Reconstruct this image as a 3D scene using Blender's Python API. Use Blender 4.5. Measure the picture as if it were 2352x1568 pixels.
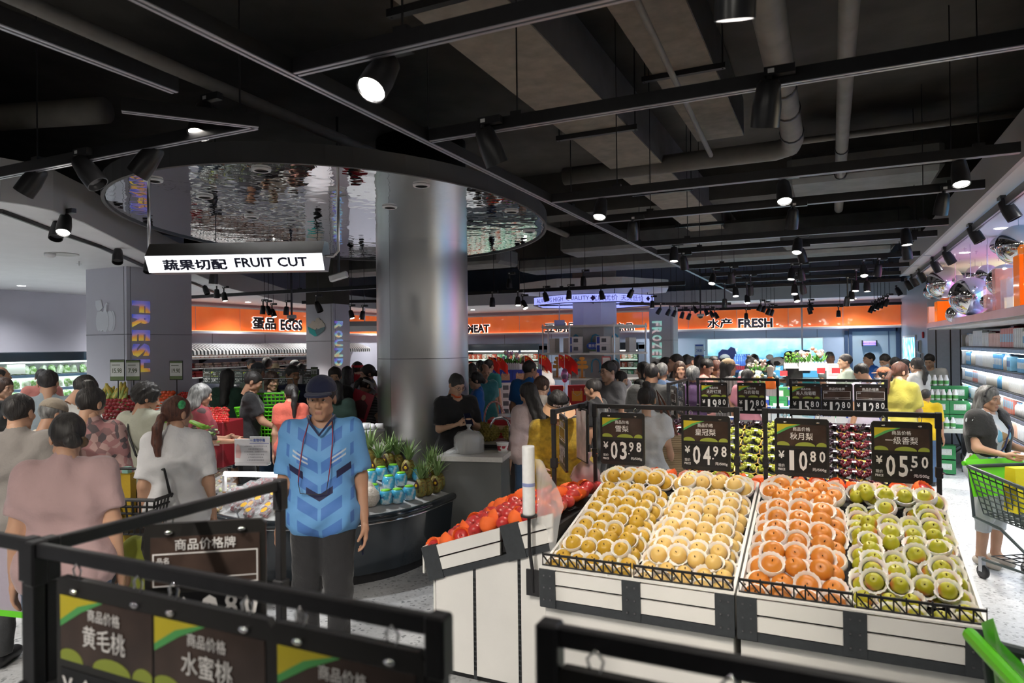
import bpy,math,random
import numpy as np
from mathutils import Matrix,Vector,Euler
PI=math.pi
random.seed(7)
for o in list(bpy.data.objects):bpy.data.objects.remove(o)
SC=bpy.context.scene
COL=SC.collection
# ------ camera
FPX=1568.0
TH=math.radians(25.1);PH=math.atan(9/FPX);RO=0.0115
CAM=np.array([0,0,1.92])
CF=np.array([-math.sin(TH)*math.cos(PH),math.cos(TH)*math.cos(PH),math.sin(PH)])
_r0=np.array([math.cos(TH),math.sin(TH),0.0]);_u0=np.cross(_r0,CF)
CR=_r0*math.cos(RO)-_u0*math.sin(RO);CU=_r0*math.sin(RO)+_u0*math.cos(RO)
cd=bpy.data.cameras.new('camera');cam=bpy.data.objects.new('camera',cd);COL.objects.link(cam)
cd.sensor_width=36;cd.lens=FPX/2352*36;cd.clip_start=.05;cd.clip_end=80
mw=Matrix.Identity(4)
for i in range(3):
 mw[i][0]=CR[i];mw[i][1]=CU[i];mw[i][2]=-CF[i];mw[i][3]=CAM[i]
cam.matrix_world=mw
cd.dof.use_dof=True;cd.dof.focus_distance=6.3;cd.dof.aperture_fstop=3.2
SC.camera=cam
SC.view_settings.view_transform='Standard';SC.view_settings.look='None'
SC.view_settings.exposure=1.0;SC.view_settings.gamma=1;SC.view_settings.use_curve_mapping=False
SC.cycles.max_bounces=7;SC.cycles.diffuse_bounces=3;SC.cycles.glossy_bounces=4;SC.cycles.transmission_bounces=5
SC.cycles.transparent_max_bounces=8;SC.cycles.adaptive_threshold=.02;SC.cycles.sample_clamp_indirect=4;SC.cycles.caustics_reflective=False;SC.cycles.caustics_refractive=False
W=bpy.data.worlds.new('world');SC.world=W;W.use_nodes=True
W.node_tree.nodes['Background'].inputs[0].default_value=(.8,.85,1,1);W.node_tree.nodes['Background'].inputs[1].default_value=.12
def ray(x,y):return CF+CR*((x-1176)/FPX)-CU*((y-784)/FPX)
def atz(x,y,z):r=ray(x,y);return Vector(CAM+r*((z-CAM[2])/r[2]))
def aty(x,y,Y):r=ray(x,y);return Vector(CAM+r*(Y/r[1]))
def atx(x,y,X):r=ray(x,y);return Vector(CAM+r*(X/r[0]))
def atd(x,y,d):return Vector(CAM+ray(x,y)*d)
# ------ materials
MATS={}
def mat(name,col,rough=.5,metal=0.0,nz=0.0,ns=20.0,bump=0.0,bs=40.0,emit=0.0,ecol=None,trans=0.0,alpha=1.0,coat=0.0,spec=.5,sss=0.0,ior=1.45,sheen=0.0):
 if name in MATS:return MATS[name]
 m=bpy.data.materials.new(name);m.use_nodes=True;MATS[name]=m
 nt=m.node_tree;b=nt.nodes['Principled BSDF']
 c=(*col,1)if len(col)==3 else col
 b.inputs['Base Color'].default_value=c;b.inputs['Roughness'].default_value=rough;b.inputs['Metallic'].default_value=metal
 b.inputs['Specular IOR Level'].default_value=spec;b.inputs['IOR'].default_value=ior
 b.inputs['Transmission Weight'].default_value=trans;b.inputs['Alpha'].default_value=alpha;b.inputs['Coat Weight'].default_value=coat
 b.inputs['Sheen Weight'].default_value=sheen
 if sss:b.inputs['Subsurface Weight'].default_value=sss;b.inputs['Subsurface Radius'].default_value=(.02,.01,.006);b.inputs['Subsurface Scale'].default_value=.5
 if emit:b.inputs['Emission Color'].default_value=(*(ecol or col[:3]),1);b.inputs['Emission Strength'].default_value=emit
 tc=None
 if nz or bump:tc=nt.nodes.new('ShaderNodeTexCoord')
 if nz:
  n=nt.nodes.new('ShaderNodeTexNoise');n.inputs['Scale'].default_value=ns;n.inputs['Detail'].default_value=4
  nt.links.new(tc.outputs['Object'],n.inputs['Vector'])
  r=nt.nodes.new('ShaderNodeMapRange');r.inputs[1].default_value=.3;r.inputs[2].default_value=.7;r.inputs[3].default_value=1-nz;r.inputs[4].default_value=1+nz
  nt.links.new(n.outputs[0],r.inputs[0])
  x=nt.nodes.new('ShaderNodeMix');x.data_type='RGBA';x.blend_type='MULTIPLY';x.inputs[0].default_value=1
  x.inputs[6].default_value=c;nt.links.new(r.outputs[0],x.inputs[7]);nt.links.new(x.outputs[2],b.inputs['Base Color'])
 if bump:
  n2=nt.nodes.new('ShaderNodeTexNoise');n2.inputs['Scale'].default_value=bs;n2.inputs['Detail'].default_value=5
  nt.links.new(tc.outputs['Object'],n2.inputs['Vector'])
  bp=nt.nodes.new('ShaderNodeBump');bp.inputs['Strength'].default_value=bump;bp.inputs['Distance'].default_value=.02
  nt.links.new(n2.outputs[0],bp.inputs['Height']);nt.links.new(bp.outputs[0],b.inputs['Normal'])
 return m
def ramp_mat(name,tex,stops,rough=.5,scale=10.0,detail=3.0,metal=0.0,bump=0.0,emit=0.0,coat=0.0,constant=False,stretch=(1,1,1),rot=(0,0,0),dist=0.0):
 """texture -> colour ramp material; tex: noise, voronoi, wave"""
 if name in MATS:return MATS[name]
 m=bpy.data.materials.new(name);m.use_nodes=True;MATS[name]=m
 nt=m.node_tree;b=nt.nodes['Principled BSDF'];b.inputs['Roughness'].default_value=rough;b.inputs['Metallic'].default_value=metal;b.inputs['Coat Weight'].default_value=coat
 tc=nt.nodes.new('ShaderNodeTexCoord');mp=nt.nodes.new('ShaderNodeMapping');mp.inputs['Scale'].default_value=stretch;mp.inputs['Rotation'].default_value=rot
 nt.links.new(tc.outputs['Object'],mp.inputs[0])
 t=nt.nodes.new({'noise':'ShaderNodeTexNoise','voronoi':'ShaderNodeTexVoronoi','wave':'ShaderNodeTexWave'}[tex])
 t.inputs['Scale'].default_value=scale;nt.links.new(mp.outputs[0],t.inputs['Vector'])
 out=t.outputs[0]
 if tex=='noise':t.inputs['Detail'].default_value=detail
 if tex=='wave':t.inputs['Distortion'].default_value=dist
 if tex=='voronoi':
  sp=nt.nodes.new('ShaderNodeSeparateColor');nt.links.new(t.outputs['Color'],sp.inputs[0]);out=sp.outputs[0]
 r=nt.nodes.new('ShaderNodeValToRGB');e=r.color_ramp.elements
 if constant:r.color_ramp.interpolation='CONSTANT'
 while len(e)<len(stops):e.new(.5)
 for k,(p,c)in zip(e,stops):k.position=p;k.color=(*c,1)
 nt.links.new(out,r.inputs[0]);nt.links.new(r.outputs[0],b.inputs['Base Color'])
 if emit:nt.links.new(r.outputs[0],b.inputs['Emission Color']);b.inputs['Emission Strength'].default_value=emit
 if bump:
  bp=nt.nodes.new('ShaderNodeBump');bp.inputs['Strength'].default_value=bump;bp.inputs['Distance'].default_value=.01
  nt.links.new(out,bp.inputs['Height']);nt.links.new(bp.outputs[0],b.inputs['Normal'])
 return m
 # ------ mesh helpers
def mesh_from(name,V,Fc,mats,MI=None,smooth=False):
 me=bpy.data.meshes.new(name)
 me.from_pydata([tuple(v)for v in V],[],Fc)
 for m in(mats if isinstance(mats,(list,tuple))else[mats]):me.materials.append(m)
 if MI is not None:me.polygons.foreach_set('material_index',MI)
 if smooth:me.polygons.foreach_set('use_smooth',[True]*len(me.polygons))
 me.update();return me
class MB:
 def __init__(s):s.v=[];s.f=[];s.mi=[];s.m=0;s.T=Matrix.Identity(4)
 def at(s,loc=(0,0,0),rot=(0,0,0)):s.T=Matrix.Translation(loc)@Euler(rot).to_matrix().to_4x4();return s
 def mi_(s,k):s.m=k;return s
 def add(s,V,Fc):
  n=len(s.v);s.v+=[tuple(s.T@Vector(v))for v in V];s.f+=[tuple(i+n for i in f)for f in Fc];s.mi+=[s.m]*len(Fc);return s
 def box(s,x0,x1,y0,y1,z0,z1,bev=0):
  if bev:
   b=min(bev,(x1-x0)*.45,(y1-y0)*.45,(z1-z0)*.45);V=[];idx={}
   for sx in(0,1):
    for sy in(0,1):
     for sz in(0,1):
      c=((x0,x1)[sx],(y0,y1)[sy],(z0,z1)[sz]);d=(1-2*sx,1-2*sy,1-2*sz)
      for a in range(3):
       idx[sx,sy,sz,a]=len(V);V.append([c[k]+(0 if k==a else d[k]*b)for k in range(3)])
   Fc=[]
   for a in range(3):
    u,w=(a+1)%3,(a+2)%3
    for sd in(0,1):
     q=[]
     for(p,r)in((0,0),(1,0),(1,1),(0,1)):
      k=[0]*3;k[a]=sd;k[u]=p;k[w]=r;q.append(idx[(*k,a)])
     Fc.append(q if sd else q[::-1])
    for p in(0,1):
     for r in(0,1):
      k0=[0]*3;k0[u]=p;k0[w]=r;k1=list(k0);k1[a]=1
      Fc.append((idx[(*k0,u)],idx[(*k1,u)],idx[(*k1,w)],idx[(*k0,w)]))
   for sx in(0,1):
    for sy in(0,1):
     for sz in(0,1):Fc.append([idx[sx,sy,sz,a]for a in range(3)])
   return s.add(V,Fc)
  V=[(x,y,z)for x in(x0,x1)for y in(y0,y1)for z in(z0,z1)]
  return s.add(V,[(0,1,3,2),(4,6,7,5),(0,4,5,1),(2,3,7,6),(0,2,6,4),(1,5,7,3)])
 def bc(s,c,d,bev=0):return s.box(c[0]-d[0]/2,c[0]+d[0]/2,c[1]-d[1]/2,c[1]+d[1]/2,c[2]-d[2]/2,c[2]+d[2]/2,bev)
 def tube(s,P,r,n=8,cap=True,closed=False):
  P=[Vector(p)for p in P];R=r if isinstance(r,(list,tuple))else[r]*len(P);V=[];Fc=[];up=None
  for i,p in enumerate(P):
   t=(P[(i+1)%len(P)]-P[i-1])if closed else(P[min(i+1,len(P)-1)]-P[max(i-1,0)])
   if t.length<1e-9:t=Vector((0,0,1))
   t.normalize()
   if up is None:up=Vector((0,0,1))if abs(t.z)<.9 else Vector((1,0,0))
   a=t.cross(up)
   if a.length<1e-4:a=t.orthogonal()
   a.normalize();b=a.cross(t);b.normalize();up=b
   for k in range(n):an=2*PI*k/n;V.append(p+(a*math.cos(an)+b*math.sin(an))*R[i])
  m=len(P)
  for i in range(m if closed else m-1):
   j=(i+1)%m
   for k in range(n):Fc.append((i*n+k,i*n+(k+1)%n,j*n+(k+1)%n,j*n+k))
  if cap and not closed:Fc.append(tuple(range(n))[::-1]);Fc.append(tuple((m-1)*n+k for k in range(n)))
  return s.add(V,Fc)
 def lathe(s,prof,n=16,fn=None,cap=True):
  V=[];Fc=[];m=len(prof)
  for i,(r,z)in enumerate(prof):
   for k in range(n):
    a=2*PI*k/n;rr,zz=(r,z)if fn is None else fn(r,z,a,i)
    V.append((rr*math.cos(a),rr*math.sin(a),zz))
  for i in range(m-1):
   for k in range(n):Fc.append((i*n+k,i*n+(k+1)%n,(i+1)*n+(k+1)%n,(i+1)*n+k))
  if cap:Fc.append(tuple(range(n))[::-1]);Fc.append(tuple((m-1)*n+k for k in range(n)))
  return s.add(V,Fc)
 def prism(s,poly,z0,z1):
  n=len(poly);V=[(x,y,z0)for x,y in poly]+[(x,y,z1)for x,y in poly]
  return s.add(V,[tuple(range(n))[::-1],tuple(range(n,2*n))]+[(i,(i+1)%n,n+(i+1)%n,n+i)for i in range(n)])
 def prismy(s,poly,y0,y1):
  """poly in (x, z), extruded along y"""
  n=len(poly);V=[(x,y0,z)for x,z in poly]+[(x,y1,z)for x,z in poly]
  return s.add(V,[tuple(range(n)),tuple(range(n,2*n))[::-1]]+[(i,n+i,n+(i+1)%n,(i+1)%n)for i in range(n)])
 def prismx(s,poly,x0,x1):
  n=len(poly);V=[(x0,y,z)for y,z in poly]+[(x1,y,z)for y,z in poly]
  return s.add(V,[tuple(range(n))[::-1],tuple(range(n,2*n))]+[(i,(i+1)%n,n+(i+1)%n,n+i)for i in range(n)])
 def ball(s,c,r,n=10,m=6):
  r=r if isinstance(r,(list,tuple))else(r,r,r);V=[(c[0],c[1],c[2]-r[2])];Fc=[]
  for i in range(1,m):
   ph=PI*i/m
   for k in range(n):a=2*PI*k/n;V.append((c[0]+r[0]*math.sin(ph)*math.cos(a),c[1]+r[1]*math.sin(ph)*math.sin(a),c[2]-r[2]*math.cos(ph)))
  V.append((c[0],c[1],c[2]+r[2]));L=len(V)-1
  for k in range(n):
   Fc.append((0,1+(k+1)%n,1+k));Fc.append((L,L-n+k,L-n+(k+1)%n))
  for i in range(m-2):
   for k in range(n):Fc.append((1+i*n+k,1+i*n+(k+1)%n,1+(i+1)*n+(k+1)%n,1+(i+1)*n+k))
  return s.add(V,Fc)
 def mesh(s,name,mats,smooth=False):return mesh_from(name,s.v,s.f,mats,s.mi,smooth)
 def build(s,name,mats,parent=None,smooth=False,loc=(0,0,0),rot=(0,0,0)):
  return obj(name,s.mesh(name,mats,smooth),parent,loc,rot)
def obj(name,me,parent=None,loc=(0,0,0),rot=(0,0,0),scale=None):
 o=bpy.data.objects.new(name,me);COL.objects.link(o);o.location=loc;o.rotation_euler=rot
 if scale is not None:o.scale=(scale,)*3 if isinstance(scale,(int,float))else scale
 if parent is not None:o.parent=parent
 return o
def tag(o,label,cat,group=None,kind=None):
 if label:o['label']=label
 if cat:o['category']=cat
 if group:o['group']=group
 if kind:o['kind']=kind
 return o
def thing(name,label,cat,loc=(0,0,0),rz=0.0,group=None):
 o=bpy.data.objects.new(name,None);COL.objects.link(o);o.location=loc;o.rotation_euler=(0,0,rz)
 o.empty_display_size=.1
 return tag(o,label,cat,group)
def struct(name,mb,m,smooth=False):o=mb.build(name,m,None,smooth);o['kind']='structure';return o
KIDS={}
def dup(root,loc,rot,label=None,group=None,scale=None):
 r=root.copy();COL.objects.link(r);r.location=loc;r.rotation_euler=rot if isinstance(rot,(tuple,list,Euler))else(0,0,rot)
 if scale is not None:r.scale=(scale,)*3 if isinstance(scale,(int,float))else scale
 if label:r['label']=label
 if group:r['group']=group
 if root.name not in KIDS:KIDS[root.name]=[(c,list(c.children))for c in root.children]
 for ch,gs in KIDS[root.name]:
  c=ch.copy();COL.objects.link(c);c.parent=r
  for g in gs:d=g.copy();COL.objects.link(d);d.parent=c
 return r
 # ------ lettering (all strings are meshed once, up front)
TXT={}
def is_cjk(b):return any(ord(c)>0x2e80 for c in b)
def glyphs(body,bold):
 """outline mesh of a string; Chinese is emboldened by overlaid shifts so that fine strokes survive"""
 if not is_cjk(body):return TXT[body,bold]
 V,Fc,sz=TXT[body,0.0]
 if not bold:return V,Fc,sz
 n=len(V);k=bold*(1.3 if bold>.025 else 1.0);sh=[(0,0),(k,0),(-k,0),(0,k),(0,-k)]
 return np.concatenate([V+np.array(q)for q in sh]),[tuple(i+n*j for i in f)for j in range(5)for f in Fc],sz+2*k
def prep_text(items):
 obs=[]
 for body,bold in dict.fromkeys((b,0.0 if is_cjk(b)else k)for b,k in items):
  cu=bpy.data.curves.new('t','FONT');cu.body=body;cu.resolution_u=2;cu.offset=bold
  o=bpy.data.objects.new('t',cu);COL.objects.link(o);obs.append(((body,bold),o,cu))
 dg=bpy.context.evaluated_depsgraph_get()
 for key,o,cu in obs:
  me=bpy.data.meshes.new_from_object(o.evaluated_get(dg))
  V=np.array([v.co[:2]for v in me.vertices]);lo=V.min(0);hi=V.max(0)
  TXT[key]=((V-(lo+hi)/2),[tuple(p.vertices)for p in me.polygons],hi-lo)
  bpy.data.objects.remove(o);bpy.data.curves.remove(cu);bpy.data.meshes.remove(me)
def put_text(mb,body,cx,cz,w=None,h=None,y=0.0,bold=0.0,rot=0.0,flip=1):
 """lettering in the local x,z plane facing -y, fitted into w x h around (cx, cz)"""
 V,Fc,sz=glyphs(body,bold)
 sx=(w/sz[0])if w else h/sz[1];sy=(h/sz[1])if h else sx
 c,s_=math.cos(rot),math.sin(rot)
 nb=max(1,len(V)//5)if(bold and is_cjk(body))else 10**9
 P=[(cx+(v[0]*sx)*c-(v[1]*sy)*s_,y-.0002*(i//nb),cz+(v[0]*sx)*s_+(v[1]*sy)*c)for i,v in enumerate(V)]
 return mb.add(P,Fc)
def shade_auto(me,ang=.6):
 me.polygons.foreach_set('use_smooth',[True]*len(me.polygons))
 try:me.set_sharp_from_angle(angle=ang)
 except Exception:pass
 return me
 # ------ shared materials
XL,YB,ZC=-12.8,19.5,2.97
XN,YN,XR=1.56,14.3,2.4
white_paint=mat('white_paint',(.78,.78,.80),.6,nz=.03,ns=3)
lav_panel=mat('lavender_panel',(.58,.58,.66),.42,nz=.03,ns=2)
grey_panel=mat('grey_panel',(.50,.51,.53),.5,nz=.04,ns=2)
blue_panel=mat('pale_blue_panel',(.44,.52,.66),.45,nz=.03,ns=2)
dark_paint=mat('black_ceiling_paint',(.060,.055,.048),.85,nz=.25,ns=2.5,bump=.3,bs=6)
black_metal=mat('black_metal',(.018,.018,.02),.35,nz=.15,ns=30)
char_metal=mat('charcoal_metal',(.055,.065,.075),.45,nz=.1,ns=30)
steel=mat('brushed_steel',(.62,.62,.64),.3,1.0,nz=.06,ns=14)
chrome=mat('chrome',(.82,.82,.84),.06,1.0)
galv=mat('duct_board',(.20,.175,.145),.8,nz=.18,ns=9,bump=.2,bs=20)
galv2=mat('galvanised_side',(.11,.11,.115),.5,.6,nz=.2,ns=5)
pipe_m=mat('grey_pipe',(.17,.16,.145),.6,nz=.15,ns=7)
alu=mat('rail_aluminium',(.5,.5,.56),.35,.7)
glass=mat('clear_glass',(.92,.97,.97),.03,trans=1.0,ior=1.3)
halo=mat('halo_light',(1,.97,.95),.5,emit=.8,ecol=(1,.95,.9))
sign_black=mat('sign_black',(.012,.012,.02),.3)
sign_white=mat('sign_white_light',(1,1,1),.4,emit=.75,ecol=(.95,.96,1))
ink=mat('navy_ink',(.02,.025,.07),.5)
led_w=mat('lamp_lens',(1,.97,.92),.3,emit=38,ecol=(1,.94,.85))
led_soft=mat('soft_light_panel',(1,1,1),.4,emit=6,ecol=(.93,.97,1))
holo=ramp_mat('holographic_film','noise',[(.30,(.02,.16,.30)),(.40,(.10,.16,.75)),(.47,(.35,.30,.85)),(.54,(.95,.42,.10)),(.62,(1,.75,.12)),(.70,(.05,.45,.50))],rough=.12,scale=2.6,detail=1,metal=.55,emit=.12)
holo2=ramp_mat('holographic_film_mint','noise',[(.30,(.25,.75,.62)),(.45,(.45,.90,.78)),(.55,(.85,.80,.82)),(.65,(.95,.60,.62)),(.72,(.10,.55,.55))],rough=.12,scale=3.5,detail=1,metal=.4,emit=.18)
holo3=ramp_mat('holographic_film_blue','noise',[(.30,(.16,.10,.55)),(.42,(.30,.25,.85)),(.5,(.25,.65,.90)),(.58,(.60,.90,.65)),(.66,(.95,.65,.30)),(.74,(.2,.3,.9))],rough=.12,scale=4.5,detail=1,metal=.5,emit=.15)
orange_glass=ramp_mat('orange_glass','noise',[(.3,(.80,.13,.025)),(.7,(.88,.20,.05))],rough=.13,scale=1.2,coat=.6,emit=.16)
# floor with speckled terrazzo
def floor_mat():
 m=bpy.data.materials.new('terrazzo');m.use_nodes=True;nt=m.node_tree;b=nt.nodes['Principled BSDF'];b.inputs['Roughness'].default_value=.32
 tc=nt.nodes.new('ShaderNodeTexCoord');v=nt.nodes.new('ShaderNodeTexVoronoi');v.inputs['Scale'].default_value=55
 nt.links.new(tc.outputs['Object'],v.inputs['Vector'])
 sp=nt.nodes.new('ShaderNodeSeparateColor');nt.links.new(v.outputs['Color'],sp.inputs[0])
 r=nt.nodes.new('ShaderNodeValToRGB');e=r.color_ramp.elements;e[0].position=.0;e[0].color=(.22,.23,.24,1);e[1].position=.14;e[1].color=(.52,.53,.54,1)
 k=e.new(.9);k.color=(.60,.61,.62,1)
 nt.links.new(sp.outputs[0],r.inputs[0])
 n=nt.nodes.new('ShaderNodeTexNoise');n.inputs['Scale'].default_value=.8;nt.links.new(tc.outputs['Object'],n.inputs['Vector'])
 mr=nt.nodes.new('ShaderNodeMapRange');mr.inputs[3].default_value=.88;mr.inputs[4].default_value=1.08;nt.links.new(n.outputs[0],mr.inputs[0])
 x=nt.nodes.new('ShaderNodeMix');x.data_type='RGBA';x.blend_type='MULTIPLY';x.inputs[0].default_value=1
 nt.links.new(r.outputs[0],x.inputs[6]);nt.links.new(mr.outputs[0],x.inputs[7]);nt.links.new(x.outputs[2],b.inputs['Base Color'])
 return m
struct('floor',MB().box(XL-.2,XR+.2,-6,YB+.2,-.1,0),floor_mat())
struct('ceiling',MB().box(XL-.2,XR+.2,-6,YB+.2,4.35,4.5),dark_paint)
struct('wall_left',MB().box(XL-.2,XL,-6,YB+.2,0,4.35),lav_panel)
struct('wall_back',MB().box(XL,XR+.2,YB,YB+.2,0,4.35),blue_panel)
struct('wall_right',MB().box(XR,XR+.2,-6,YB,0,4.35),mat('right_wall',(.55,.6,.68),.5))
struct('wall_rear',MB().box(XL,XR,-6.2,-6,0,4.35),grey_panel)
struct('wall_nook',MB().box(XN,XR,YN,YB,0,3.6),mat('nook_wall',(.40,.48,.60),.35,nz=.04))
# ---- dropped ceilings
E=[(0,462),(60,470),(120,483),(190,510),(260,545),(340,585),(440,625),(520,660)]
P=[atz(x,y,ZC)for x,y in E]
edge=[(-4.75,-5.9),(-4.72,1.4)]+[(p.x,p.y)for p in P]+[(-11.3,11.9),(-11.35,15.4),(-6.6,15.9),(-6.4,17.6),(XN,17.9)]
poly=edge+[(XN,YB),(XL,YB),(XL,-5.9)]
struct('ceiling_left',MB().prism(poly,ZC,ZC+.28),white_paint)
# curved black track let into the left ceiling is built with the lamps
struct('ceiling_right',MB().box(1.06,XR,-5.9,13.0,3.0,3.25),white_paint)
struct('trim_1',MB().prism([(p[0],p[1])for p in edge]+[(p[0]+.03,p[1]-.01)for p in edge[::-1]],ZC-.005,ZC+.30),mat('fascia',(.42,.42,.43),.5))
struct('trim_2',MB().box(1.03,1.06,-5.9,13.0,2.99,3.27),MATS['fascia'])
# ---- wall panel joints (dark recessed lines) on left wall, nook face and back wall
mb=MB()
for yy in(5.0,6.55,9.6,11.2,12.8,14.4,16.0,17.6):mb.box(XL,XL+.004,yy,yy+.012,0,2.3)
for xx in(-11,-9.4,-7.8,-6.2,-4.2,-2.95,-1.6,-.35,.5):mb.box(xx,xx+.012,YB-.004,YB,0,2.3)
struct('trim_3',mb,mat('joint_line',(.16,.17,.2),.6))
mb=MB()
for xx in(1.68,1.9,2.05):mb.box(xx,xx+.02,YN-.006,YN,0,2.6)
struct('trim_4',mb,black_metal)
# ---- orange back-lit sign bands made of glass panels
def band(name,p0,p1,n,z0,z1,label):
 a,b=Vector((*p0,0)),Vector((*p1,0));L=(b-a).length;rz=math.atan2(b.y-a.y,b.x-a.x)
 t=thing(name,label,'sign band',(a.x,a.y,0),rz)
 w=L/n;me=MB().box(.006,w-.006,-.03,0,z0+.02,z1-.02).mesh('glass_panel',orange_glass)
 for i in range(n):obj('glass_panel',me,t,(i*w,0,0))
 jm=MB().box(-.006,.006,-.026,0,z0,z1).mesh('joint',alu)
 for i in range(n+1):obj('joint',jm,t,(i*w,0,0))
 MB().box(0,L,-.1,0,z0-.055,z0).build('ledge',lav_panel,t)
 MB().box(0,L,-.05,0,z1-.02,z1+.02).build('top_rail',grey_panel,t)
 MB().box(0,L,-.075,-.035,z0,z0+.008).build('light_strip',mat('warm_strip',(1,.6,.3),.4,emit=1.3,ecol=(1,.45,.2)),t)
 return t
band('sign_band',(XL+.1,9.4),(XL+.1,YB-.1),8,2.32,2.88,'orange glass fascia band along the left wall above the egg shelves')
band('sign_band',(XL+.1,YB-.1),(XN,YB-.1),11,2.31,2.86,'orange glass fascia band along the back wall above the seafood counter')
# ---- lettering to be meshed
BD=.02
STR=[('蛋品',.035),('EGGS',.05),('水产',.03),('FRESH',.05),('MEAT',.05),('肉品',.03),('豆制品',.03),('冻品',.03),('蛋品',.06),('EGGS',.075),('水产',.055),('FRESH',.075),('MEAT',.075),('肉品',.055),('豆制品',.055),('冻品',.055),('蔬果切配',.02),('FRUIT CUT',.03),('ALWAYS HIGH',0.0),('QUALITY',0.0),('优质优价',0.0),('天天低价',0.0),('MEIFUTE',.01),('食物中毒',.02),('预防',0.0),('纯牛奶',.02),('君乐宝',.02),('中国',.01)]
for w_ in 'FRESH':STR.append((w_,.045))
for w_ in 'ROUNDZEN':STR.append((w_,.045))
for s_ in['商品价格','商品价格牌','雪梨','皇冠梨','秋月梨','一级香梨','黄毛桃','水蜜桃','无籽红提','马奶葡萄','美人指葡萄','红富士','品名','产地','现价']:STR.append((s_,.006))
for s_ in['商品价格','商品价格牌','现价','PRICE','元/500g','¥','品名','产地','0','1','2','3','4','5','6','7','8','9','.','15.98','7.99','19.90','5.99','29.80','中秋好礼','限时特惠','养生茶','纯牛奶','白桃','Coconut','酸奶','牛奶','GREATLY','舖']:
 STR.append((s_,.02))
for s_ in['雪梨','皇冠梨','秋月梨','一级香梨','黄毛桃','水蜜桃','无籽红提','马奶葡萄','美人指葡萄','红富士']:STR.append((s_,.02))
STR+=[('1.养成饭前、便后洗手的好习惯',0.0),('2.餐具要消毒不共用',0.0),('3.生吃的蔬菜、瓜果要洗净再食用',0.0),('4.不吃腐败变质的食物',0.0),('5.不随便吃野菜野果',0.0),('6.食物要煮熟煮透再吃',0.0)]
prep_text(list(dict.fromkeys(STR)))
def wall_sign(label,M4,items):
 """halo-lit letters: black faces standing off the glass with a white light plate behind"""
 t=thing('illuminated_sign',label,'sign');t.matrix_world=M4
 for body,cx,cz,w,h,bd in items:
  f,g=MB(),MB()
  put_text(f,body,cx,cz,w,h,-.075,bd)
  put_text(g,body,cx,cz,w*1.02,h*1.06,-.045,{.05:.075,.03:.055,.035:.06}[bd])
  f.build('letters',sign_black,t);g.build('halo_backing',halo,t)
 return t
def span(fx,x0,x1,y0,y1,plane):
 """pixel box -> (centre along wall, centre z, width, height) on a wall plane"""
 if fx=='x':a,b=atx(x0,(y0+y1)/2,plane),atx(x1,(y0+y1)/2,plane);u0,u1=a.y,b.y;t,s_=atx((x0+x1)/2,y0,plane),atx((x0+x1)/2,y1,plane)
 else:a,b=aty(x0,(y0+y1)/2,plane),aty(x1,(y0+y1)/2,plane);u0,u1=a.x,b.x;t,s_=aty((x0+x1)/2,y0,plane),aty((x0+x1)/2,y1,plane)
 return(u0+u1)/2,(t.z+s_.z)/2,u1-u0,t.z-s_.z
ML=Matrix.Translation((XL+.1,0,0))@Matrix.Rotation(PI/2,4,'Z');MK=Matrix.Translation((0,YB-.1,0))
wall_sign('black halo-lit sign reading EGGS on the orange band at left',ML,[('蛋品',*span('x',567,622,729,757,XL),.035),('EGGS',*span('x',632,683,734,759,XL),.05)])
wall_sign('black halo-lit sign reading FRESH above the seafood screen',MK,[('水产',*span('y',1626,1684,731,754,YB),.03),('FRESH',*span('y',1697,1776,731,753,YB),.05)])
c,z,w,h=span('y',1096,1133,745,764,YB)
wall_sign('black halo-lit sign ending in EAT right of the steel column',MK,[('MEAT',c-.16,z,w*1.38,h,.05),('肉品',c-1.1,z,w*1.1,h*1.2,.03)])
c,z,w,h=span('y',1255,1330,741,763,YB)
wall_sign('black halo-lit Chinese sign partly behind the octagonal shelf',MK,[('豆制品',c,z,w,h,.03)])
c,z,w,h=span('y',1414,1460,741,763,YB)
wall_sign('black halo-lit Chinese sign between octagonal shelf and frozen pillar',MK,[('冻品',c,z,w,h,.03)])
# ---- pillars
def pillar(name,x0,x1,y0,y1,z1,seam,m1):
 t=MB().box(x0,x1,y0,y1,0,z1).build(name,m1,None);t['kind']='structure'
 s=MB().box(x0-.003,x1+.003,y0-.003,y1+.003,seam,seam+.008).box(x1-.05,x1-.044,y0-.003,y0,0,z1).box(x1,x1+.003,y0+.05,y0+.056,0,z1).build('panel_joint',MATS['joint_line'],t)
 return t
p1=pillar('column_clad',-8.79,-8.0,5.70,6.66,ZC,1.92+(802-767)/FPX*8.6,lav_panel)
p2=pillar('column_clad',-8.62,-8.0,9.62,10.07,2.70,2.03,lav_panel)
struct('column_upper',MB().box(-8.62,-8.0,9.62,10.07,2.70,4.35),dark_paint)
P3X0,P3X1,P3Y=aty(1492,800,16.2).x,aty(1546,800,16.2).x,16.2
p3=pillar('column_clad',P3X0,P3X1,P3Y,P3Y+.58,2.80,2.0,grey_panel)
def letters_down(label,word,px,M4,m,parent):
 t=thing('column_lettering',label,'sign');t.matrix_world=M4
 for ch,(cx,cz,w,h)in zip(word,px):
  V,Fc,sz=TXT[ch,.045];mb=MB()
  P0=[((v[1]/sz[1])*w,-.018,-(v[0]/sz[0])*h)for v in V];P1=[(p[0],0,p[2])for p in P0]
  mb.add(P0,Fc)
  cnt={}
  for f in Fc:
   for i in range(len(f)):e=(f[i],f[(i+1)%len(f)]);cnt[e]=1
  n=len(P0);mb.add(P0+P1,[(a,n+a,n+b,b)for(a,b)in cnt if(b,a)not in cnt])
  mb.build('letter',m,t,loc=(cx,0,cz))
 return t
PXm=Matrix.Translation((-8.0,0,0))@Matrix.Rotation(PI/2,4,'Z')
ys=[(691,718),(722,751),(758,783),(789,819),(825,854)]
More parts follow.
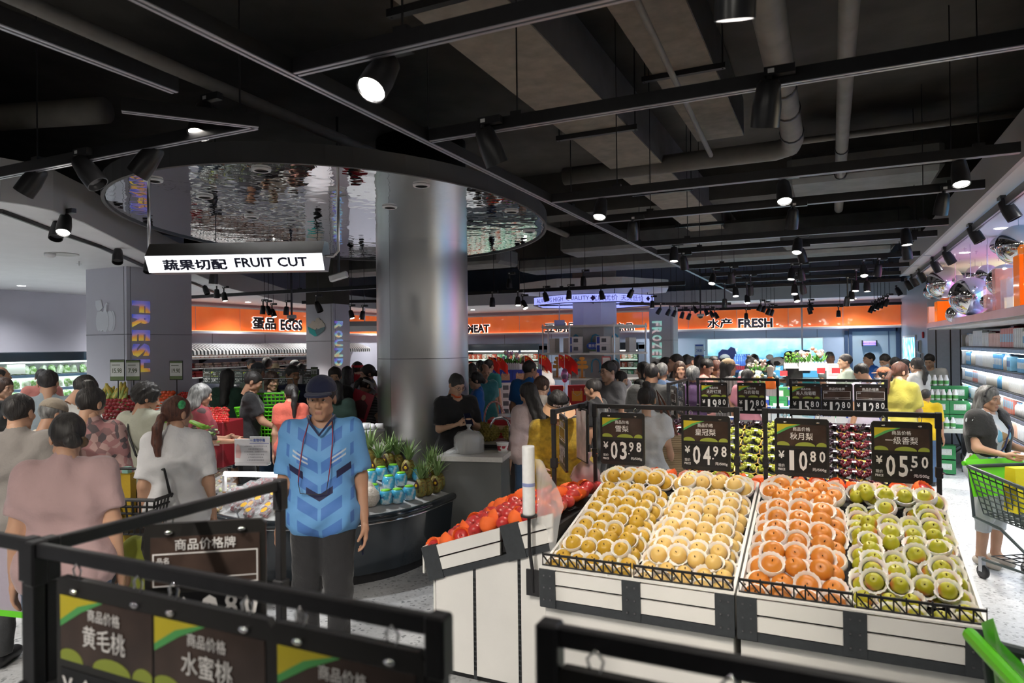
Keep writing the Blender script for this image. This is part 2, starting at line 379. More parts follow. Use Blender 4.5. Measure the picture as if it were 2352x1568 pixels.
letters_down('holographic FRESH lettering running down the pumpkin pillar','FRESH',[span('x',303,343,a,b,-8.0)for a,b in ys],PXm,holo,p1)
ys=[(737,754),(759,775),(779,795),(799,819),(823,840)]
letters_down('holographic lettering running down the egg pillar','ROUND',[span('x',768,786,a,b,-8.0)for a,b in ys],PXm,holo3,p2)
ys=[(737,748),(751,766),(769,783),(785,800),(802,815),(817,830)]
letters_down('mint holographic FROZEN lettering running down the far pillar','FROZEN',[span('y',1498,1520,a,b,P3Y)for a,b in ys],Matrix.Translation((0,P3Y,0)),holo2,p3)
# pumpkin relief
def ell(cx,cz,rx,rz_,n=20,a0=0,a1=2*PI):return[(cx+rx*math.cos(a0+(a1-a0)*k/n),cz+rz_*math.sin(a0+(a1-a0)*k/n))for k in range(n)]
u,z,w,h=span('y',222,266,712,762,5.70)
t=thing('pumpkin_relief','pale grey pumpkin relief on the pillar beside the vegetable fridge','wall relief',(0,5.70,0))
pm=mat('relief_grey',(.74,.77,.84),.5)
for dx,rx,dy in((-.36,.14,.010),(.36,.14,.010),(-.22,.2,.014),(.24,.2,.014),(0,.2,.019)):
 MB().prismy(ell(u+dx*w,z,rx*w,h*.5*(1-abs(dx)*.25)),-dy,0).build('lobe',pm,t)
MB().prismy([(u-.04*w,z+h*.45),(u+.08*w,z+h*.45),(u+.10*w,z+h*.72),(u+.16*w,z+h*.8),(u+.08*w,z+h*.84),(u-.0*w,z+h*.7)],-.02,0).build('stem',pm,t)
MB().prismy([(u-.12*w,z+h*.62),(u-.22*w,z+h*.98),(u-.5*w,z+h*.95),(u-.5*w,z+h*.72),(u-.42*w,z+h*.5),(u-.28*w,z+h*.48)],-.014,0).build('leaf',pm,t)
# egg basket picture
u,z,w,h=span('y',708,750,735,772,9.62)
t=thing('egg_basket_relief','teal basket of eggs picture on the second pillar','wall relief',(0,9.62,0))
egg_m=mat('egg_relief',(.62,.54,.47),.5);teal=mat('teal_print',(.02,.42,.42),.4);teal2=mat('slate_print',(.10,.20,.23),.5)
for dx,dz in((-.32,.05),(-.12,.02),(.1,.05),(.3,.08),(-.2,.2),(0,.22),(.2,.24),(.06,.38)):
 MB().prismy(ell(u+dx*w,z+(dz+.08)*h,.13*w,.19*h,14),-.012-dz*.01,0).build('egg',egg_m,t)
MB().prismy([(u-.5*w,z+.12*h),(u-.1*w,z-.12*h),(u+.02*w,z-.46*h),(u-.12*w,z-.5*h),(u-.4*w,z-.28*h)],-.022,0).build('basket_front',teal,t)
MB().prismy([(u-.1*w,z-.12*h),(u+.45*w,z+.08*h),(u+.36*w,z-.18*h),(u+.02*w,z-.46*h)],-.020,0).build('basket_side',teal2,t)
# ---- steel column and the mirror disc over it
colm=bpy.data.materials.new('column_steel');colm.use_nodes=True
nt=colm.node_tree;b=nt.nodes['Principled BSDF'];b.inputs['Metallic'].default_value=1;b.inputs['Roughness'].default_value=.34;b.inputs['Base Color'].default_value=(.60,.60,.60,1);b.inputs['Anisotropic'].default_value=.5
MATS['column_steel']=colm
CX,CY,CRAD=-4.42,6.93,.54
t=thing('column_round',None,None,(CX,CY,0));t['kind']='structure';del_=[t]
bands_z=[(.0,1.78),(1.785,3.12)]
for z0,z1 in bands_z:
 for k in range(3):
  a0,a1=2*PI*k/3+.35,2*PI*(k+1)/3+.35-.006;n=22;mb=MB()
  V=[(CRAD*math.cos(a0+(a1-a0)*i/n),CRAD*math.sin(a0+(a1-a0)*i/n),z)for z in(z0,z1)for i in range(n+1)]
  mb.add(V,[(i,i+1,n+2+i,n+1+i)for i in range(n)])
  mb.build('steel_panel',colm,t,True)
MB().lathe([(CRAD-.008,0),(CRAD-.008,4.35)],40).build('core',black_metal,t,True)
MB().lathe([(CRAD+.012,0),(CRAD+.012,.09),(CRAD,.095)],40,cap=False).build('base_ring',steel,t,True)
mir=bpy.data.materials.new('rippled_mirror');mir.use_nodes=True;nt=mir.node_tree;b=nt.nodes['Principled BSDF'];b.inputs['Metallic'].default_value=1;b.inputs['Roughness'].default_value=.02;b.inputs['Base Color'].default_value=(.86,.88,.88,1)
tc=nt.nodes.new('ShaderNodeTexCoord');n=nt.nodes.new('ShaderNodeTexNoise');n.inputs['Scale'].default_value=4.5;n.inputs['Detail'].default_value=2;nt.links.new(tc.outputs['Object'],n.inputs['Vector'])
bp=nt.nodes.new('ShaderNodeBump');bp.inputs['Strength'].default_value=.35;bp.inputs['Distance'].default_value=.010;nt.links.new(n.outputs[0],bp.inputs['Height']);nt.links.new(bp.outputs[0],b.inputs['Normal'])
DC,DA,DB,DT=(-4.362,5.575),2.535,1.923,math.radians(-71.5)
def dpt(a,s=1.0):return(DC[0]+s*(DA*math.cos(a)*math.cos(DT)-DB*math.sin(a)*math.sin(DT)),DC[1]+s*(DA*math.cos(a)*math.sin(DT)+DB*math.sin(a)*math.cos(DT)))
t=thing('mirror_canopy','large oval mirrored ceiling canopy around the steel column','canopy',(0,0,0))
N=72;ring=[dpt(2*PI*k/N)for k in range(N)]
MB().prism([dpt(2*PI*k/N,.997)for k in range(N)],3.12,3.16).build('mirror_soffit',mir,t)
mb=MB();R2=[dpt(2*PI*k/N,1.012)for k in range(N)]
for i in range(N):
 j=(i+1)%N;a,b_,c_,d_=ring[i],ring[j],R2[j],R2[i]
 mb.add([(*a,3.105),(*b_,3.105),(*c_,3.105),(*d_,3.105),(*a,3.24),(*b_,3.24),(*c_,3.24),(*d_,3.24)],[(0,1,2,3),(3,2,6,7),(4,7,6,5),(0,4,5,1)])
mb.build('rim',mat('rim_metal',(.10,.10,.105),.45,.5),t)
for(x,y)in((352,412),(600,388),(968,424),(895,474),(1175,484),(578,497),(1215,530),(720,560),(470,450)):
 p=atz(x,y,3.12);q=MB().lathe([(.045,-.012),(.062,-.012),(.065,.001)],20,cap=False).build('downlight_ring',mat('ring_white',(.75,.75,.75),.4),t,True,(p.x,p.y,3.118))
 MB().lathe([(.0005,-.004),(.045,-.004)],20,cap=False).build('downlight_well',black_metal,q,True)
 # ---- fruit cut light box
t=thing('hanging_light_box','white light box reading FRUIT CUT hung from the mirror canopy','sign',tuple(atd(548,592,4.62)),math.radians(22.5))
L=.60
MB().prismx([(-.085,.012),(-.03,.10),(.05,.10),(.10,0),(.05,-.10),(-.03,-.095)],-L,L).build('housing',steel,t)
def lit(mb,f0,f1,y_off):
 return mb
A,B=Vector((0,-.087,.010)),Vector((0,-.034,-.095));nrm=Vector((0,-(A.z-B.z),(A.y-B.y)))
nrm=Vector((0,-1,-.5)).normalized()
def onface(mb,body,cx,cz,w,h,off,bd):
 V,Fc,sz=glyphs(body,bd);mid=(A+B)/2;up=(A-B).normalized();P=[]
 nb=len(V)//5 if is_cjk(body)else 10**9
 for i,v in enumerate(V):q=mid+nrm*(off+.0002*(i//nb))+Vector((1,0,0))*(cx+v[0]*w/sz[0])+up*(cz+v[1]*h/sz[1]);P.append(tuple(q))
 mb.add(P,Fc)
up=(A-B).normalized();mid=(A+B)/2
mb=MB();hw=(A-B).length/2
mb.add([tuple(mid+nrm*.003+Vector((sx*L,0,0))+up*(sz*hw))for sx,sz in((-1,-1),(1,-1),(1,1),(-1,1))],[(0,1,2,3)])
mb.build('lit_face',sign_white,t)
for q in(('蔬果切配',-.27,-.004,.44,.078,.006,.03),('FRUIT CUT',.25,.004,.49,.068,.006,.03)):mb=MB();onface(mb,*q);mb.build('lettering',ink,t)
inv=t.matrix_basis.inverted()
hh=3.12-t.location.z
MB().tube([(-L-.02,0,.0),(-L-.02,0,hh)],.011).build('hanger_pipe',steel,t,True)
MB().tube([(L-.0,0,.0),(L+.05,0,0),(L+.085,0,.035),(L+.085,0,hh)],.011).build('hanger_pipe',steel,t,True)
# ---- octagonal pillar head with LED ticker
OX,OY=-4.92,15.0
t=MB().prism([(OX+.52*math.cos(a),OY+.52*math.sin(a))for a in[math.radians(22.5+45*k+12)for k in range(8)]],0,4.35).build('column_octagonal',white_paint,None);t['kind']='structure'
# ------ LED ticker round the octagonal pillar
t=thing('led_ticker','octagonal blue LED ticker reading ALWAYS HIGH QUALITY around the white pillar','sign',(OX,OY,0))
tick=mat('ticker_blue',(.30,.34,.95),.5,emit=.55,ecol=(.36,.40,1));tink=mat('ticker_ink',(.05,.02,.16),.6)
ra=1.32;rot0=math.radians(-90+14.5);zc=2.90;hz=.082
fw=2*ra*math.tan(PI/8)
for k in range(8):
 a=rot0+k*PI/4
 M4=Matrix.Rotation(a+PI/2,4,'Z')
 q=MB().box(-fw/2,fw/2,-ra,-ra+.05,zc-hz,zc+hz).build('screen',tick,t);q.matrix_basis=M4
 q2=MB().box(-fw/2-.01,fw/2+.01,-ra-.012,-ra+.05,zc-hz-.014,zc-hz).box(-fw/2-.01,fw/2+.01,-ra-.012,-ra+.05,zc+hz,zc+hz+.01).build('screen_frame',black_metal,t);q2.matrix_basis=M4
 mb=MB()
 if k==0:
  put_text(mb,'QUALITY',-fw/2+.27,zc,.50,.10,-ra-.004);put_text(mb,'优质优价',fw/2-.26,zc,.56,.125,-ra-.004)
  mb.prismy([(-.01,zc),(.05,zc-.06),(.11,zc),(.05,zc+.06)],-ra-.004,-ra-.001)
 elif k==7:put_text(mb,'ALWAYS HIGH',.02,zc,fw*.86,.10,-ra-.004)
 elif k==1:put_text(mb,'天天低价',-.1,zc,fw*.6,.12,-ra-.004);mb.prismy([(.31,zc),(.37,zc-.06),(.43,zc),(.37,zc+.06)],-ra-.004,-ra-.001)
 else:continue
 q3=mb.build('lettering',tink,t);q3.matrix_basis=M4
MB().prism([(1.52*math.cos(rot0+(k+.5)*PI/4)*1.16,1.52*math.sin(rot0+(k+.5)*PI/4)*1.16)for k in range(8)],3.12,3.30).build('soffit',white_paint,t)
for k in range(0,8,2):a=rot0+(k+.5)*PI/4;MB().tube([(1.3*math.cos(a),1.3*math.sin(a),zc+hz),(1.3*math.cos(a),1.3*math.sin(a),3.12)],.008,6).build('hanger',black_metal,t)
for k in range(4):a=rot0+k*PI/2;MB().tube([(.45*math.cos(a),.45*math.sin(a),zc-hz+.02),(ra*math.cos(a),ra*math.sin(a),zc-hz+.02)],.015,6).build('bracket',black_metal,t)
# ------ ducts and pipes under the slab
def duct(label,x0,x1,y0,y1,z0,z1,name='air_duct'):
 t=thing(name,label,'duct')
 MB().box(x0,x1,y0,y1,z0,z1).build('duct_body',[galv2],t)
 MB().box(x0+.004,x1-.004,y0,y1,z0-.006,z0).build('insulation_board',galv,t)
 y=y0+.9
 while y<y1-.3:
  q=MB().box(x0-.08,x1+.08,y,y+.04,z0-.045,z0-.007).build('hanger_bar',black_metal,t)
  for xx in(x0-.06,x1+.06):MB().tube([(xx,y+.02,z0-.05),(xx,y+.02,4.35)],.006,5).build('rod',black_metal,q)
  y+=2.3
 return t
duct('long boxed air duct running over the central aisle',-1.9,-1.4,-5,13,3.6,3.95)
duct('second air duct right of the central one under the slab',-1.2,-.75,-5,7.0,3.95,4.3)
def pipe(label,pts,r,rings=()):
 t=thing('ceiling_pipe',label,'pipe');MB().tube(pts,r,14).build('tube',pipe_m,t,True)
 for p in rings:MB().tube([(p[0],p[1]-.02,p[2]),(p[0],p[1]+.02,p[2])],r+.008,14).build('clamp',black_metal,t,True)
 return t
pipe('slim grey pipe running straight back at right',[(.1,-4,3.6),(.1,9.6,3.6)],.05,[(.1,y,3.6)for y in(4.6,6.6,7.6,8.8)])
pipe('thick grey pipe with two clamps turning sideways',[(-.27,-4,3.6),(-.27,6.1,3.6),(-.30,6.3,3.6),(-.42,6.4,3.6),(-2.4,6.4,3.6)],.085,[(-.27,y,3.6)for y in(4.8,5.3,5.9)])
pipe('thin conduit along the second air duct',[(-.9,2,3.85),(-.93,6.1,3.55)],.02)
pipe('long dark pipe over the mirror canopy at left',[(-3.4,-4,3.7),(-3.75,3,3.7),(-3.9,12,3.7)],.045)
pipe('dark drain pipe at the far upper left',[(-9.5,2.2,3.8),(-5.0,3.4,3.75)],.10)
pipe('bundle conduit crossing behind the thick pipe',[(-2.4,6.75,3.75),(2.3,6.75,3.75)],.03)
def beam(label,x0,x1,y0,y1,z0):return tag(MB().box(x0,x1,y0,y1,z0,4.35).build('ceiling_beam',dark_paint,None),label,'beam')
beam('deep dark beam crossing above the grape island',-11,2.3,9.0,9.5,3.75);beam('dark cross beam near the seafood wall',-11,2.3,13.2,13.7,3.65)
beam('dark concrete beam above the cut fruit island',-11,2.3,1.2,1.6,3.95)
def flatduct(label,x0,x1,y0,y1,z0,z1):
 return tag(MB().box(x0,x1,y0,y1,z0,z1,.05).build('wrapped_duct',mat('wrapped_foil',(.15,.15,.145),.6,.2,nz=.2,ns=4,bump=.5,bs=5),None),label,'duct')
flatduct('wide flat wrapped duct right of the column',-4.0,1.0,10.4,11.2,3.42,3.72);flatduct('second wide flat wrapped duct towards the seafood wall',-5.5,.9,12.0,12.9,3.35,3.6)
flatduct('short wrapped duct above the egg aisle',-8.6,-5.0,10.2,11.0,3.3,3.6);flatduct('broad wrapped duct above the right hand tracks',-.4,1.0,7.6,8.7,3.55,3.85)
flatduct('pale wrapped duct over the dairy aisle end',-.6,1.0,9.6,10.3,3.2,3.4)
# ------ light tracks
def rail(label,p0,p1,z,hang=2.2,h=.06,w=.045):
 a,b=Vector((*p0,z)),Vector((*p1,z));L=(b-a).length;rz=math.atan2(b.y-a.y,b.x-a.x)
 t=thing('light_track',label,'light track',tuple(a),rz)
 MB().box(0,L,-w/2,w/2,0,h).build('track_body',black_metal,t)
 MB().box(0,L,-w/2+.003,-.006,-.003,.0).build('conductor_strip',alu,t);MB().box(0,L,.006,w/2-.003,-.003,.0).build('conductor_strip',alu,t)
 x=.5
 while x<L:
  MB().tube([(x,0,h),(x,0,4.35-z)],.0045,5).box(x-.03,x+.03,-.02,.02,h,h+.02).build('hanging_rod',black_metal,t);x+=hang
 return t
RX=-1.93;RZ=3.0
rail('main light track running straight back beside the mirror canopy',(RX,-4),(RX,15.8),RZ)
rail('light track at upper left running towards the canopy',(-2.49,-4),(-2.49,2.0),RZ)
YS=[2.08,3.08,4.82,5.83,7.5,8.25,10.06,11.4,12.75,14.2]
for i,(y,nm)in enumerate(zip(YS,('nearest','second','third','fourth','fifth','sixth','seventh','eighth','ninth','farthest'))):
 rail(nm+' light track branching right from the main track',(RX+.03,y),(1.0 if y<9 else 1.15,y),RZ)
rail('light track on the right under the lit ceiling edge',(1.20,2.6),(1.20,12.6),2.92,9)
rail('light track at left crossing in front of the mirror canopy',(-7.0,2.5),(-2.55,2.5),RZ)
rail('short diagonal light track before the canopy',(-2.9,2.05),(-2.53,2.5),RZ-.0,9)
rail('light track over the promotional milk stacks',(-6.9,11.0),(-2.1,11.0),2.85);rail('light track left of the steel column over the eggs aisle',(-10.9,9.0),(-5.5,9.0),2.86)
rail('light track slanting towards the seafood sign',(-4.1,14.2),(-2.0,15.6),2.75,9);rail('light track in front of the seafood sign',(-3.6,17.2),(1.4,17.2),2.72,9)
rail('light track over the egg baskets pillar',(-9.6,10.6),(-7.0,11.6),2.8,9)
# curved recessed track of the left ceiling
pts=[atz(x,y,ZC)for x,y in((0,480),(60,502),(120,525),(230,563),(345,615),(450,650),(520,682))]
tag(MB().tube([(p.x,p.y,ZC-.012)for p in pts],.022,6).build('recessed_track',black_metal,None),'curved black track let into the white ceiling at left','light track')
# ------ spot lamps
def lamp_mesh(litm,r=.047,L=.15):
 return MB().lathe([(r*.62,0),(r*.80,-.012),(r,-L*.55),(r,-L),(r*.9,-L)],18,cap=False).add([(r*.62*math.cos(2*PI*k/18),r*.62*math.sin(2*PI*k/18),0)for k in range(18)],[tuple(range(18))])
hs=shade_auto(lamp_mesh(None).mesh('housing',black_metal))
ln=MB().lathe([(.0005,-.141),(.0415,-.141)],18,cap=False).mesh('lens',led_w);ld=MB().lathe([(.0005,-.12),(.04,-.12)],18,cap=False).mesh('lens',mat('dead_lens',(.09,.09,.1),.2))
ad=MB().box(-.02,.10,-.018,.018,0,.035).mi_(1).box(-.005,.02,-.0185,-.018,.008,.026).mesh('adapter',[black_metal,mat('label_white',(.7,.7,.7),.6)])
LL=[]
def spot(px,py,kind,v,litp=True,aim=None,power=70,ang=70,label=None,size=1.0,col=(1,.93,.84),rz=0.0,group=None,light=True,drop=.17):
 p={'y':aty,'x':atx,'z':atz,'d':atd}[kind](px,py,v)if kind!='w' else Vector(v)
 d=Vector(aim or(random.uniform(-.25,.25),random.uniform(-.35,.05),-1)).normalized()
 top=p-d*.14*size
 zr={'y':RZ,'x':2.92,'z':ZC,'w':RZ}.get(kind);drop=max(.115,(zr-top.z+.065)if zr else .17)
 t=thing('track_spotlight',label,'spotlight',tuple(top),0,group)
 R=(-d).to_track_quat('Z','Y').to_euler()
 obj('housing',hs,t,(0,0,0),R,size);obj('lens',ln if litp else ld,t,(0,0,0),R,size)
 MB().tube([(0,0,0),(0,0,drop-.1)],.012,6).build('stem',black_metal,t);obj('adapter',ad,t,(0,0,drop-.1),(0,0,rz))
 if kind=='d':MB().tube([(.03,0,drop-.07),(.03,0,4.35-top.z)],.005,5).build('hanging_rod',black_metal,t)
 if litp and light:
  l=bpy.data.lights.new('spot_light','SPOT');l.energy=power;l.spot_size=math.radians(ang);l.spot_blend=.7;l.color=col;l.shadow_soft_size=.05
  o=bpy.data.objects.new('spot_light',l);COL.objects.link(o);o.location=d*.15;o.rotation_euler=(-d).to_track_quat('Z','Y').to_euler();o.parent=t
 return t
G1='track spotlights over the centre of the store'
near=[(855,203,'y',2.08,1,(-.05,-.75,-1),'lit spotlight facing the camera left of the central duct'),(1688,35,'y',2.08,1,(-.1,.35,-1),'brightest spotlight at the very top right of centre'),(458,305,'y',2.5,1,(.1,-.35,-1),'star-bright spotlight above the left end of the mirror canopy'),(318,395,'y',2.5,1,(-.75,-.3,-1),'tilted lit spotlight at the left edge of the mirror canopy'),(56,440,'y',2.5,1,(-.6,-.35,-1),'lit spotlight tilted left at the far left edge'),(222,420,'y',2.5,0,(.7,.3,-1),'unlit spotlight tilted right beside the canopy'),(1140,372,'y',3.08,2,(.25,.42,-1),'spotlight turned away hanging right of the canopy rim'),(1757,285,'y',3.08,2,(-.15,.36,-1),'spotlight turned away next to the thick clamped pipe')]
for x,y,k,v,l,a,lb in near:spot(x,y,k,v,l,a,power=(330 if l==2 else 120 if x>1000 else 180)if l else 0,label=lb,size=1.25)
far=[(1377,496,4.82,1),(1802,460,4.82,1),(2208,420,4.82,1),(1453,548,5.83,0),(1818,522,5.83,0),(2160,490,5.83,0),(1548,598,7.5,1),(1830,578,7.5,1),(2083,560,7.5,1),(1573,616,8.25,0),(1845,600,8.25,0),(2085,592,8.25,0),(1635,650,10.06,1),(1680,648,10.06,0),(1817,640,10.06,1),(1842,642,10.06,0),(1985,632,10.06,1),(2015,632,10.06,0),(1690,679,11.4,1),(1724,676,11.4,0),(1825,674,11.4,1),(1846,672,11.4,0),(1965,667,11.4,1),(1992,668,11.4,1),(1717,695,12.75,1),(1831,691,12.75,1),(1956,688,12.75,1),(1664,704,12.75,0),(1944,700,12.75,0)]
ordn={}
for x,y,v,l in far:
 nm={4.82:'third',5.83:'fourth',7.5:'fifth',8.25:'sixth',10.06:'seventh',11.4:'eighth',12.75:'ninth'}[v];ordn[v]=ordn.get(v,0)+1
 spot(x,y,'y',v,1,(random.uniform(-.15,.2),random.uniform(-.45,-.05)if l else random.uniform(.3,.5),-1),power=(90 if v<5 else 200 if l else 170),label='%s spotlight, number %d from the left on the %s cross track'%('lit' if l else 'turned away',ordn[v],nm),group=G1,size=1.05)
G2='spotlights on the far tracks'
FARL=[(1190,700,11.3,1,(.1,-.2,-1)),(1207,707,11.3,1,(.5,-.2,-1)),(1170,660,11.0,0,(0,0,-1)),(1256,690,11.2,0,(.3,0,-1)),(1307,686,11.6,1,(0,0,-1)),(1384,686,11.6,0,(.2,0,-1)),(1445,682,11.8,1,(-.5,0,-1)),(1340,655,10.8,0,(0,0,-1)),(1498,706,14.0,1,(0,0,-1)),(1131,703,11.0,0,(0,0,-1)),(1510,720,14.6,0,(-.6,0,-1)),(1532,723,14.9,0,(-.5,0,-1)),(1546,726,15.1,0,(-.4,0,-1)),(1565,730,15.3,0,(-.3,0,-1)),(1580,733,15.6,0,(-.4,0,-1)),(1600,717,15.0,0,(.5,0,-1)),(1625,723,15.3,1,(.4,0,-1)),(1638,727,15.5,0,(.5,0,-1)),(1648,730,15.7,0,(.5,0,-1)),(1742,713,15.0,0,(-.4,0,-1)),(1752,716,15.1,0,(-.4,0,-1)),(1762,722,15.2,0,(-.4,0,-1)),(1770,724,15.4,0,(-.4,0,-1)),(1862,720,15.0,0,(.3,0,-1)),(1864,712,14.6,0,(.3,0,-1)),(1714,733,15.5,1,(0,0,-1)),(1926,727,15.2,1,(0,0,-1)),(1998,717,14.5,0,(-.4,0,-1)),(2006,713,14.2,0,(-.4,0,-1)),(2013,710,13.9,1,(-.4,0,-1)),(2022,706,13.6,0,(-.4,0,-1)),(2032,702,13.3,0,(-.4,0,-1)),(490,650,7.4,1,(-.1,0,-1)),(476,674,11.2,0,(.5,0,-1)),(498,683,11.4,0,(0,0,-1)),(517,690,11.6,1,(.2,0,-1)),(603,720,11.8,0,(-.1,0,-1)),(620,720,11.7,0,(.5,0,-1)),(630,727,11.9,1,(.4,0,-1)),(657,722,11.8,0,(-.1,0,-1)),(735,714,9.4,0,(.5,0,-1)),(809,730,12.0,1,(.3,0,-1)),(831,732,12.0,0,(-.2,0,-1))]
FI=sorted((q[0],q[1])for q in FARL)
for x,y,d,l,a in FARL:
 spot(x,y,'d',d,l,a,power=150,label=('lit' if l else 'unlit')+' black spotlight on one of the far tracks, number %d in the picture'%(FI.index((x,y))+1),group=G2+(' lit' if l else ' unlit'),light=l and random.random()<.75)
for i,(x,y,X)in enumerate([(2330,500,1.24),(2250,553,1.24),(2187,603,1.24),(2157,622,1.24),(2124,645,1.24),(2105,655,1.24),(2092,663,1.24),(2068,676,1.24)]):
 spot(x,y,'x',X,0,(.5,-.1,-1),label='unlit spotlight on the dairy track, number %d from the picture edge'%(i+1),rz=PI/2,size=1.1)
for x,y,l,lb in[(145,532,1,'lit'),(128,545,0,'unlit'),(270,600,0,'unlit'),(340,622,0,'unlit')]:
 spot(x,y,'z',2.83,l,(random.uniform(.1,.5),-.4,-1),label=lb+' spotlight on the curved left ceiling track, picture column %s'%{145:'nearest the left edge',128:'second',270:'third',340:'beside the light box'}[x],power=110,size=1.1)
 # unseen lamps added above and behind the camera to light the foreground
G3='fill lights added behind the photographer'
for x,y in[(-2.49,-.5),(-2.49,-2.2),(RX,.6),(RX,-1.2),(-5.6,1.2),(-4.4,.6),(.75,2.08),(-1.2,.9),(-.2,.9),(.6,.2)]:
 spot(0,0,'w',(x,y,2.82),1,(-.35 if x<-2 else .0,.95 if x<-1.5 else .45,-1),power=105 if x<-1.5 else 24,label='added overhead fill light out of view, '+('far left','left','left of centre','centre','right of centre','right')[max(0,min(5,int(x+4)))]+(' behind' if y<0 else ' beside' if y<1 else ' ahead of')+' the photographer',group=G3)
for x,y in[(-1.0,1.25),(-.3,1.25)]:  # two unseen narrow beams added to brighten the pears
 spot(0,0,'w',(x,y,2.82),1,(.12,1.35,-1),power=60,ang=42,label='added light aimed at the %s pear trays'%('left' if x<-.5 else 'right'),group='lights added over the pears',col=(1,.90,.76))
for x,y in[(-5.2,5.0),(-4.6,4.6)]:
 l=bpy.data.lights.new('canopy_downlight','SPOT');l.energy=75;l.spot_size=math.radians(80);l.shadow_soft_size=.05
 o=bpy.data.objects.new('canopy_downlight',l);COL.objects.link(o);o.location=(x,y,3.08)
 # recessed downlights added in the white ceilings as fill light
dm=MB().lathe([(.0005,-.004),(.05,-.004),(.06,-.001)],16,cap=False).mesh('fill_downlight',mat('downlight_lens',(1,1,1),.4,emit=10,ecol=(1,.98,.95)))
for i,(x,y)in enumerate([(-11.8,4.2),(-9.9,4.4),(-8.2,3.2),(-11.8,6.6),(-10.2,7.4),(-11.9,9.0),(-12.0,11.5),(-12.0,14.0),(-12.0,17.0),(-9.5,17.6),(-7.2,18.0),(-4.5,18.6),(-2.0,18.7),(.5,18.7),(-6.4,.5),(-9.5,.5),(1.5,4.0),(1.5,6.0),(1.5,8.0),(1.5,10.0),(1.5,12.0)]):
 o=tag(obj('fill_downlight',dm,None,(x,y,3.0 if x>1 else ZC)),'small recessed downlight added as fill in the white dropped ceiling, number %d'%(i+1),'downlight','fill downlights added in the white ceiling')
 l=bpy.data.lights.new('downlight','SPOT');l.energy=85 if x<1 else 30;l.spot_size=math.radians(140);l.spot_blend=1;l.shadow_soft_size=.06
 q=bpy.data.objects.new('downlight',l);COL.objects.link(q);q.location=(0,0,-.03);q.parent=o
 # white ceiling fittings
p=atz(115,581,ZC);tag(MB().lathe([(.055,0),(.055,-.03),(.03,-.05),(.002,-.052)],16).build('smoke_detector',white_paint,None,True,(p.x,p.y,ZC)),'white smoke detector on the ceiling above the vegetable fridge','smoke detector')
p=atz(145,583,ZC);tag(MB().lathe([(.15,0),(.15,-.008),(.14,-.01),(.13,-.004)],24).build('ceiling_speaker',mat('speaker_grey',(.6,.61,.6),.6),None,True,(p.x,p.y,ZC)),'flat round speaker beside the smoke detector','speaker')
p=atz(182,600,ZC);t=thing('sprinkler_head','small sprinkler hanging right of the ceiling speaker','sprinkler',(p.x,p.y,ZC));MB().tube([(0,0,0),(0,0,-.05)],.008).build('pipe',steel,t);MB().lathe([(.03,-.03),(.03,-.034)],10).build('deflector',steel,t)
# security cameras
for(x,y,d,lb)in[(778,636,7.2,'white bullet camera hanging left of the steel column')]:
 c=atd(x,y,d);t=thing('security_camera',lb,'camera',tuple(c));MB().tube([(0,0,.05),(0,0,4.35-c.z)],.014).build('pole',black_metal,t)
 MB().at((0,0,0),(0,-.25,.3)).box(-.10,.10,-.03,.03,-.03,.04,.01).build('housing',white_paint,t);MB().at((0,0,0),(0,-.25,.3)).lathe([(.02,0),(.02,.02)],10).build('lens',black_metal,t,loc=(-.1,0,0),rot=(0,-PI/2,0))
for(x,y,d,lb)in[(670,729,10.8,'dome camera on a pole before the egg sign'),(1609,725,14.2,'dome camera on a pole left of the seafood sign')]:
 c=atd(x,y,d);t=thing('dome_camera',lb,'camera',tuple(c));MB().tube([(0,0,.03),(0,0,4.35-c.z)],.016).build('pole',black_metal,t)
 MB().lathe([(.07,.04),(.075,0),(.07,-.015)],16).build('body',white_paint,t,True);MB().lathe([(.05,-.015),(.045,-.04),(.02,-.055),(.002,-.058)],16).build('dome',black_metal,t,True)
 # ------ produce stands
shelf_white=mat('stand_white',(.74,.73,.70),.45,nz=.03,ns=4)
brk=mat('stand_charcoal',(.035,.04,.045),.5,nz=.12,ns=40)
mat_black=mat('tray_mat',(.02,.02,.022),.8,bump=.6,bs=250)
fence_m=mat('fence_plastic',(.012,.012,.013),.4)
rivet_m=mat('rivet',(.16,.16,.17),.3,.7)
ZF=.79
def fence_mesh(L):
 mb=MB();n=int(round(L/.047));c=L/n
 mb.box(0,L,-.005,.005,.058,.068).box(0,L,-.005,.005,0,.012)
 for i in range(n+1):mb.box(max(0,i*c-.003),min(L,i*c+.003),-.004,.004,.012,.074 if i%2==0 else .058)
 for i in range(n):mb.add([(i*c,-.003,.056),(i*c+.008,-.003,.056),(i*c+c,-.003,.012),(i*c+c-.008,-.003,.012),(i*c,.003,.056),(i*c+.008,.003,.056),(i*c+c,.003,.012),(i*c+c-.008,.003,.012)],[(0,3,2,1),(4,5,6,7),(0,1,5,4),(2,3,7,6),(1,2,6,5),(3,0,4,7)])
 return mb.mesh('front_fence',fence_m)
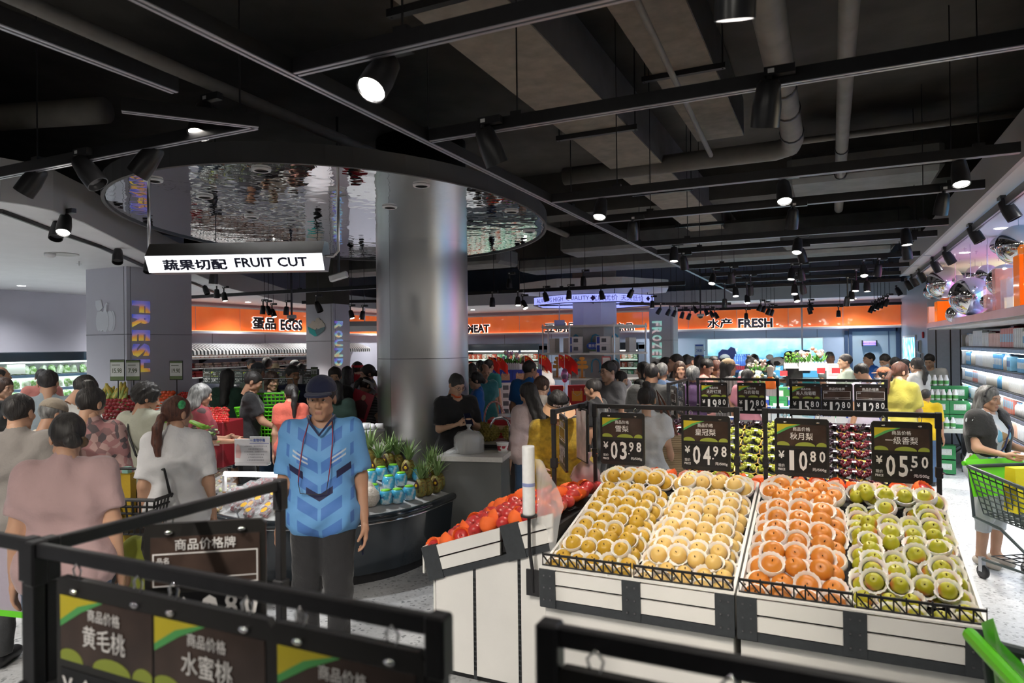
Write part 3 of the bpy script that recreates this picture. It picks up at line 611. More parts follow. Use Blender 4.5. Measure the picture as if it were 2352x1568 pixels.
def unit(label,w,D,loc,rz,fence=True,zb=1.02,name='produce_stand',group=None,panel0=True):
 """tilted produce bin: front edge along local x at y=0, tray rising to the back"""
 t=thing(name,label,'produce stand',loc,rz,group)
 MB().box(0.01,w-.01,.035,D,.10,ZF-.165,.004).build('lower_panel',shelf_white,t)
 MB().box(.03,w-.03,.08,D-.03,0,.10).build('plinth',black_metal,t)
 MB().box(0,w,-.004,.035,ZF-.195,ZF-.155).build('bottom_strip',brk,t)
 for z0 in(ZF-.150,ZF-.072):
  for a,b in((.085,w/2-.045),(w/2+.045,w-.085)):
   MB().prismx([(-.012+.05*(ZF-z0),z0),(.012+.05*(ZF-z0),z0),(.0085+.05*(ZF-z0-.066),z0+.066),(-.012+.05*(ZF-z0-.066),z0+.066)],a,b).build('front_slat',shelf_white,t)
 for a,b in((0,.085),(w/2-.045,w/2+.045),(w-.085,w)):
  q=MB().prismx([(-.018+.008,ZF-.19),(.014,ZF-.19),(.014,ZF+.002),(-.018,ZF+.002)],a,b).build('bracket',brk,t)
  rv=MB()
  for dx in(.3,.7):
   for dz in(.03,.09,.15):rv.bc((a+(b-a)*dx,-.017,ZF-dz),(.008,.004,.008))
  q2=rv.build('rivet_row',rivet_m,q);q2['kind']='stuff'
 MB().box(-.0,w,-.012,.012,ZF+.002,ZF+.010).build('front_lip',shelf_white,t)
 for xx in(0,w-.014):MB().prismx([(0,ZF+.008),(D,zb+.05),(D,zb-.2),(0,ZF-.16)],xx,xx+.014).build('side_board',shelf_white,t)
 MB().prismx([(.014,ZF-.07),(D*.78,zb-.06),(D*.78,zb-.0),(D,zb-.0),(D,zb-.10),(.014,ZF-.13)],.015,w-.015).build('tray_bed',mat_black,t)
 if fence:
  fm=fence_mesh(w/2-.012)
  obj('front_fence',fm,t,(.006,.016,ZF+.004));obj('front_fence',fm,t,(w/2+.006,.016,ZF+.004))
 return t
PX0,PX1,PX2,PY=-1.355,-.405,.545,3.2
unit('white slatted produce stand holding yellow and cream pears',.945,1.2,(PX0,PY,0),0)
unit('white slatted produce stand holding orange and green pears',.945,1.2,(PX1+.005,PY,0),0)
def zbed(y,D=1.2,zb=1.02):return ZF-.07+(zb-.06-(ZF-.07))*min(y/(D*.78),1)if y<D*.78 else zb
# narrow rear bin with peaches
t=thing('rear_bin','narrow white bin with peaches behind the pear stands','produce stand',(PX0,PY+1.2,0));MB().box(0,1.9,.02,.50,.1,.86).build('bin_body',shelf_white,t);MB().box(.02,1.88,.04,.46,.86,.93).build('bin_mat',mat_black,t);MB().box(.05,1.85,.06,.46,0,.1).build('plinth',black_metal,t)
# apple stand turned to face left, its side towards the viewer
AX0,AX1,AY0,AY1=-2.2,-1.37,3.42,4.45
t=thing('apple_stand','white stand with slotted uprights heaped with red apples','produce stand',(AX0,AY0,0))
dA=AX1-AX0;zfa,zba=.735,1.02
def sl(x):return zfa+(zba-zfa)*x/dA
for i,(a,b)in enumerate(((.09,.335),(.355,.615),(.635,dA))):
 MB().prismy([(a,.05),(b,.05),(b,sl(b)-.20),(a,sl(a)-.20)],0,.015).build('side_panel',shelf_white,t)
for a in(.335,.615):
 q=MB().box(a,a+.02,.001,.018,.03,sl(a)-.19).build('slotted_upright',brk,t);mb=MB();z=.08
 while z<sl(a)-.25:mb.box(a+.003,a+.008,-.001,.001,z,z+.018).box(a+.012,a+.017,-.001,.001,z,z+.018);z+=.028
 s_=mb.build('slot_row',mat('slot_dark',(.004,.004,.004),.9),q);s_['kind']='stuff'
for k in(0,1):
 o0,o1=(.075,.005)if k==0 else(.155,.085)
 for a,b in((.10,.515),(.625,dA)):MB().prismy([(a,sl(a)-o0),(b,sl(b)-o0),(b,sl(b)-o1),(a,sl(a)-o1)],-.012,.004).build('side_slat',shelf_white,t)
for a,b in((-.0,.10),(.515,.625)):MB().prismy([(a+.055,sl(a)-.185),(b+.055,sl(b)-.185),(b,sl(b)+.003),(a,sl(a)+.003)],-.017,.006).build('bracket',brk,t)
MB().prismy([(.05,sl(.05)-.20),(dA,sl(dA)-.20),(dA,sl(dA)-.16),(.05,sl(.05)-.16)],-.012,.01).build('bottom_strip',brk,t)
MB().box(.0,.012,0,AY1-AY0,zfa-.15,zfa+.006).build('front_slat',shelf_white,t);MB().prismy([(.01,zfa-.09),(dA,zba-.09),(dA,zba-.15),(.01,zfa-.15)],.02,AY1-AY0).build('tray_bed',mat_black,t)
MB().box(.06,.075,.02,AY1-AY0,.05,.56).build('front_panel',shelf_white,t);MB().box(.1,dA,.05,AY1-AY0,0,.05).build('plinth',black_metal,t);MB().prismy([(.08,.05),(dA,.05),(dA,sl(dA)-.2),(.08,sl(.08)-.2)],AY1-AY0-.02,AY1-AY0).build('far_panel',shelf_white,t)
# ------ fruit
def fruit_mat(name,c1,c2,scale=3,rough=.42,speck=None):
 m=ramp_mat(name,'noise',[(.35,c1),(.65,c2)],rough=rough,scale=scale,detail=4);b=m.node_tree.nodes['Principled BSDF'];b.inputs['Subsurface Weight'].default_value=.08;b.inputs['Subsurface Radius'].default_value=(.03,.02,.005);b.inputs['Subsurface Scale'].default_value=.3
 return m
stalk=mat('stalk_brown',(.10,.05,.02),.8)
def fruit_mesh(name,m,r=.043,sq=.96,neck=0.0,dim=.25):
 prof=[];n=11
 for i in range(n+1):
  a=PI*i/n;rr=math.sin(a);zz=-math.cos(a)*sq
  if neck and zz>0:rr*=1-neck*zz*.55;zz*=1+neck*.55
  zz*=1-dim*math.exp(-(rr*4.0)**2)
  prof.append((max(rr,.02)*r,zz*r))
 mb=MB().lathe(prof,16,cap=True);top=prof[-1][1]
 mb.mi_(1).tube([(0,0,top-.004),(.003,.002,top+.012)],.0022,5);mb.lathe([(.006,prof[0][1]+.0005),(.001,prof[0][1]-.001)],6)
 return shade_auto(mb.mesh(name,[m,stalk]),1.2)
def net_mesh(name,m,r=.047,a0=.30,a1=1.75,n=34,ribs=17,amp=.0034):
 mb=MB();k=11;V=[];Fc=[]
 for i in range(k+1):
  a=a0+(a1-a0)*min(i,9)/9
  for j in range(n):
   th=2*PI*j/n;w=abs(math.sin(ribs*.5*th+i*1.05));edge=(amp*1.3*math.sin(ribs*th)if i==9 else 0)-(0,.003,.014)[max(0,i-9)]
   rr=(r+amp*w+.0085*(min(i,9)/9)**1.5)if i<10 else r+(.003,-.004)[i-10];V.append((rr*math.sin(a)*math.cos(th),rr*math.sin(a)*math.sin(th),-rr*math.cos(a)+edge))
 for i in range(k):
  for j in range(n):Fc.append((i*n+j,i*n+(j+1)%n,(i+1)*n+(j+1)%n,(i+1)*n+j))
 mb.add(V,Fc);return shade_auto(mb.mesh(name,m),.7)
foam=mat('white_foam',(.86,.84,.81),.75,sss=.15);foam_o=mat('orange_foam',(.95,.16,.03),.7)
m_yel=fruit_mat('yellow_pear_skin',(.50,.29,.02),(.58,.37,.04));m_cream=fruit_mat('cream_pear_skin',(.68,.44,.12),(.74,.52,.19));m_org=fruit_mat('orange_pear_skin',(.55,.17,.015),(.62,.23,.03));m_grn=ramp_mat('green_pear_skin','noise',[(.30,(.33,.36,.01)),(.52,(.44,.40,.02)),(.66,(.52,.15,.03))],.4,9,2)
m_red=ramp_mat('apple_skin','noise',[(.3,(.50,.02,.025)),(.55,(.62,.07,.06)),(.75,(.72,.30,.16))],.3,11,3,stretch=(1,1,.25));m_peach=ramp_mat('peach_skin','noise',[(.35,(.66,.18,.13)),(.6,(.80,.42,.28))],.6,14,3)
NETS=[net_mesh('foam_net',foam),net_mesh('foam_net',foam,a0=.3,a1=1.45),net_mesh('foam_net',foam,a0=.25,a1=2.0)]
ONET=[net_mesh('foam_net',foam_o,a1=1.6),net_mesh('foam_net',foam_o,a1=2.1)]
def put_fruit(name,me,nets,p,rot,label,cat,group,s=1.0,net=None):
 o=tag(obj(name,me,None,p,rot,s),label,cat,group)
 if net is not None:obj('foam_net',nets[net],o)
 return o
rnd=random.Random(3)
def pear_field(x0,x1,me,label,cat,name,nx,ny,s=1.0,seed=1,sx=1.0,ell=False):
 r=random.Random(seed);dx=(x1-x0)/nx;D=1.15;dy=(D-.03)/ny
 for layer in(0,1):
  for j in range(ny-(1 if layer else 0)):
   for i in range(nx-(1 if layer else 0)):
    if layer==0 and 0<i<nx-1 and 0<j<ny-2 and r.random()<.35:continue
    if layer==1 and(j==0 or(ell and r.random()<.15)):continue
    x=x0+dx*(i+.5+(.5 if layer else 0))+r.uniform(-.006,.006);y=.055+dy*(j+.5*layer)+r.uniform(-.008,.008)
    if y>1.13:continue
    z=zbed(y)+.045+(.052 if layer else 0)+r.uniform(-.004,.006)
    if y>.93:z=1.02+.045+(.03 if layer else 0)
    tilt=r.uniform(.35,1.0);q=Euler((tilt,r.uniform(-.3,.3),0)).to_matrix()@Euler((0,0,r.uniform(0,6))).to_matrix()
    nt_=r.choice([0,0,0,1,2])if r.random()<.9 else None
    o=put_fruit(name,me,NETS,(x,PY+y,z),q.to_euler(),'%s, %s layer, row %d from the front, place %d'%(label,('lower','upper')[layer],j+1,i+1),'pear',label+' pile',s*r.uniform(.95,1.06),nt_)
pm1=fruit_mesh('yellow_pear',m_yel,r=.0415,neck=.12);pm2=fruit_mesh('cream_pear',m_cream,r=.0415,neck=.12);pm3=fruit_mesh('orange_pear',m_org,sq=.88);pm4=fruit_mesh('green_pear',m_grn,r=.038,neck=.35)
pear_field(PX0+.02,PX0+.455,pm1,'yellow pear in white net','pear','yellow_pear',5,12,seed=1)
pear_field(PX0+.475,PX1-.03,pm2,'cream pear in white net','pear','cream_pear',5,12,seed=2)
pear_field(PX1+.025,PX1+.455,pm3,'round orange pear in white net','pear','orange_pear',4,10,1.16,seed=3)
pear_field(PX1+.47,PX2-.02,pm4,'small green red pear in white net','pear','green_pear',5,13,seed=4,ell=True)
am=fruit_mesh('red_apple',m_red,r=.042,sq=.9,dim=.35);pcm=fruit_mesh('peach',m_peach,r=.045,sq=.92,dim=.3)
for j in range(11):
 for i in range(9):
  x=.05+i*.088+rnd.uniform(-.01,.01);y=.06+j*.09+rnd.uniform(-.01,.01)
  if x>dA-.06:continue
  hump=.10*math.sin(PI*min(1,max(0,(x)/dA)))*math.sin(PI*min(1,(y+.08)/1.1))
  p=(AX0+x,AY0+y,sl(x)-.035+hump+rnd.uniform(0,.02));net=rnd.choice([None,None,0,1])
  put_fruit('red_apple',am,ONET,p,(rnd.uniform(0,1.5),rnd.uniform(-.6,.6),rnd.uniform(0,6)),('netted' if net is not None else 'bare')+' red apple on the apple stand, row %d from the camera, place %d'%(j+1,i+1),'apple','apples in nets on the apple stand' if net is not None else 'bare apples on the apple stand',1,net)
for i in range(16):
 for j in range(3):put_fruit('peach',pcm,ONET,(PX0+.1+i*.115+rnd.uniform(-.01,.01),PY+1.28+j*.115,.975+.02*j),(rnd.uniform(0,1),rnd.uniform(-.5,.5),rnd.uniform(0,6)),'pink peach in an orange net behind the pears, row %d, place %d'%(j+1,i+1),'peach','peaches behind the pear stands',1.05,rnd.choice([0,1]))
for x,y in((2120,1130),(1700,1118)):
 p=aty(x,y,PY+1.1);put_fruit('red_apple',am,ONET,tuple(p),(.8,0,1),'stray red apple lying at the back of the %s pears'%('green' if x>2000 else 'cream'),'apple',None,1.1,1 if x>2000 else None)
 # ------ price boards and frames
bd_black=mat('board_black',(.022,.021,.02),.3,nz=.1,ns=10);bd_card=ramp_mat('card_print','noise',[(.35,(.035,.025,.022)),(.65,(.075,.05,.04))],.16,6,3);bd_white=mat('digit_white',(.86,.84,.82),.6);bd_y=mat('card_yellow',(.62,.52,.03),.35);bd_g=mat('card_green',(.10,.42,.12),.35);bd_hill=mat('card_hill',(.30,.36,.05),.4);flap=mat('digit_flap',(.010,.010,.011),.35)
hook_m=chrome
BW,BH=.30,.345
_pan=MB().prismy([(-BW/2+.012,-BH),(BW/2-.012,-BH),(BW/2,-BH+.012),(BW/2,-.012),(BW/2-.012,0),(-BW/2+.012,0),(-BW/2,-.012),(-BW/2,-BH+.012)],-.008,.008).mesh('panel',bd_black)
_cardg=MB().box(-.135,.135,-.0095,-.008,-.163,-.035).mesh('card',bd_card)
_print=MB().mi_(0).prismy([(-.135,-.035),(-.02,-.035),(-.08,-.052),(-.135,-.085)],-.0102,-.0096).mi_(1).prismy([(-.02,-.035),(-.005,-.035),(-.07,-.062),(-.135,-.098),(-.135,-.085),(-.08,-.052)],-.0101,-.0096).mi_(2)
for cx,rx in((-.105,.04),(.02,.055),(.11,.03)):_print.prismy([(max(-.135,min(.135,cx+rx*math.cos(a))),-.163+.024*math.sin(a))for a in[PI*k/10 for k in range(11)]],-.0101,-.0096)
_print=_print.mesh('card_print',[bd_y,bd_g,bd_hill])
_frame=MB().box(-.13,.13,-.0101,-.0096,-.080,-.077).box(-.13,.13,-.0101,-.0096,-.163,-.160).box(-.13,-.127,-.0101,-.0096,-.160,-.080).box(.127,.13,-.0101,-.0096,-.160,-.080).box(-.13,.13,-.0101,-.0096,-.146,-.144).mesh('card_print',bd_white)
_flaps=MB().box(-.135,.135,-.0095,-.008,-.322,-.180).mesh('digit_window',flap)
_hook=MB().tube([(.0,0,-.022),(.006,0,-.002),(.012,0,.018),(.0,0,.032),(-.012,0,.018),(-.008,0,.004)],.0022,6).ball((.0,-.008,-.022),(.012,.006,.006),8,4).mesh('hook',hook_m,True)
def board(label,p,rz,price,name,plain=False,group=None):
 t=thing('price_board',label,'price board',p,rz,group)
 obj('panel',_pan,t);obj('card',_cardg,t);obj('card_print',_frame if plain else _print,t);obj('digit_window',_flaps,t)
 for sx in(-.09,.09):obj('hook',_hook,t,(sx,-.004,0),(0,0,0))
 mb=MB();y=-.0112
 if plain:put_text(mb,'商品价格牌',0,-.055,.15,.03,y,.006);put_text(mb,'品名',-.105,-.095,.03,.016,y,.006);put_text(mb,'产地',-.0,-.153,.03,.011,y,.006)
 else:put_text(mb,'商品价格',0,-.062,.095,.024,y,.006);put_text(mb,name,.0,-.105,.035*len(name)+.02,.042,y,.006)
 mb.build('title',bd_white,t)
 mb=MB();put_text(mb,'¥',-.112,-.218,.034,.045,y,.02);put_text(mb,'现价',-.112,-.283,.036,.018,y,.006);put_text(mb,'PRICE',-.112,-.306,.04,.014,y,.02);put_text(mb,'元/500g',.095,-.30,.075,.022,y,.02)
 d=price.replace('.','')
 put_text(mb,d[0],-.055,-.25,.046 if d[0]!='1' else .026,.118,y,.02);put_text(mb,d[1],.008,-.25,.046 if d[1]!='1' else .026,.118,y,.02)
 put_text(mb,d[2],.062,-.222,.032,.065,y,.02);put_text(mb,d[3],.112,-.222,.032,.065,y,.02);put_text(mb,'.',.045,-.268,.010,.010,y,.02)
 mb.build('price_digits',bd_white,t)
 return t
def pframe(label,p0,p1,z,zb0,group=None,clamp=True):
 a,b=Vector((*p0,0)),Vector((*p1,0));L=(b-a).length;rz=math.atan2(b.y-a.y,b.x-a.x)
 t=thing('price_sign_stand',label,'sign stand',tuple(a),rz,group)
 MB().box(-.012,L+.012,-.009,.009,z-.03,z,.003).build('rail',black_metal,t)
 for x in(0,L):
  q=MB().box(x-.012,x+.012,-.012,.012,zb0,z-.03,.002).build('post',black_metal,t)
  MB().box(x-.017,x+.017,-.017,.017,z-.09,z+.003,.004).build('corner_joint',black_metal,q)
  if clamp:MB().box(x-.018,x+.018,-.02,.02,z-.36,z-.30,.004).mi_(1).ball((x+.02,-.02,z-.33),.008).build('clamp',[black_metal,chrome],q)
 return t
ZR=1.52
def fr(q,z=ZR):p=atz(q[0],q[1],z);return(p.x,p.y)
def fboards(rows,Y,z=ZR-.055):
 for x,y,price,nm,plain,lb in rows:p=aty(x,y,Y);board(lb,(p.x,Y-.004,z),0,price,nm,plain)
YP=4.42
pframe('black price frame standing behind the yellow pears',(aty(1366,930,YP).x,YP),(aty(1692,945,YP).x,YP),ZR,.95)
pframe('black price frame standing behind the orange pears',(aty(1757,940,YP).x,YP),(aty(2155,948,YP).x,YP),ZR,.95)
fboards([(1430,985,'03.98','雪梨',False,'black price board reading 03.98 behind the yellow pears'),(1621,1000,'04.98','皇冠梨',False,'black price board reading 04.98 behind the cream pears'),(1841,1005,'10.80','秋月梨',False,'black price board reading 10.80 behind the orange pears'),(2070,1010,'05.50','一级香梨',False,'black price board reading 05.50 behind the green pears')],YP)
a,b_=atz(1258,940,ZR),atz(1360,922,ZR);xs=(a.x+b_.x)/2
pframe('black price frame running back over the apple stand',(xs,a.y),(xs,b_.y),ZR,.98)
board('price board reading 03.98 seen edge-on over the apples',(xs-.012,a.y+.2,ZR-.055),-PI/2+.5,'03.98','红富士',True)
t=thing('hanging_poster','white sheet in a thin black frame clipped to the apple price frame','poster',(xs+.02,a.y+.47,ZR-.03),-PI/2+.62);MB().box(-.12,.12,-.006,.006,-.36,0,.003).build('frame',black_metal,t);MB().box(-.11,.11,-.009,-.006,-.35,-.012).build('sheet',mat('poster_sheet',(.75,.68,.66),.4,nz=.2,ns=14),t);MB().box(-.02,.02,-.02,.02,-.02,.03).build('clip',black_metal,t)
YG=8.0
ZG=aty(1700,868,YG).z
for l_,x0,x1 in(('left',1548,1786),('right',1816,2035)):pframe('black price frame over the %s grape stand'%l_,(aty(x0+55 if l_=='left' else x0,870,YG).x,YG),(aty(x1,870,YG).x,YG),ZG,.9)
fboards([(1640,900,'19.80','无籽红提',False,'far price board reading 19.80, leftmost over the grapes'),(1726,900,'12.80','马奶葡萄',False,'far price board reading 12.80 with green print, second from left'),(1851,900,'15.80','美人指葡萄',False,'far price board reading 15.80, middle one over the grapes'),(1922,900,'12.80','',True,'far plain price board reading 12.80 left of its twin'),(1999,900,'12.80','',True,'far plain price board reading 12.80 at the right end')],YG,ZG-.05)
xg=aty(1603,870,YG).x-.1;pframe('black price frame running towards the camera left of the grapes',(xg,6.9),(xg,7.9),ZG,.9);board('price board hanging edge-on left of the grapes',(xg-.01,7.2,ZG-.05),-PI/2+.4,'16.80','红富士',True);board('second edge-on price board left of the grapes',(xg-.01,7.6,ZG-.05),-PI/2+.4,'12.80','红富士',True)
# ---- foreground peach stand with its frames (the photographer leans over it)
a,b_,c_=fr((90,1238)),fr((995,1422)),fr((655,1103));yn=(a[1]+b_[1])/2;xn=(a[0]+c_[0])/2
pframe('blurred foreground price frame with three peach boards',(xn,yn),(b_[0],yn),ZR,.62)
pframe('foreground price frame running back from the left corner',(xn-.006,c_[1]),(xn-.006,yn+.03),ZR,.62)
fboards([(255,1420,'09.80','黄毛桃',False,'blurred foreground board for yellow peaches reading 09.80'),(490,1470,'08.80','水蜜桃',False,'blurred foreground peach board in the middle of three'),(800,1500,'07.80','水蜜桃',False,'blurred foreground peach board nearest the frame corner')],yn,ZR-.055)
board('foreground plain board ending in 80 facing right',(xn+.012,yn+.42,ZR-.055),PI/2-.95,'08.80','',True)
e_=fr((1262,1430));pframe('blurred foreground price frame at bottom centre',(e_[0],e_[1]),(e_[0]+1.1,e_[1]),ZR,.62)
fboards([(1520,1560,'12.80','',True,'foreground plain board at the bottom centre edge')],e_[1],ZR-.055)
a2,b2=fr((0,1242)),None
pframe('foreground price frame leaving the picture at the left',(xn-.5,yn+.012),(xn-.04,yn+.012),ZR,.62)
unit('foreground peach stand under the blurred price boards',1.0,.5,(xn+.02,yn-.06,0),0,fence=False,zb=.95);unit('foreground stand under the bottom centre price frame',1.05,.5,(e_[0]+.02,e_[1]-.06,0),0,fence=False,zb=.95)
# ---- plastic bag rolls
film=mat('bag_film',(.80,.80,.80),.2,alpha=.34,coat=.4);rollm=mat('bag_roll',(.78,.79,.80),.35,nz=.06,ns=30);blue_ink=mat('blue_print',(.25,.30,.55),.6)
def bag_roll(label,p,L=.36,r=.034,pole=.5,sheet=True):
 t=thing('bag_roll',label,'bag roll',p)
 MB().lathe([(r*.97,0),(r,.01),(r,L-.01),(r*.97,L)],20).build('roll',rollm,t,True);MB().lathe([(r+.001,L*.42),(r+.001,L*.47)],20,cap=False).build('print_band',blue_ink,t,True)
 MB().lathe([(r*1.35,-.008),(r*1.35,0)],16).build('disc',black_metal,t)
 if pole:MB().tube([(0,0,-.008),(0,0,-.18),(.008,.02,-.30),(.008,.02,-pole)],.010,8).box(-.03,.045,.02,.032,-pole-.02,-pole+.12).build('pole',black_metal,t)
 return t
p=aty(1215,1182,3.36);bag_roll('tall white plastic bag roll on a bent pole between apples and pears',tuple(p),.37,.034,.42)
mb=MB();V=[];n1,n2=8,6
for i in range(n1+1):
 for j in range(n2+1):u,v=i/n1,j/n2;V.append((.03+u*.16-.06*v*u,.02+.04*math.sin(u*9+v*3)*.5,.30-.25*u*u-.36*v*(1-.2*u)+.02*math.sin(v*8)))
mb.add(V,[(i*(n2+1)+j,(i+1)*(n2+1)+j,(i+1)*(n2+1)+j+1,i*(n2+1)+j+1)for i in range(n1)for j in range(n2)])
tag(mb.build('plastic_bag',film,None,True,tuple(p)),'loose clear plastic bag pulled from the roll over the apples','plastic bag')
# ------ grape stands
GY=aty(1790,1098,1).y;GY=5.9
gx0,gxm,gx1=aty(1437,1090,GY).x,aty(1792,1098,GY).x,aty(2078,1128,GY).x
unit('grey white slatted stand with red and green grape packs',gxm-gx0-.005,1.35,(gx0,GY,0),0,fence=False,zb=1.14);unit('grey white slatted stand with dark grape packs',gx1-gxm-.005,1.35,(gxm+.005,GY,0),0,fence=False,zb=1.14)
def grape_pack(name,gm,label,seed,grp):
 r=random.Random(seed);t=thing(name,label,'grape pack',(0,0,0),0,grp)
 w,d,h=.075,.055,.03
 MB().prism([(-w,-d+.02),(-w+.02,-d),(w-.02,-d),(w,-d+.02),(w,d-.02),(w-.02,d),(-w+.02,d),(-w,d-.02)],0,.012).build('tray',mat('pack_black',(.015,.015,.015),.4),t)
 oc=[(-w,-d+.02),(-w+.02,-d),(w-.02,-d),(w,-d+.02),(w,d-.02),(w-.02,d),(-w+.02,d),(-w,d-.02)]
 MB().tube([(x*1.03,y*1.03,.013)for x,y in oc],.0035,5,closed=True).build('gold_rim',mat('gold_rim',(.72,.45,.08),.35,.6),t)
 mb=MB()
 for k in range(26):
  a=r.uniform(0,6.28);q=math.sqrt(r.random());mb.ball((q*.056*math.cos(a)*1.15,q*.045*math.sin(a),.022+.03*(1-q)+r.uniform(0,.012)),(.0125,.0125,.015),8,5)
 g=mb.build('grapes',gm,t,True);g['kind']='stuff'
 MB().box(.015,.042,-.03,-.012,.064,.065).build('label_sticker',mat('sticker_white',(.8,.8,.8),.5),t)
 return t
g_red=mat('red_grape',(.10,.012,.02),.12,nz=.3,ns=30,coat=.6);g_grn=mat('green_grape',(.36,.40,.06),.15,nz=.15,ns=30,coat=.6);g_blk=mat('black_grape',(.018,.008,.016),.12,nz=.3,ns=30,coat=.6)
protos=[]
for nm,gm,lb in(('red_grape_pack',g_red,'shrink-wrapped pack of red grapes'),('green_grape_pack',g_grn,'shrink-wrapped pack of green grapes'),('dark_grape_pack',g_blk,'shrink-wrapped pack of black grapes')):protos.append([grape_pack(nm,gm,lb,11,lb.replace('pack','packs')+' on the grape stands'),False,lb])
def gput(k,p,rot,where,i=0,j=0):
 pr=protos[k]
 if not pr[1]:pr[1]=True;o=pr[0];o.location=p;o.rotation_euler=rot
 else:o=dup(pr[0],p,rot)
 o.scale=(1.16,)*3
 o['label']=pr[2]+' on the '+where+', row %d, column %d'%(j+1,i+1);o['group']=pr[2]+' on the '+where;return o
def zg(y):return ZF-.07+(1.14-.06-(ZF-.07))*min(y/(1.35*.78),1)+.01 if y<1.05 else 1.15
for(xa,n,kinds,wh)in((gx0+.02,7,[0,0,0,0,1,1,1],'left grape stand'),(gxm+.03,6,[2,2,2,0,0,2],'right grape stand')):
 wid=(gxm-gx0 if wh[0]=='l' else gx1-gxm)-.05
 for i in range(n):
  for j in range(7):
   y=.085+j*.16;x=xa+wid*(i+.5)/n
   if wh[0]=='r' and i in(0,1,5)and j in(1,3,5):continue
   gput(kinds[i]if not(j==6 and rnd.random()<.4)else 2,(x,GY+y,zg(y)+.012),(.42+rnd.uniform(-.06,.06),rnd.uniform(-.05,.05),rnd.uniform(-.12,.12)),wh,i,j)
   # ------ chilled cut-fruit island
ic,ir=(-4.28,5.10),1.09
def arc(r,n=28,ends=True):
 P=[]
 if ends:P.append((ic[0]+r,5.66))
 P+=[(ic[0]+r*math.cos(-PI*k/n),ic[1]+r*math.sin(-PI*k/n))for k in range(n+1)]
 if ends:P.append((ic[0]-r,5.66))
 return P
gloss=mat('island_gloss',(.016,.023,.03),.12,nz=.1,ns=3,coat=.5)
t=thing('chilled_island','low dark glossy rounded chiller island under the mirror canopy','chiller',(0,0,0))
A_=arc(ir);B_=arc(ir-.04)
mb=MB();n=len(A_)
V=[(x,y,z)for(x,y),z in[(p,.085)for p in B_]]+[(x,y,.50)for x,y in A_]
mb.add(V,[(i,i+1,n+i+1,n+i)for i in range(n-1)]);mb.build('front_panel',gloss,t,True)
MB().tube([(x,y,.535)for x,y in A_],.034,10).build('bumper',gloss,t,True);MB().tube([(x,y,.497)for x,y in arc(ir+.004)],.008,6).build('chrome_strip',chrome,t,True)
K_=arc(ir-.09);MB().prism(K_,0,.09).build('kick_base',black_metal,t)
C_=arc(ir-.02);D_=arc(.28)
deck=mat('island_deck',(.45,.46,.46),.4,nz=.06,ns=60)
V=[(x,y,.555)for x,y in C_]+[(x,y,.74)for x,y in D_]
MB().add(V,[(i,n+i,n+i+1,i+1)for i in range(n-1)]).build('sloped_deck',deck,t,True)
for sx in(1,-1):
 x0=ic[0]+sx*(ir-.01);x1=ic[0]+sx*.28
 MB().box(min(x0,x1),max(x0,x1),5.655,5.667,.53,.74).build('glass_end',glass,t)
 MB().tube([(x0+sx*.03,5.67,.2),(x0+sx*.03,5.67,.545),(x0,5.67,.57),(x1,5.67,.57)],.008,6).build('chrome_edge',chrome,t,True)
 MB().box(min(x0,x1),max(x0,x1),5.63,5.65,0,.54).build('end_panel',shelf_white,t)
MB().box(ic[0]-.28,ic[0]+.28,5.05,5.66,0,.60).build('core_cabinet',grey_panel,t)
def zdeck(x,y):
 r=math.hypot(x-ic[0],min(0,y-ic[1]))if y<ic[1]else abs(x-ic[0])
 return .555+(.74-.555)*max(0,min(1,(ir-.02-r)/(ir-.30)))
def on_deck(px,py):
 z=.6
 for _ in range(6):p=atz(px,py,z);z=zdeck(p.x,p.y)+.004
 return Vector((p.x,p.y,z))
 # coconuts wrapped in blue film with green lids
coco_b=ramp_mat('coconut_film','noise',[(.3,(.03,.34,.62)),(.5,(.10,.50,.74)),(.62,(.70,.82,.86)),(.7,(.12,.45,.70))],.18,14,2,coat=.5)
ct=thing('wrapped_coconut','x','coconut');MB().lathe([(.032,0),(.050,.008),(.059,.045),(.058,.085),(.046,.112),(.030,.117)],18).build('film_body',coco_b,ct,True);MB().lathe([(.036,.112),(.040,.116),(.038,.124),(.002,.125)],18).build('lid',mat('lime_lid',(.25,.75,.05),.35),ct,True)
q=MB();put_text(q,'Coconut',0,.07,.05,.02,-.061,.02);q.build('print',mat('print_navy',(.05,.12,.4),.5),ct)
co=[(886,1160),(913,1157),(940,1148),(857,1128),(893,1118),(921,1112),(852,1102),(876,1096),(903,1090),(960,1100)]
for i,(x,y)in enumerate(co):
 p=on_deck(x,y);lb='blue wrapped coconut with lime lid, %s on the chiller'%('front row number %d'%(i+1)if i<3 else 'middle row number %d'%(i-2)if i<6 else 'back row number %d'%(i-5))
 if i==0:ct.location=p;ct['label']=lb;ct['group']='wrapped coconuts'
 else:dup(ct,tuple(p),random.uniform(-.5,.5),lb)
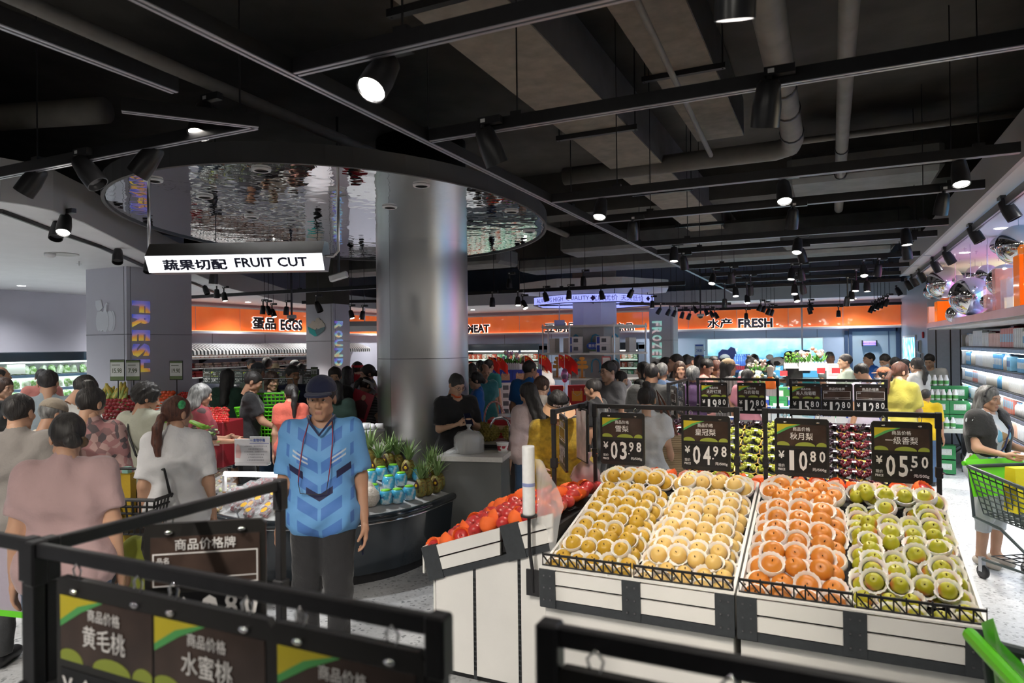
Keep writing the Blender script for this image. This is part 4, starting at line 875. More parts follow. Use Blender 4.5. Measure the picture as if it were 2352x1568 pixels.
 # pineapples
pa_m=ramp_mat('pineapple_skin','voronoi',[(.1,(.16,.10,.02)),(.5,(.34,.24,.04)),(.9,(.20,.20,.05))],.55,60);leaf_m=mat('pineapple_leaf',(.20,.30,.11),.45,nz=.25,ns=12)
def pineapple(seed,crown=True):
 r=random.Random(seed);t=thing('pineapple','x','pineapple',group='pineapples on the chiller')
 shade_auto(MB().lathe([(.02,0),(.045,.012),(.058,.06),(.056,.11),(.038,.15),(.015,.158)],16,fn=lambda R,z,a,i:(R*(1+.035*math.sin(8*a+i*3.1)),z)).build('fruit',pa_m,t).data,1.0)
 mb=MB()
 for k in range(26):
  a=k*2.4;L=.10+.13*(k/26)**.6*r.uniform(.8,1.15);out=(1-k/26)*.85+.12;b=Vector((.012*math.cos(a),.012*math.sin(a),.15));dx=Vector((math.cos(a),math.sin(a),0));w=.011;sd=Vector((-math.sin(a),math.cos(a),0))
  P=[]
  for s_ in range(5):
   u=s_/4;c=b+dx*(L*out*u*(.5+.5*u))+Vector((0,0,L*u*(1-.35*out*u)));ww=w*(1-u**1.5);P+=[c-sd*ww,c+dx*-.003*(1-u),c+sd*ww]
  mb.add(P,[(s_*3+j,s_*3+j+1,s_*3+j+4,s_*3+j+3)for s_ in range(4)for j in range(2)])
 mb.build('crown',leaf_m,t,True)
 MB().prismy([(-.022,.075),(.022,.075),(.030,.10),(0,.145),(-.030,.10)],-.062,-.058).build('tag',mat('pine_tag',(.07,.025,.02),.3),t);MB().at((0,-.064,.10)).ball((0,0,0),(.014,.003,.014),10,5).build('tag_logo',mat('tag_yellow',(.85,.55,.03),.4),t)
 return t
pins=[(966,1141,'front left'),(984,1137,'front second'),(1000,1131,'front third'),(1015,1124,'front right'),(872,1086,'rear far left'),(893,1080,'rear second'),(915,1080,'rear third'),(935,1092,'rear with dark tag'),(850,1075,'rear behind the coconuts'),(985,1108,'second row left'),(1003,1100,'second row right')]
pp=[pineapple(1),pineapple(2),pineapple(5)]
for i,(x,y,w)in enumerate(pins):
 p=on_deck(x,y);lb='green crowned pineapple, '+w+' of the heap';rot=(random.uniform(-.15,.15),random.uniform(-.12,.12),random.uniform(-.6,.6))
 if i<3:pp[i].location=p;pp[i].rotation_euler=rot;pp[i]['label']=lb
 else:dup(pp[i%3],tuple(p),rot,lb,scale=random.uniform(1.0,1.25))
 # pomelos in nets
pom=mat('pomelo_net',(.72,.66,.58),.6,bump=.8,bs=60);po=shade_auto(MB().lathe([(.02,0),(.06,.012),(.082,.06),(.075,.11),(.04,.145),(.012,.16)],20,fn=lambda r,z,a,i:(r*(1+.02*math.sin(12*a+i*2)),z)).mesh('netted_pomelo',pom))
for x,y,w in[(815,1163,'front left'),(848,1158,'front right behind the hand'),(812,1128,'upper left'),(838,1122,'upper right')]:
 p=on_deck(x,y);tag(obj('netted_pomelo',po,None,tuple(p),(.2,0,random.uniform(0,6))),'white netted pomelo, '+w+', beside the coconuts','pomelo','netted pomelos')
 # clamshell boxes
clear=mat('clear_plastic',(.9,.93,.95),.06,alpha=.28,coat=.3)
def clamshell(name,label,fm,sticker,seed,w=.075,d=.055,h=.045):
 r=random.Random(seed);t=thing(name,label,'fruit box')
 fr_=MB()
 for k in range(14):fr_.ball((r.uniform(-w+.015,w-.015),r.uniform(-d+.015,d-.015),r.uniform(.012,h-.014)),(.016,.015,.013),7,4)
 g=fr_.build('fruit',fm,t,True);g['kind']='stuff'
 MB().box(-w,w,-d,d,0,h,.008).build('shell',clear,t)
 if sticker:MB().lathe([(.028,h+.0005),(.002,h+.0008)],14).build('sticker',sticker,t)
 return t
cherry=mat('cherry_red',(.28,.012,.02),.12,coat=.6);st_y=mat('sticker_yellow',(.9,.5,.03),.4);chunk=ramp_mat('fruit_chunks','voronoi',[(.0,(.75,.30,.05)),(.35,(.50,.62,.12)),(.55,(.80,.75,.45)),(.75,(.75,.10,.06))],.25,25,constant=True);melon=ramp_mat('melon_chunks','voronoi',[(.0,(.78,.12,.08)),(.5,(.85,.30,.22)),(.8,(.62,.70,.30))],.25,30,constant=True);goldm=ramp_mat('golden_fruit','voronoi',[(.0,(.75,.42,.04)),(.5,(.9,.7,.25)),(.8,(.5,.3,.05))],.2,50,coat=.6)
cp=[clamshell('cherry_box','x',cherry,st_y,1),clamshell('cut_fruit_box','x',chunk,None,2,.085,.07,.06),clamshell('melon_box','x',melon,None,3,.08,.06,.055),clamshell('golden_fruit_box','x',goldm,None,4,.06,.05,.06),clamshell('cherry_punnet','x',cherry,None,5,.06,.05,.06)]
used=[False]*5
def cput(k,p,rot,lb,grp):
 if not used[k]:used[k]=True;o=cp[k];o.location=p;o.rotation_euler=rot;o['label']=lb;o['group']=grp
 else:dup(cp[k],tuple(p),rot,lb,grp)
for i,(x,y)in enumerate([(575,1182),(612,1184),(580,1165),(620,1166),(597,1150),(640,1150),(632,1136),(600,1135),(560,1150),(565,1168)]):
 cput(0,on_deck(x,y),(.55,0,random.uniform(-.1,.25)),'clear box of cherries with round yellow sticker, number %d from the front left'%(i+1),'cherry boxes on the chiller')
for i,(x,y)in enumerate([(545,1135),(580,1122),(610,1112),(635,1103),(520,1160),(540,1170),(570,1140)]):
 cput(4,on_deck(x,y),(.3,0,random.uniform(-.3,.3)),'small punnet of bright cherries, number %d in the middle rows'%(i+1),'cherry punnets on the chiller')
for i,(x,y)in enumerate([(487,1125),(510,1115),(470,1110),(495,1100),(525,1100),(475,1090),(505,1085),(470,1140),(520,1128),(500,1092)]):
 cput(1,on_deck(x,y)+Vector((0,0,.02*(i%2))),(.35,0,random.uniform(-.4,.4)),'clear box of mixed cut fruit, number %d beside the white shirted woman'%(i+1),'cut fruit boxes on the chiller')
for i,(x,y)in enumerate([(470,1075),(495,1070),(480,1060),(505,1058),(460,1062),(450,1078)]):
 cput(2,on_deck(x,y)+Vector((0,0,.03)),(.3,0,random.uniform(-.4,.4)),'clear box of pink melon pieces, number %d near the bag rolls'%(i+1),'melon boxes on the chiller')
for i,(x,y)in enumerate([(648,1175),(665,1165),(655,1150),(672,1140),(470,1165),(500,1172)]):
 cput(3,on_deck(x,y),(.5,0,random.uniform(-.3,.3)),'box of golden wrapped fruit, number %d on the chiller front'%(i+1),'golden fruit boxes on the chiller')
 # light strip baffle and egg tray rack, hygiene placard
p0,p1=atz(516,1080,.86),atz(655,1098,.80)
t=thing('light_baffle','bright white curved lamp strip across the cut fruit','lamp',((p0.x+p1.x)/2,(p0.y+p1.y)/2,.80),math.atan2(p1.y-p0.y,p1.x-p0.x));L_=(p1-p0).length/2
MB().tube([(-L_,0,.03),(L_,0,.03)],.022,10).build('tube',mat('strip_glow',(1,1,.97),.4,emit=3.5),t,True)
for sx in(-1,1):MB().box(sx*L_-.01,sx*L_+.01,-.02,.02,-.12,.02).build('bracket',white_paint,t)
d_=5.45;pc=atd(580,1068,d_);t=thing('notice_stand','white food safety notice with blue heading on the chiller','notice',(pc.x,pc.y,pc.z),math.radians(20));ww,hh_=.148,.21
MB().box(-ww,ww,-.004,.004,.02,hh_,.003).build('sheet_holder',mat('notice_white',(.82,.82,.86),.3),t);MB().box(-.02,ww+.0,-.005,.0,hh_-.012,hh_+.02,.003).build('heading_tab',MATS['notice_white'],t);MB().box(-ww*.9,ww*.9,-.03,.05,0,.022,.004).build('base',MATS['notice_white'],t)
mb=MB();put_text(mb,'食物中毒',.06,hh_-.01,.10,.026,-.0062,.02);put_text(mb,'预防',-.005,hh_-.012,.022,.014,-.0062,0.0);mb.box(-.02,ww-.008,-.0062,-.0058,hh_-.037,hh_-.034);mb.build('heading',mat('notice_blue',(.12,.18,.55),.5),t)
mb=MB()
for k,s_ in enumerate(['1.养成饭前、便后洗手的好习惯','2.餐具要消毒不共用','3.生吃的蔬菜、瓜果要洗净再食用','4.不吃腐败变质的食物','5.不随便吃野菜野果','6.食物要煮熟煮透再吃']):put_text(mb,s_,.03,hh_-.058-k*.022,min(.19,.0125*len(s_)),.012,-.0062,0.0)
mb.build('text_lines',mat('notice_grey',(.25,.25,.3),.6),t)
mb=MB().prismy([(-.135,.06),(-.10,.055),(-.09,.10),(-.10,.15),(-.12,.17),(-.135,.14)],-.0062,-.0058).build('illustration',mat('notice_pink',(.8,.5,.5),.6),t)
pe=on_deck(530,1072);t=thing('egg_rack','small rack of round white eggs beside the food notice','egg rack',(pe.x,pe.y,pe.z));MB().box(-.055,.055,-.03,.03,-.005,0).box(-.055,.055,-.03,.03,.055,.058).box(-.058,-.054,-.03,.03,0,.12).box(.054,.058,-.03,.03,0,.12).build('wire_rack',steel,t)
for k in range(8):MB().ball((-.038+.026*(k%4),-.005,.028+.058*(k//4)),(.0125,.012,.024),10,6).build('egg',mat('egg_white',(.75,.73,.68),.5),t,True)
# glass dome dish at the island's left
pg=atz(330,1160,.62);t=thing('dome_dish','clear domed dish at the left end of the chiller','dish',(pg.x,pg.y,.58));MB().lathe([(.12,0),(.13,.02),(.12,.03)],24).build('dish',white_paint,t,True);MB().lathe([(.12,.03),(.115,.08),(.085,.125),(.04,.145),(.002,.15)],24,cap=False).build('dome',glass,t,True)
# ------ weighing counter behind the island
stone=mat('stone_top',(.36,.35,.32),.35,nz=.08,ns=40)
t=thing('weighing_counter','grey topped weighing counter behind the chiller','counter',(-5.02,5.72,0));MB().box(0,.72,0,.6,.82,.86,.006).build('worktop',stone,t);MB().box(.03,.69,.03,.57,0,.82).build('cabinet',grey_panel,t)
pr=aty(506,1035,5.85);bag_roll('tall white bag roll standing on the weighing counter',(pr.x,5.85,.86),.30,.038,0)
pr=aty(548,1022,6.05);bag_roll('shorter white bag roll beside the tall one',(pr.x,6.05,.86),.22,.036,0)
V=[]
for i in range(7):
 for j in range(6):u,v=i/6,j/5;V.append((-.04-.16*u*v-.03*u,-.02-.03*math.sin(u*5),.28-.29*v))
tag(MB().add(V,[(i*6+j,(i+1)*6+j,(i+1)*6+j+1,i*6+j+1)for i in range(6)for j in range(5)]).build('plastic_sheet',film,None,True,(aty(506,1035,5.85).x,5.85,.86)),'thin plastic sheet hanging from the tall counter bag roll','plastic bag')
ps=aty(612,1000,6.15);t=thing('weighing_scale','black retail scale with an orange screen on a post','scale',(ps.x,6.15,.86),math.radians(20))
MB().box(-.02,.22,-.14,.14,0,.09,.01).build('base',black_metal,t);MB().box(-.01,.24,-.15,.15,.10,.112,.004).build('pan',steel,t);MB().box(-.10,-.045,-.02,.02,0,.36,.005).build('post',black_metal,t)
q=MB().box(-.13,-.01,-.035,.03,.33,.46,.012).build('display',black_metal,t);MB().box(-.07,-.02,-.0365,-.034,.37,.43).build('screen',mat('orange_screen',(.9,.25,.03),.4,emit=.5),q)
t=thing('fruit_bag','clear bag of purple fruit held over the scale','plastic bag',(ps.x+.16,6.1,1.02));MB().lathe([(.03,0),(.07,.02),(.085,.07),(.06,.14),(.02,.20),(.03,.23)],14).build('film',film,t,True)
for k in range(6):MB().ball((.035*math.cos(k),.035*math.sin(k*1.3),.04+.015*(k%3)),.028,10,6).build('plum',mat('plum',(.10,.03,.07),.35),t,True)
# ------ sink counter with the white top
cb=Vector((-3.32,5.42,0));t=thing('sink_counter','dark counter with a white stone top and a sink beside the column','counter',tuple(cb),math.radians(14))
grey_lac=mat('grey_laminate',(.13,.135,.13),.4,nz=.06,ns=3)
MB().box(.02,.60,.03,2.3,0,.86).build('cabinet',grey_lac,t)
top=MB().box(0,.62,0,.40,.86,.905).box(0,.62,.82,2.33,.86,.905).box(0,.22,.40,.82,.86,.905).box(.52,.62,.40,.82,.86,.905).build('worktop',mat('white_stone',(.62,.61,.58),.22,nz=.05,ns=50),t)
MB().box(.22,.52,.40,.82,.72,.725).box(.22,.225,.40,.82,.72,.90).box(.515,.52,.40,.82,.72,.90).box(.22,.52,.40,.405,.72,.90).box(.22,.52,.815,.82,.72,.90).build('sink_bowl',mat('sink_dark',(.05,.05,.05),.3,.6),t)
MB().tube([(.55,.70,.90),(.55,.70,1.10),(.53,.70,1.16),(.47,.70,1.195),(.40,.70,1.18),(.36,.70,1.13),(.35,.70,1.09)],.013,10).build('faucet',chrome,t,True)
M4=t.matrix_basis.copy()
def onc(x,y,z=.906):return tuple(M4@Vector((x,y,z)))
t=thing('container_bag','clear bag of stacked empty plastic boxes on the white counter','plastic bag',onc(.25,.22),math.radians(14))
for k in range(6):MB().box(-.11+k*.035,-.085+k*.035,-.07,.07,.01,.17,.006).build('box_stack',clear,t)
MB().lathe([(.115,0),(.14,.01),(.14,.15),(.10,.20),(.03,.215),(.012,.235),(.03,.27)],20,fn=lambda r,z,a,i:(r*(1+.06*math.cos(4*a)),z)).build('bag',film,t,True)
t=thing('noodle_cup','white and red paper cup beside the sink','cup',onc(.56,.30));MB().lathe([(.045,0),(.058,.085),(.060,.09)],20).build('cup',mat('cup_white',(.8,.8,.78),.4),t,True);MB().lathe([(.0485,.02),(.056,.065)],20,cap=False).build('red_print',ramp_mat('cup_print','noise',[(.45,(.35,.02,.04)),(.52,(.8,.78,.75))],.4,18,constant=True),t,True);MB().lathe([(.061,.09),(.061,.094),(.002,.098)],20).build('lid',MATS['cup_white'],t,True)
tag(MB().lathe([(.05,0),(.06,.01),(.05,.03),(.03,.035)],9,fn=lambda r,z,a,i:(r*(1+.2*math.sin(3*a+i)),z)).build('crumpled_film',clear,None,False,onc(.10,.16)),'crumpled clear wrap on the counter corner','plastic wrap')
dur=mat('durian_skin',(.26,.21,.045),.7,nz=.3,ns=25)
def durian(label,p,rz,s):
 r=random.Random(int(rz*10));mb=MB();R=(.12,.09,.085)
 for i in range(11):
  ph=PI*(i+.5)/11
  m_=max(4,int(20*math.sin(ph)))
  for k in range(m_):
   a=2*PI*(k+.5*(i%2))/m_;n_=Vector((math.sin(ph)*math.cos(a),math.sin(ph)*math.sin(a),-math.cos(ph)));c=Vector((n_.x*R[0],n_.y*R[1],n_.z*R[2]));u=n_.orthogonal().normalized();v=n_.cross(u);w=.016
   mb.add([c+u*w,c+v*w,c-u*w,c-v*w,c+n_*.016],[(0,1,4),(1,2,4),(2,3,4),(3,0,4)])
 t=thing('durian',label,'durian',p,rz);MB().ball((0,0,.09),(R[0],R[1],R[2]),14,9).build('husk',dur,t,True);q=mb.build('spikes',dur,t,loc=(0,0,.09));q['kind']='stuff';MB().tube([(R[0],0,.09),(R[0]+.05,0,.10)],.012).build('stem',dur,t);t.scale=(s,)*3
durian('spiky durian behind the bag of boxes',onc(.26,1.02),.9,1.0);durian('spiky durian in front of the red gift box',onc(.52,1.05),.25,1.0);durian('third durian at the far left of the counter',onc(.10,1.30),2.0,.95)
t=thing('gift_box','red gift box open on the white counter','box',onc(.38,1.38),math.radians(20));redb=mat('gift_red',(.42,.02,.03),.35,nz=.1,ns=8);MB().box(-.20,.20,-.13,.13,0,.20,.003).build('box',redb,t);MB().at((0,.13,.2),(-.9,0,0)).box(-.20,.20,0,.22,0,.004).build('lid',redb,t);MB().box(-.1,.1,-.132,-.13,.06,.14).build('print',mat('gift_gold',(.6,.4,.25),.5),t)
t=thing('fruit_basket','round gift fruit basket with tangerines and a ribbon','basket',onc(.16,1.75));MB().lathe([(.10,0),(.14,.10),(.145,.11)],18,cap=False).build('bowl',mat('wicker',(.35,.22,.10),.7,bump=.6,bs=60),t,True);MB().tube([(-.14*math.cos(a),0,.11+.25*math.sin(a))for a in[PI*k/12 for k in range(13)]],.012,8).build('handle',ramp_mat('ribbon','wave',[(.4,(.8,.7,.68)),(.6,(.6,.1,.1))],.4,20),t,True)
for k in range(9):a=k*2.4;MB().ball((.085*math.cos(a)*(k%3)/2,.085*math.sin(a)*(k%3)/2,.12+.02*(k%2)),.036,10,6).build('tangerine',mat('tangerine',(.85,.25,.02),.4,nz=.1,ns=40),t,True)
t=thing('cup_stack','row of clear plastic cups lying on the counter','cups',onc(.34,1.66),.5)
for k in range(6):MB().at((-.12+k*.04,0,.20),(0,PI/2,0)).lathe([(.035,0),(.045,.05)],12,cap=False).build('cup',clear,t,True)
# ------ left vegetable stand round the pillar
R4=random.Random(21)
t=thing('vegetable_stand','white stand wrapped round the pumpkin pillar piled with tomatoes','produce stand',(0,0,0))
MB().prismx([(4.85,0),(4.85,1.02),(5.66,1.30),(5.66,0)],-9.3,-7.05).build('front_bin',shelf_white,t);MB().prismy([(-7.05,0),(-7.05,1.02),(-7.97,1.33),(-7.97,0)],5.68,7.1).build('side_bin',shelf_white,t)
MB().prismx([(4.80,.98),(4.80,1.06),(4.85,1.06),(4.85,.98)],-9.3,-7.0).build('front_trim',mat('ochre_trim',(.45,.30,.05),.6),t);MB().box(-7.05,-7.0,4.8,7.1,.98,1.06).build('side_trim',brk,t)
tom=[mat('dark_tomato',(.26,.015,.02),.18,nz=.15,ns=12,coat=.3),mat('orange_tomato',(.72,.09,.02),.16,nz=.12,ns=12,coat=.3),mat('cherry_tomato',(.50,.015,.012),.15,nz=.1,ns=20,coat=.3)]
tmesh=[shade_auto(MB().ball((0,0,0),(.034,.034,.029),12,7).mi_(1).lathe([(.012,.028),(.002,.031)],5).mesh('tomato',[m_,mat('calyx',(.05,.15,.02),.7)]))for m_ in tom]
def heap(name,k,box,d0,d1,n,label,cat,grp,s=1.0):
 x0,x1,y0,y1=box;cols=max(2,int(math.sqrt(n*(x1-x0)/(y1-y0)/1.3)));rows=max(2,n//cols)
 for j in range(rows):
  for i in range(cols):
   x=x0+(x1-x0)*(i+.5*(j%2)+R4.uniform(-.15,.15))/cols;y=y1+(y0-y1)*(j+R4.uniform(-.15,.15))/max(1,rows-1);p=atd(x,y,d0+(d1-d0)*j/max(1,rows-1))
   tag(obj(name,tmesh[k]if isinstance(k,int)else k,None,tuple(p),(R4.uniform(-.6,.6),R4.uniform(-.6,.6),R4.uniform(0,6)),s*R4.uniform(.9,1.1)),label%(j+1,i+1),cat,grp)
heap('dark_tomato',0,(236,318,912,962),7.35,7.95,70,'dark red tomato in row %d from the bottom, place %d, beside the corn','tomato','dark red tomatoes by the pillar')
heap('orange_tomato',1,(352,402,902,976),7.5,8.5,75,'bright orange red tomato in row %d from the bottom, place %d','tomato','orange red tomatoes by the pillar')
heap('cherry_tomato',2,(412,446,903,925),8.4,8.7,40,'small cherry tomato behind the tomato pile, row %d place %d','tomato','cherry tomatoes behind the pile',.62)
# corn cobs
corn_m=ramp_mat('corn','voronoi',[(.0,(.55,.38,.05)),(.6,(.70,.52,.10)),(.9,(.40,.42,.10))],.4,120)
cm=MB().tube([(0,0,-.10),(0,0,-.06),(0,0,.04),(0,0,.10),(0,0,.12)],[.018,.026,.025,.016,.006],10).mi_(1)
for a in(0,2.1,4.2):cm.tube([(0,0,-.11),(.024*math.cos(a),.024*math.sin(a),-.03),(.03*math.cos(a),.03*math.sin(a),.05)],[.018,.016,.003],6)
cm=cm.mesh('corn_cob',[corn_m,mat('husk',(.33,.42,.12),.6)],True)
for k in range(14):
 p=atd(238+R4.uniform(0,50),905+R4.uniform(-10,22),7.9);tag(obj('corn_cob',cm,None,tuple(p),(R4.uniform(-.5,.2),R4.uniform(-.7,.7),R4.uniform(0,6))),'husked yellow corn cob number %d leaning behind the dark tomatoes'%(k+1),'corn','corn cobs by the pillar')
def price_pole(label,x,y,d,txt,ybase,w=.17,h=.24,rz=.42):
 p=atd(x,y,d);t=thing('price_card',label,'price card',tuple(p),rz);q=atd(x,ybase,d)
 MB().box(-w/2,w/2,-.006,.006,-h/2,h/2,.004).build('frame',black_metal,t);c_=MB().box(-w/2+.008,w/2-.008,-.008,-.006,-h/2+.008,h/2-.008).build('card',mat('price_paper',(.72,.74,.70),.5),t)
 MB().box(-w/2+.008,w/2-.008,-.0085,-.008,-h/2+.008,-h/2+.05).box(-w/2+.008,w/2-.008,-.0085,-.008,h/2-.03,h/2-.008).build('green_border',mat('card_olive',(.16,.22,.10),.5),c_)
 mb=MB();put_text(mb,txt,0,-.005,w*.62,.055,-.009,.02);mb.box(-w*.35,w*.2,-.009,-.0085,.055,.063).build('price_print',mat('olive_ink',(.10,.13,.07),.6),t)
 MB().tube([(0,.01,-h/2),(0,.01,q.z-p.z)],.006,6).build('pole',black_metal,t);return t
price_pole('tilted price card reading 15.98 over the corn',270,850,7.7,'15.98',915);price_pole('price card reading 7.99 in front of the holographic letters',306,850,7.9,'7.99',915);price_pole('price card reading 19.90 on the lavender pillar side',405,850,8.5,'19.90',910)
price_pole('price card reading 5.99 over the leafy vegetables',722,855,9.5,'5.99',900,.10,.15)
# cherry tomato boxes by the pillar end
t=thing('cherry_tomato_crate','dark red crate heaped with small cherry tomatoes','crate',tuple(atd(492,990,7.2)),.3);MB().box(-.22,.22,-.2,.2,-.35,.12,.01).build('crate',mat('crate_red',(.22,.012,.02),.5),t)
for rr in range(2):MB().box(-.18,.18,-.203,-.2,-.12+.12*rr,-.09+.12*rr).build('print_line',mat('crate_print',(.5,.35,.3),.6),t)
heap('cherry_tomato',2,(478,526,938,968),7.0,7.5,70,'glossy cherry tomato in the dark red crate, row %d place %d','tomato','cherry tomatoes in the crate',.62)
# ------ leafy vegetable island with a row of small price boards
t=thing('leaf_island','white island with charcoal brackets holding wrapped leafy vegetables','produce stand',(-9.6,7.15,0))
MB().box(0,2.7,0,1.5,0,.86).build('bin',shelf_white,t);MB().box(-.01,2.71,-.012,0,.72,.78).build('strip',brk,t);MB().prismx([(0,.86),(.75,1.22),(1.5,.86)],0,2.7).build('tray',mat_black,t)
for x in(0,.65,1.3,1.95,2.6):MB().box(x,x+.1,-.018,0,.74,.90).build('bracket',brk,t)
leafg=ramp_mat('leaf_greens','noise',[(.3,(.06,.16,.03)),(.5,(.16,.34,.06)),(.68,(.55,.62,.40))],.4,16,4,bump=.8);wrapw=ramp_mat('wrapped_white','noise',[(.35,(.45,.5,.45)),(.6,(.78,.8,.78))],.2,10,3,bump=.5,coat=.5)
lm=[shade_auto(MB().lathe([(.01,0),(.05,.01),(.075,.05),(.06,.09),(.02,.115)],12,fn=lambda r,z,a,i:(r*(1+.14*math.sin(5*a+i*1.7)),z+.012*math.sin(3*a+i))).mesh('vegetable_pack',m_))for m_ in(leafg,wrapw,mat('squash_yellow',(.5,.42,.08),.5,nz=.2))]
for j in range(5):
 for i in range(17):
  x=-9.5+i*.158;y=7.24+j*.15;k=0 if(i<13 and j<3)else(1 if i<15 else 2)
  k=R4.choice([k,k,1,0])
  tag(obj('vegetable_pack',lm[k],None,(x+R4.uniform(-.02,.02),y,.88+.36*min(1,j*.2)),(-.5,R4.uniform(-.3,.3),R4.uniform(0,6)),R4.uniform(.9,1.25)),'%s pack on the leafy island, row %d from the front, place %d'%(('green leaf','white wrapped','yellow squash')[k],j+1,i+1),'vegetables','vegetable packs on the leafy island')
p0,p1=aty(468,846,8.0),aty(731,846,8.0);zz=1.60
t=thing('price_sign_stand','long black price rail over the leafy vegetables','sign stand',(p0.x,8.0,0));MB().box(0,p1.x-p0.x,-.01,.01,zz-.02,zz).build('rail',black_metal,t)
for x in(0,(p1.x-p0.x)*.5,p1.x-p0.x):MB().box(x-.01,x+.01,-.01,.01,1.0,zz).build('post',black_metal,t)
for i in range(13):
 x=p0.x+.09+i*(p1.x-p0.x-.1)/13
 o=board('small 0%d.99 price board, number %d from the left over the leafy island'%(4 if i%3 else 5,i+1),(x,7.985,zz-.03),0,'0%d.99'%(4 if i%3 else 5),'雪梨',i%2==0,'small price boards over the leafy island');o.scale=(.58,.58,.62)
bag_roll('bag roll standing among the leafy vegetables',tuple(atd(688,905,8.8)),.24,.035,.4)
# second island with bananas and greens, mostly seen in the mirror canopy
t=thing('banana_island','white island of bananas and leafy greens left of the column','produce stand',(-6.75,8.0,0));MB().box(0,1.75,0,1.7,0,.80).build('bin',shelf_white,t);MB().box(-.01,1.76,-.012,0,.68,.74).build('strip',brk,t);MB().box(.02,1.73,.02,1.68,.80,.84).build('tray',mat_black,t)
ban=MB()
for k in range(7):a=-.5+k*.17;ban.tube([(.02*math.sin(a),.0,.0),(.07*math.sin(a),-.05,.02),(.11*math.sin(a),-.11,.015),(.13*math.sin(a),-.16,-.015)],[.008,.017,.017,.006],7)
ban=ban.mesh('banana_bunch',mat('banana_yellow',(.62,.43,.03),.45,nz=.2,ns=12),True)
for j in range(6):
 for i in range(8):
  p=(-6.65+i*.21+R4.uniform(-.03,.03),8.15+j*.27,.90)
  if(i+j//2)%3:tag(obj('banana_bunch',ban,None,p,(R4.uniform(-.3,.1),0,R4.uniform(-.6,.6)),1.25),'yellow banana bunch on the island, row %d place %d'%(j+1,i+1),'bananas','banana bunches on the island')
  else:tag(obj('vegetable_pack',lm[R4.choice([0,0,1])],None,(p[0],p[1],.85),(-.3,0,R4.uniform(0,6)),1.5),'leafy green pack beside the bananas, row %d place %d'%(j+1,i+1),'vegetables','green packs beside the bananas')
  # ------ vegetable fridge on the left wall
def packs(me_list,n,fn,name,lb,cat,grp):
 for i in range(n):
  p,rot,s=fn(i);tag(obj(name,me_list[i%len(me_list)]if isinstance(me_list,list)else me_list,None,p,rot,s),lb%(i+1),cat,grp)
fx=XL+.06
t=thing('vegetable_fridge','open lit vegetable fridge along the left wall','fridge',(fx,3.2,0))
MB().box(0,.12,0,5.0,0,1.90).build('back',white_paint,t);MB().box(0,.62,0,5.0,1.74,1.90,.01).build('canopy',gloss,t);MB().box(.0,.7,0,5.0,0,.35).build('base',mat('fridge_base',(.25,.27,.28),.4),t)
MB().box(.50,.60,.05,4.95,1.715,1.74).build('lamp',mat('fridge_lamp',(.85,1,.95),.4,emit=2.6,ecol=(.8,1,.93)),t)
shz=[.62,.86,1.07,1.28,1.515]
for z in shz[1:]:
 q=MB().box(.12,.5,0,5.0,z-.015,z).build('shelf',white_paint,t);MB().box(.5,.505,0,5.0,z-.045,z+.002).build('price_strip',mat('strip_blue',(.12,.2,.3),.4),q);MB().box(.12,.48,0,5.0,z-.025,z-.016).build('shelf_lamp',mat('fridge_lamp2',(.85,1,.95),.4,emit=1.2,ecol=(.85,1,.95)),q)
vp=[shade_auto(MB().lathe([(.02,0),(.06,.01),(.065,.08),(.05,.14),(.02,.165)],10,fn=lambda r,z,a,i:(r*(1+.2*math.sin(3*a+i)),z)).mesh('salad_bag',m_))for m_ in(ramp_mat('bag_green','noise',[(.3,(.10,.25,.06)),(.5,(.30,.48,.18)),(.65,(.72,.78,.68))],.25,22,4,coat=.5),ramp_mat('bag_pale','noise',[(.3,(.35,.45,.25)),(.6,(.75,.8,.7))],.25,22,4,coat=.5))]
for s_,z in enumerate(shz[1:]):
 packs(vp,26,lambda i:((fx+.36+R4.uniform(-.03,.03),4.55+i*.142,z+.005),(0,-.15,R4.uniform(0,6)),(.9,1.0,.95)),'salad_bag','bagged greens number %d on the '+('lowest','third','second','top')[s_]+' fridge shelf','vegetables','bagged greens in the fridge')
for i,(y,z)in enumerate(((5.55,1.60),(6.1,1.62),(6.75,1.60))):tag(MB().box(0,.004,-.14,.14,0,.16).build('paper_notice',mat('notice_pale',(.7,.72,.68),.5),None,False,(fx+.51,y,z-.06)),'white paper notice hanging in the fridge, number %d'%(i+1),'notice')
# ------ egg shelves and striped awnings
ex=XL+.02
t=thing('egg_shelving','white wall shelving for egg boxes under the striped awnings','shelving',(ex,9.2,0))
MB().box(0,.03,0,6.4,.2,2.0).build('back_panel',lav_panel,t)
for z in(.55,.85,1.09,1.31,1.505,1.715):
 MB().box(.03,.42,0,6.4,z-.02,z).build('shelf',shelf_white,t)
 for y in(.4,1.6,2.8,4.0,5.2):MB().prismy([(.03,z-.02),(.30,z-.02),(.03,z-.14)],y,y+.02).build('bracket',black_metal,t)
MB().box(.03,.40,.05,6.35,1.755,1.765).build('shelf_light',mat('egg_light',(1,1,1),.4,emit=.25),t)
def stripes():
 m=ramp_mat('awning_stripes','wave',[(.0,(.02,.025,.025)),(.5,(.72,.72,.70))],.7,1.0,constant=True);w=[n_ for n_ in m.node_tree.nodes if n_.type=='TEX_WAVE'][0];w.bands_direction='Y';w.inputs['Scale'].default_value=3.3;w.inputs['Distortion'].default_value=0;return m
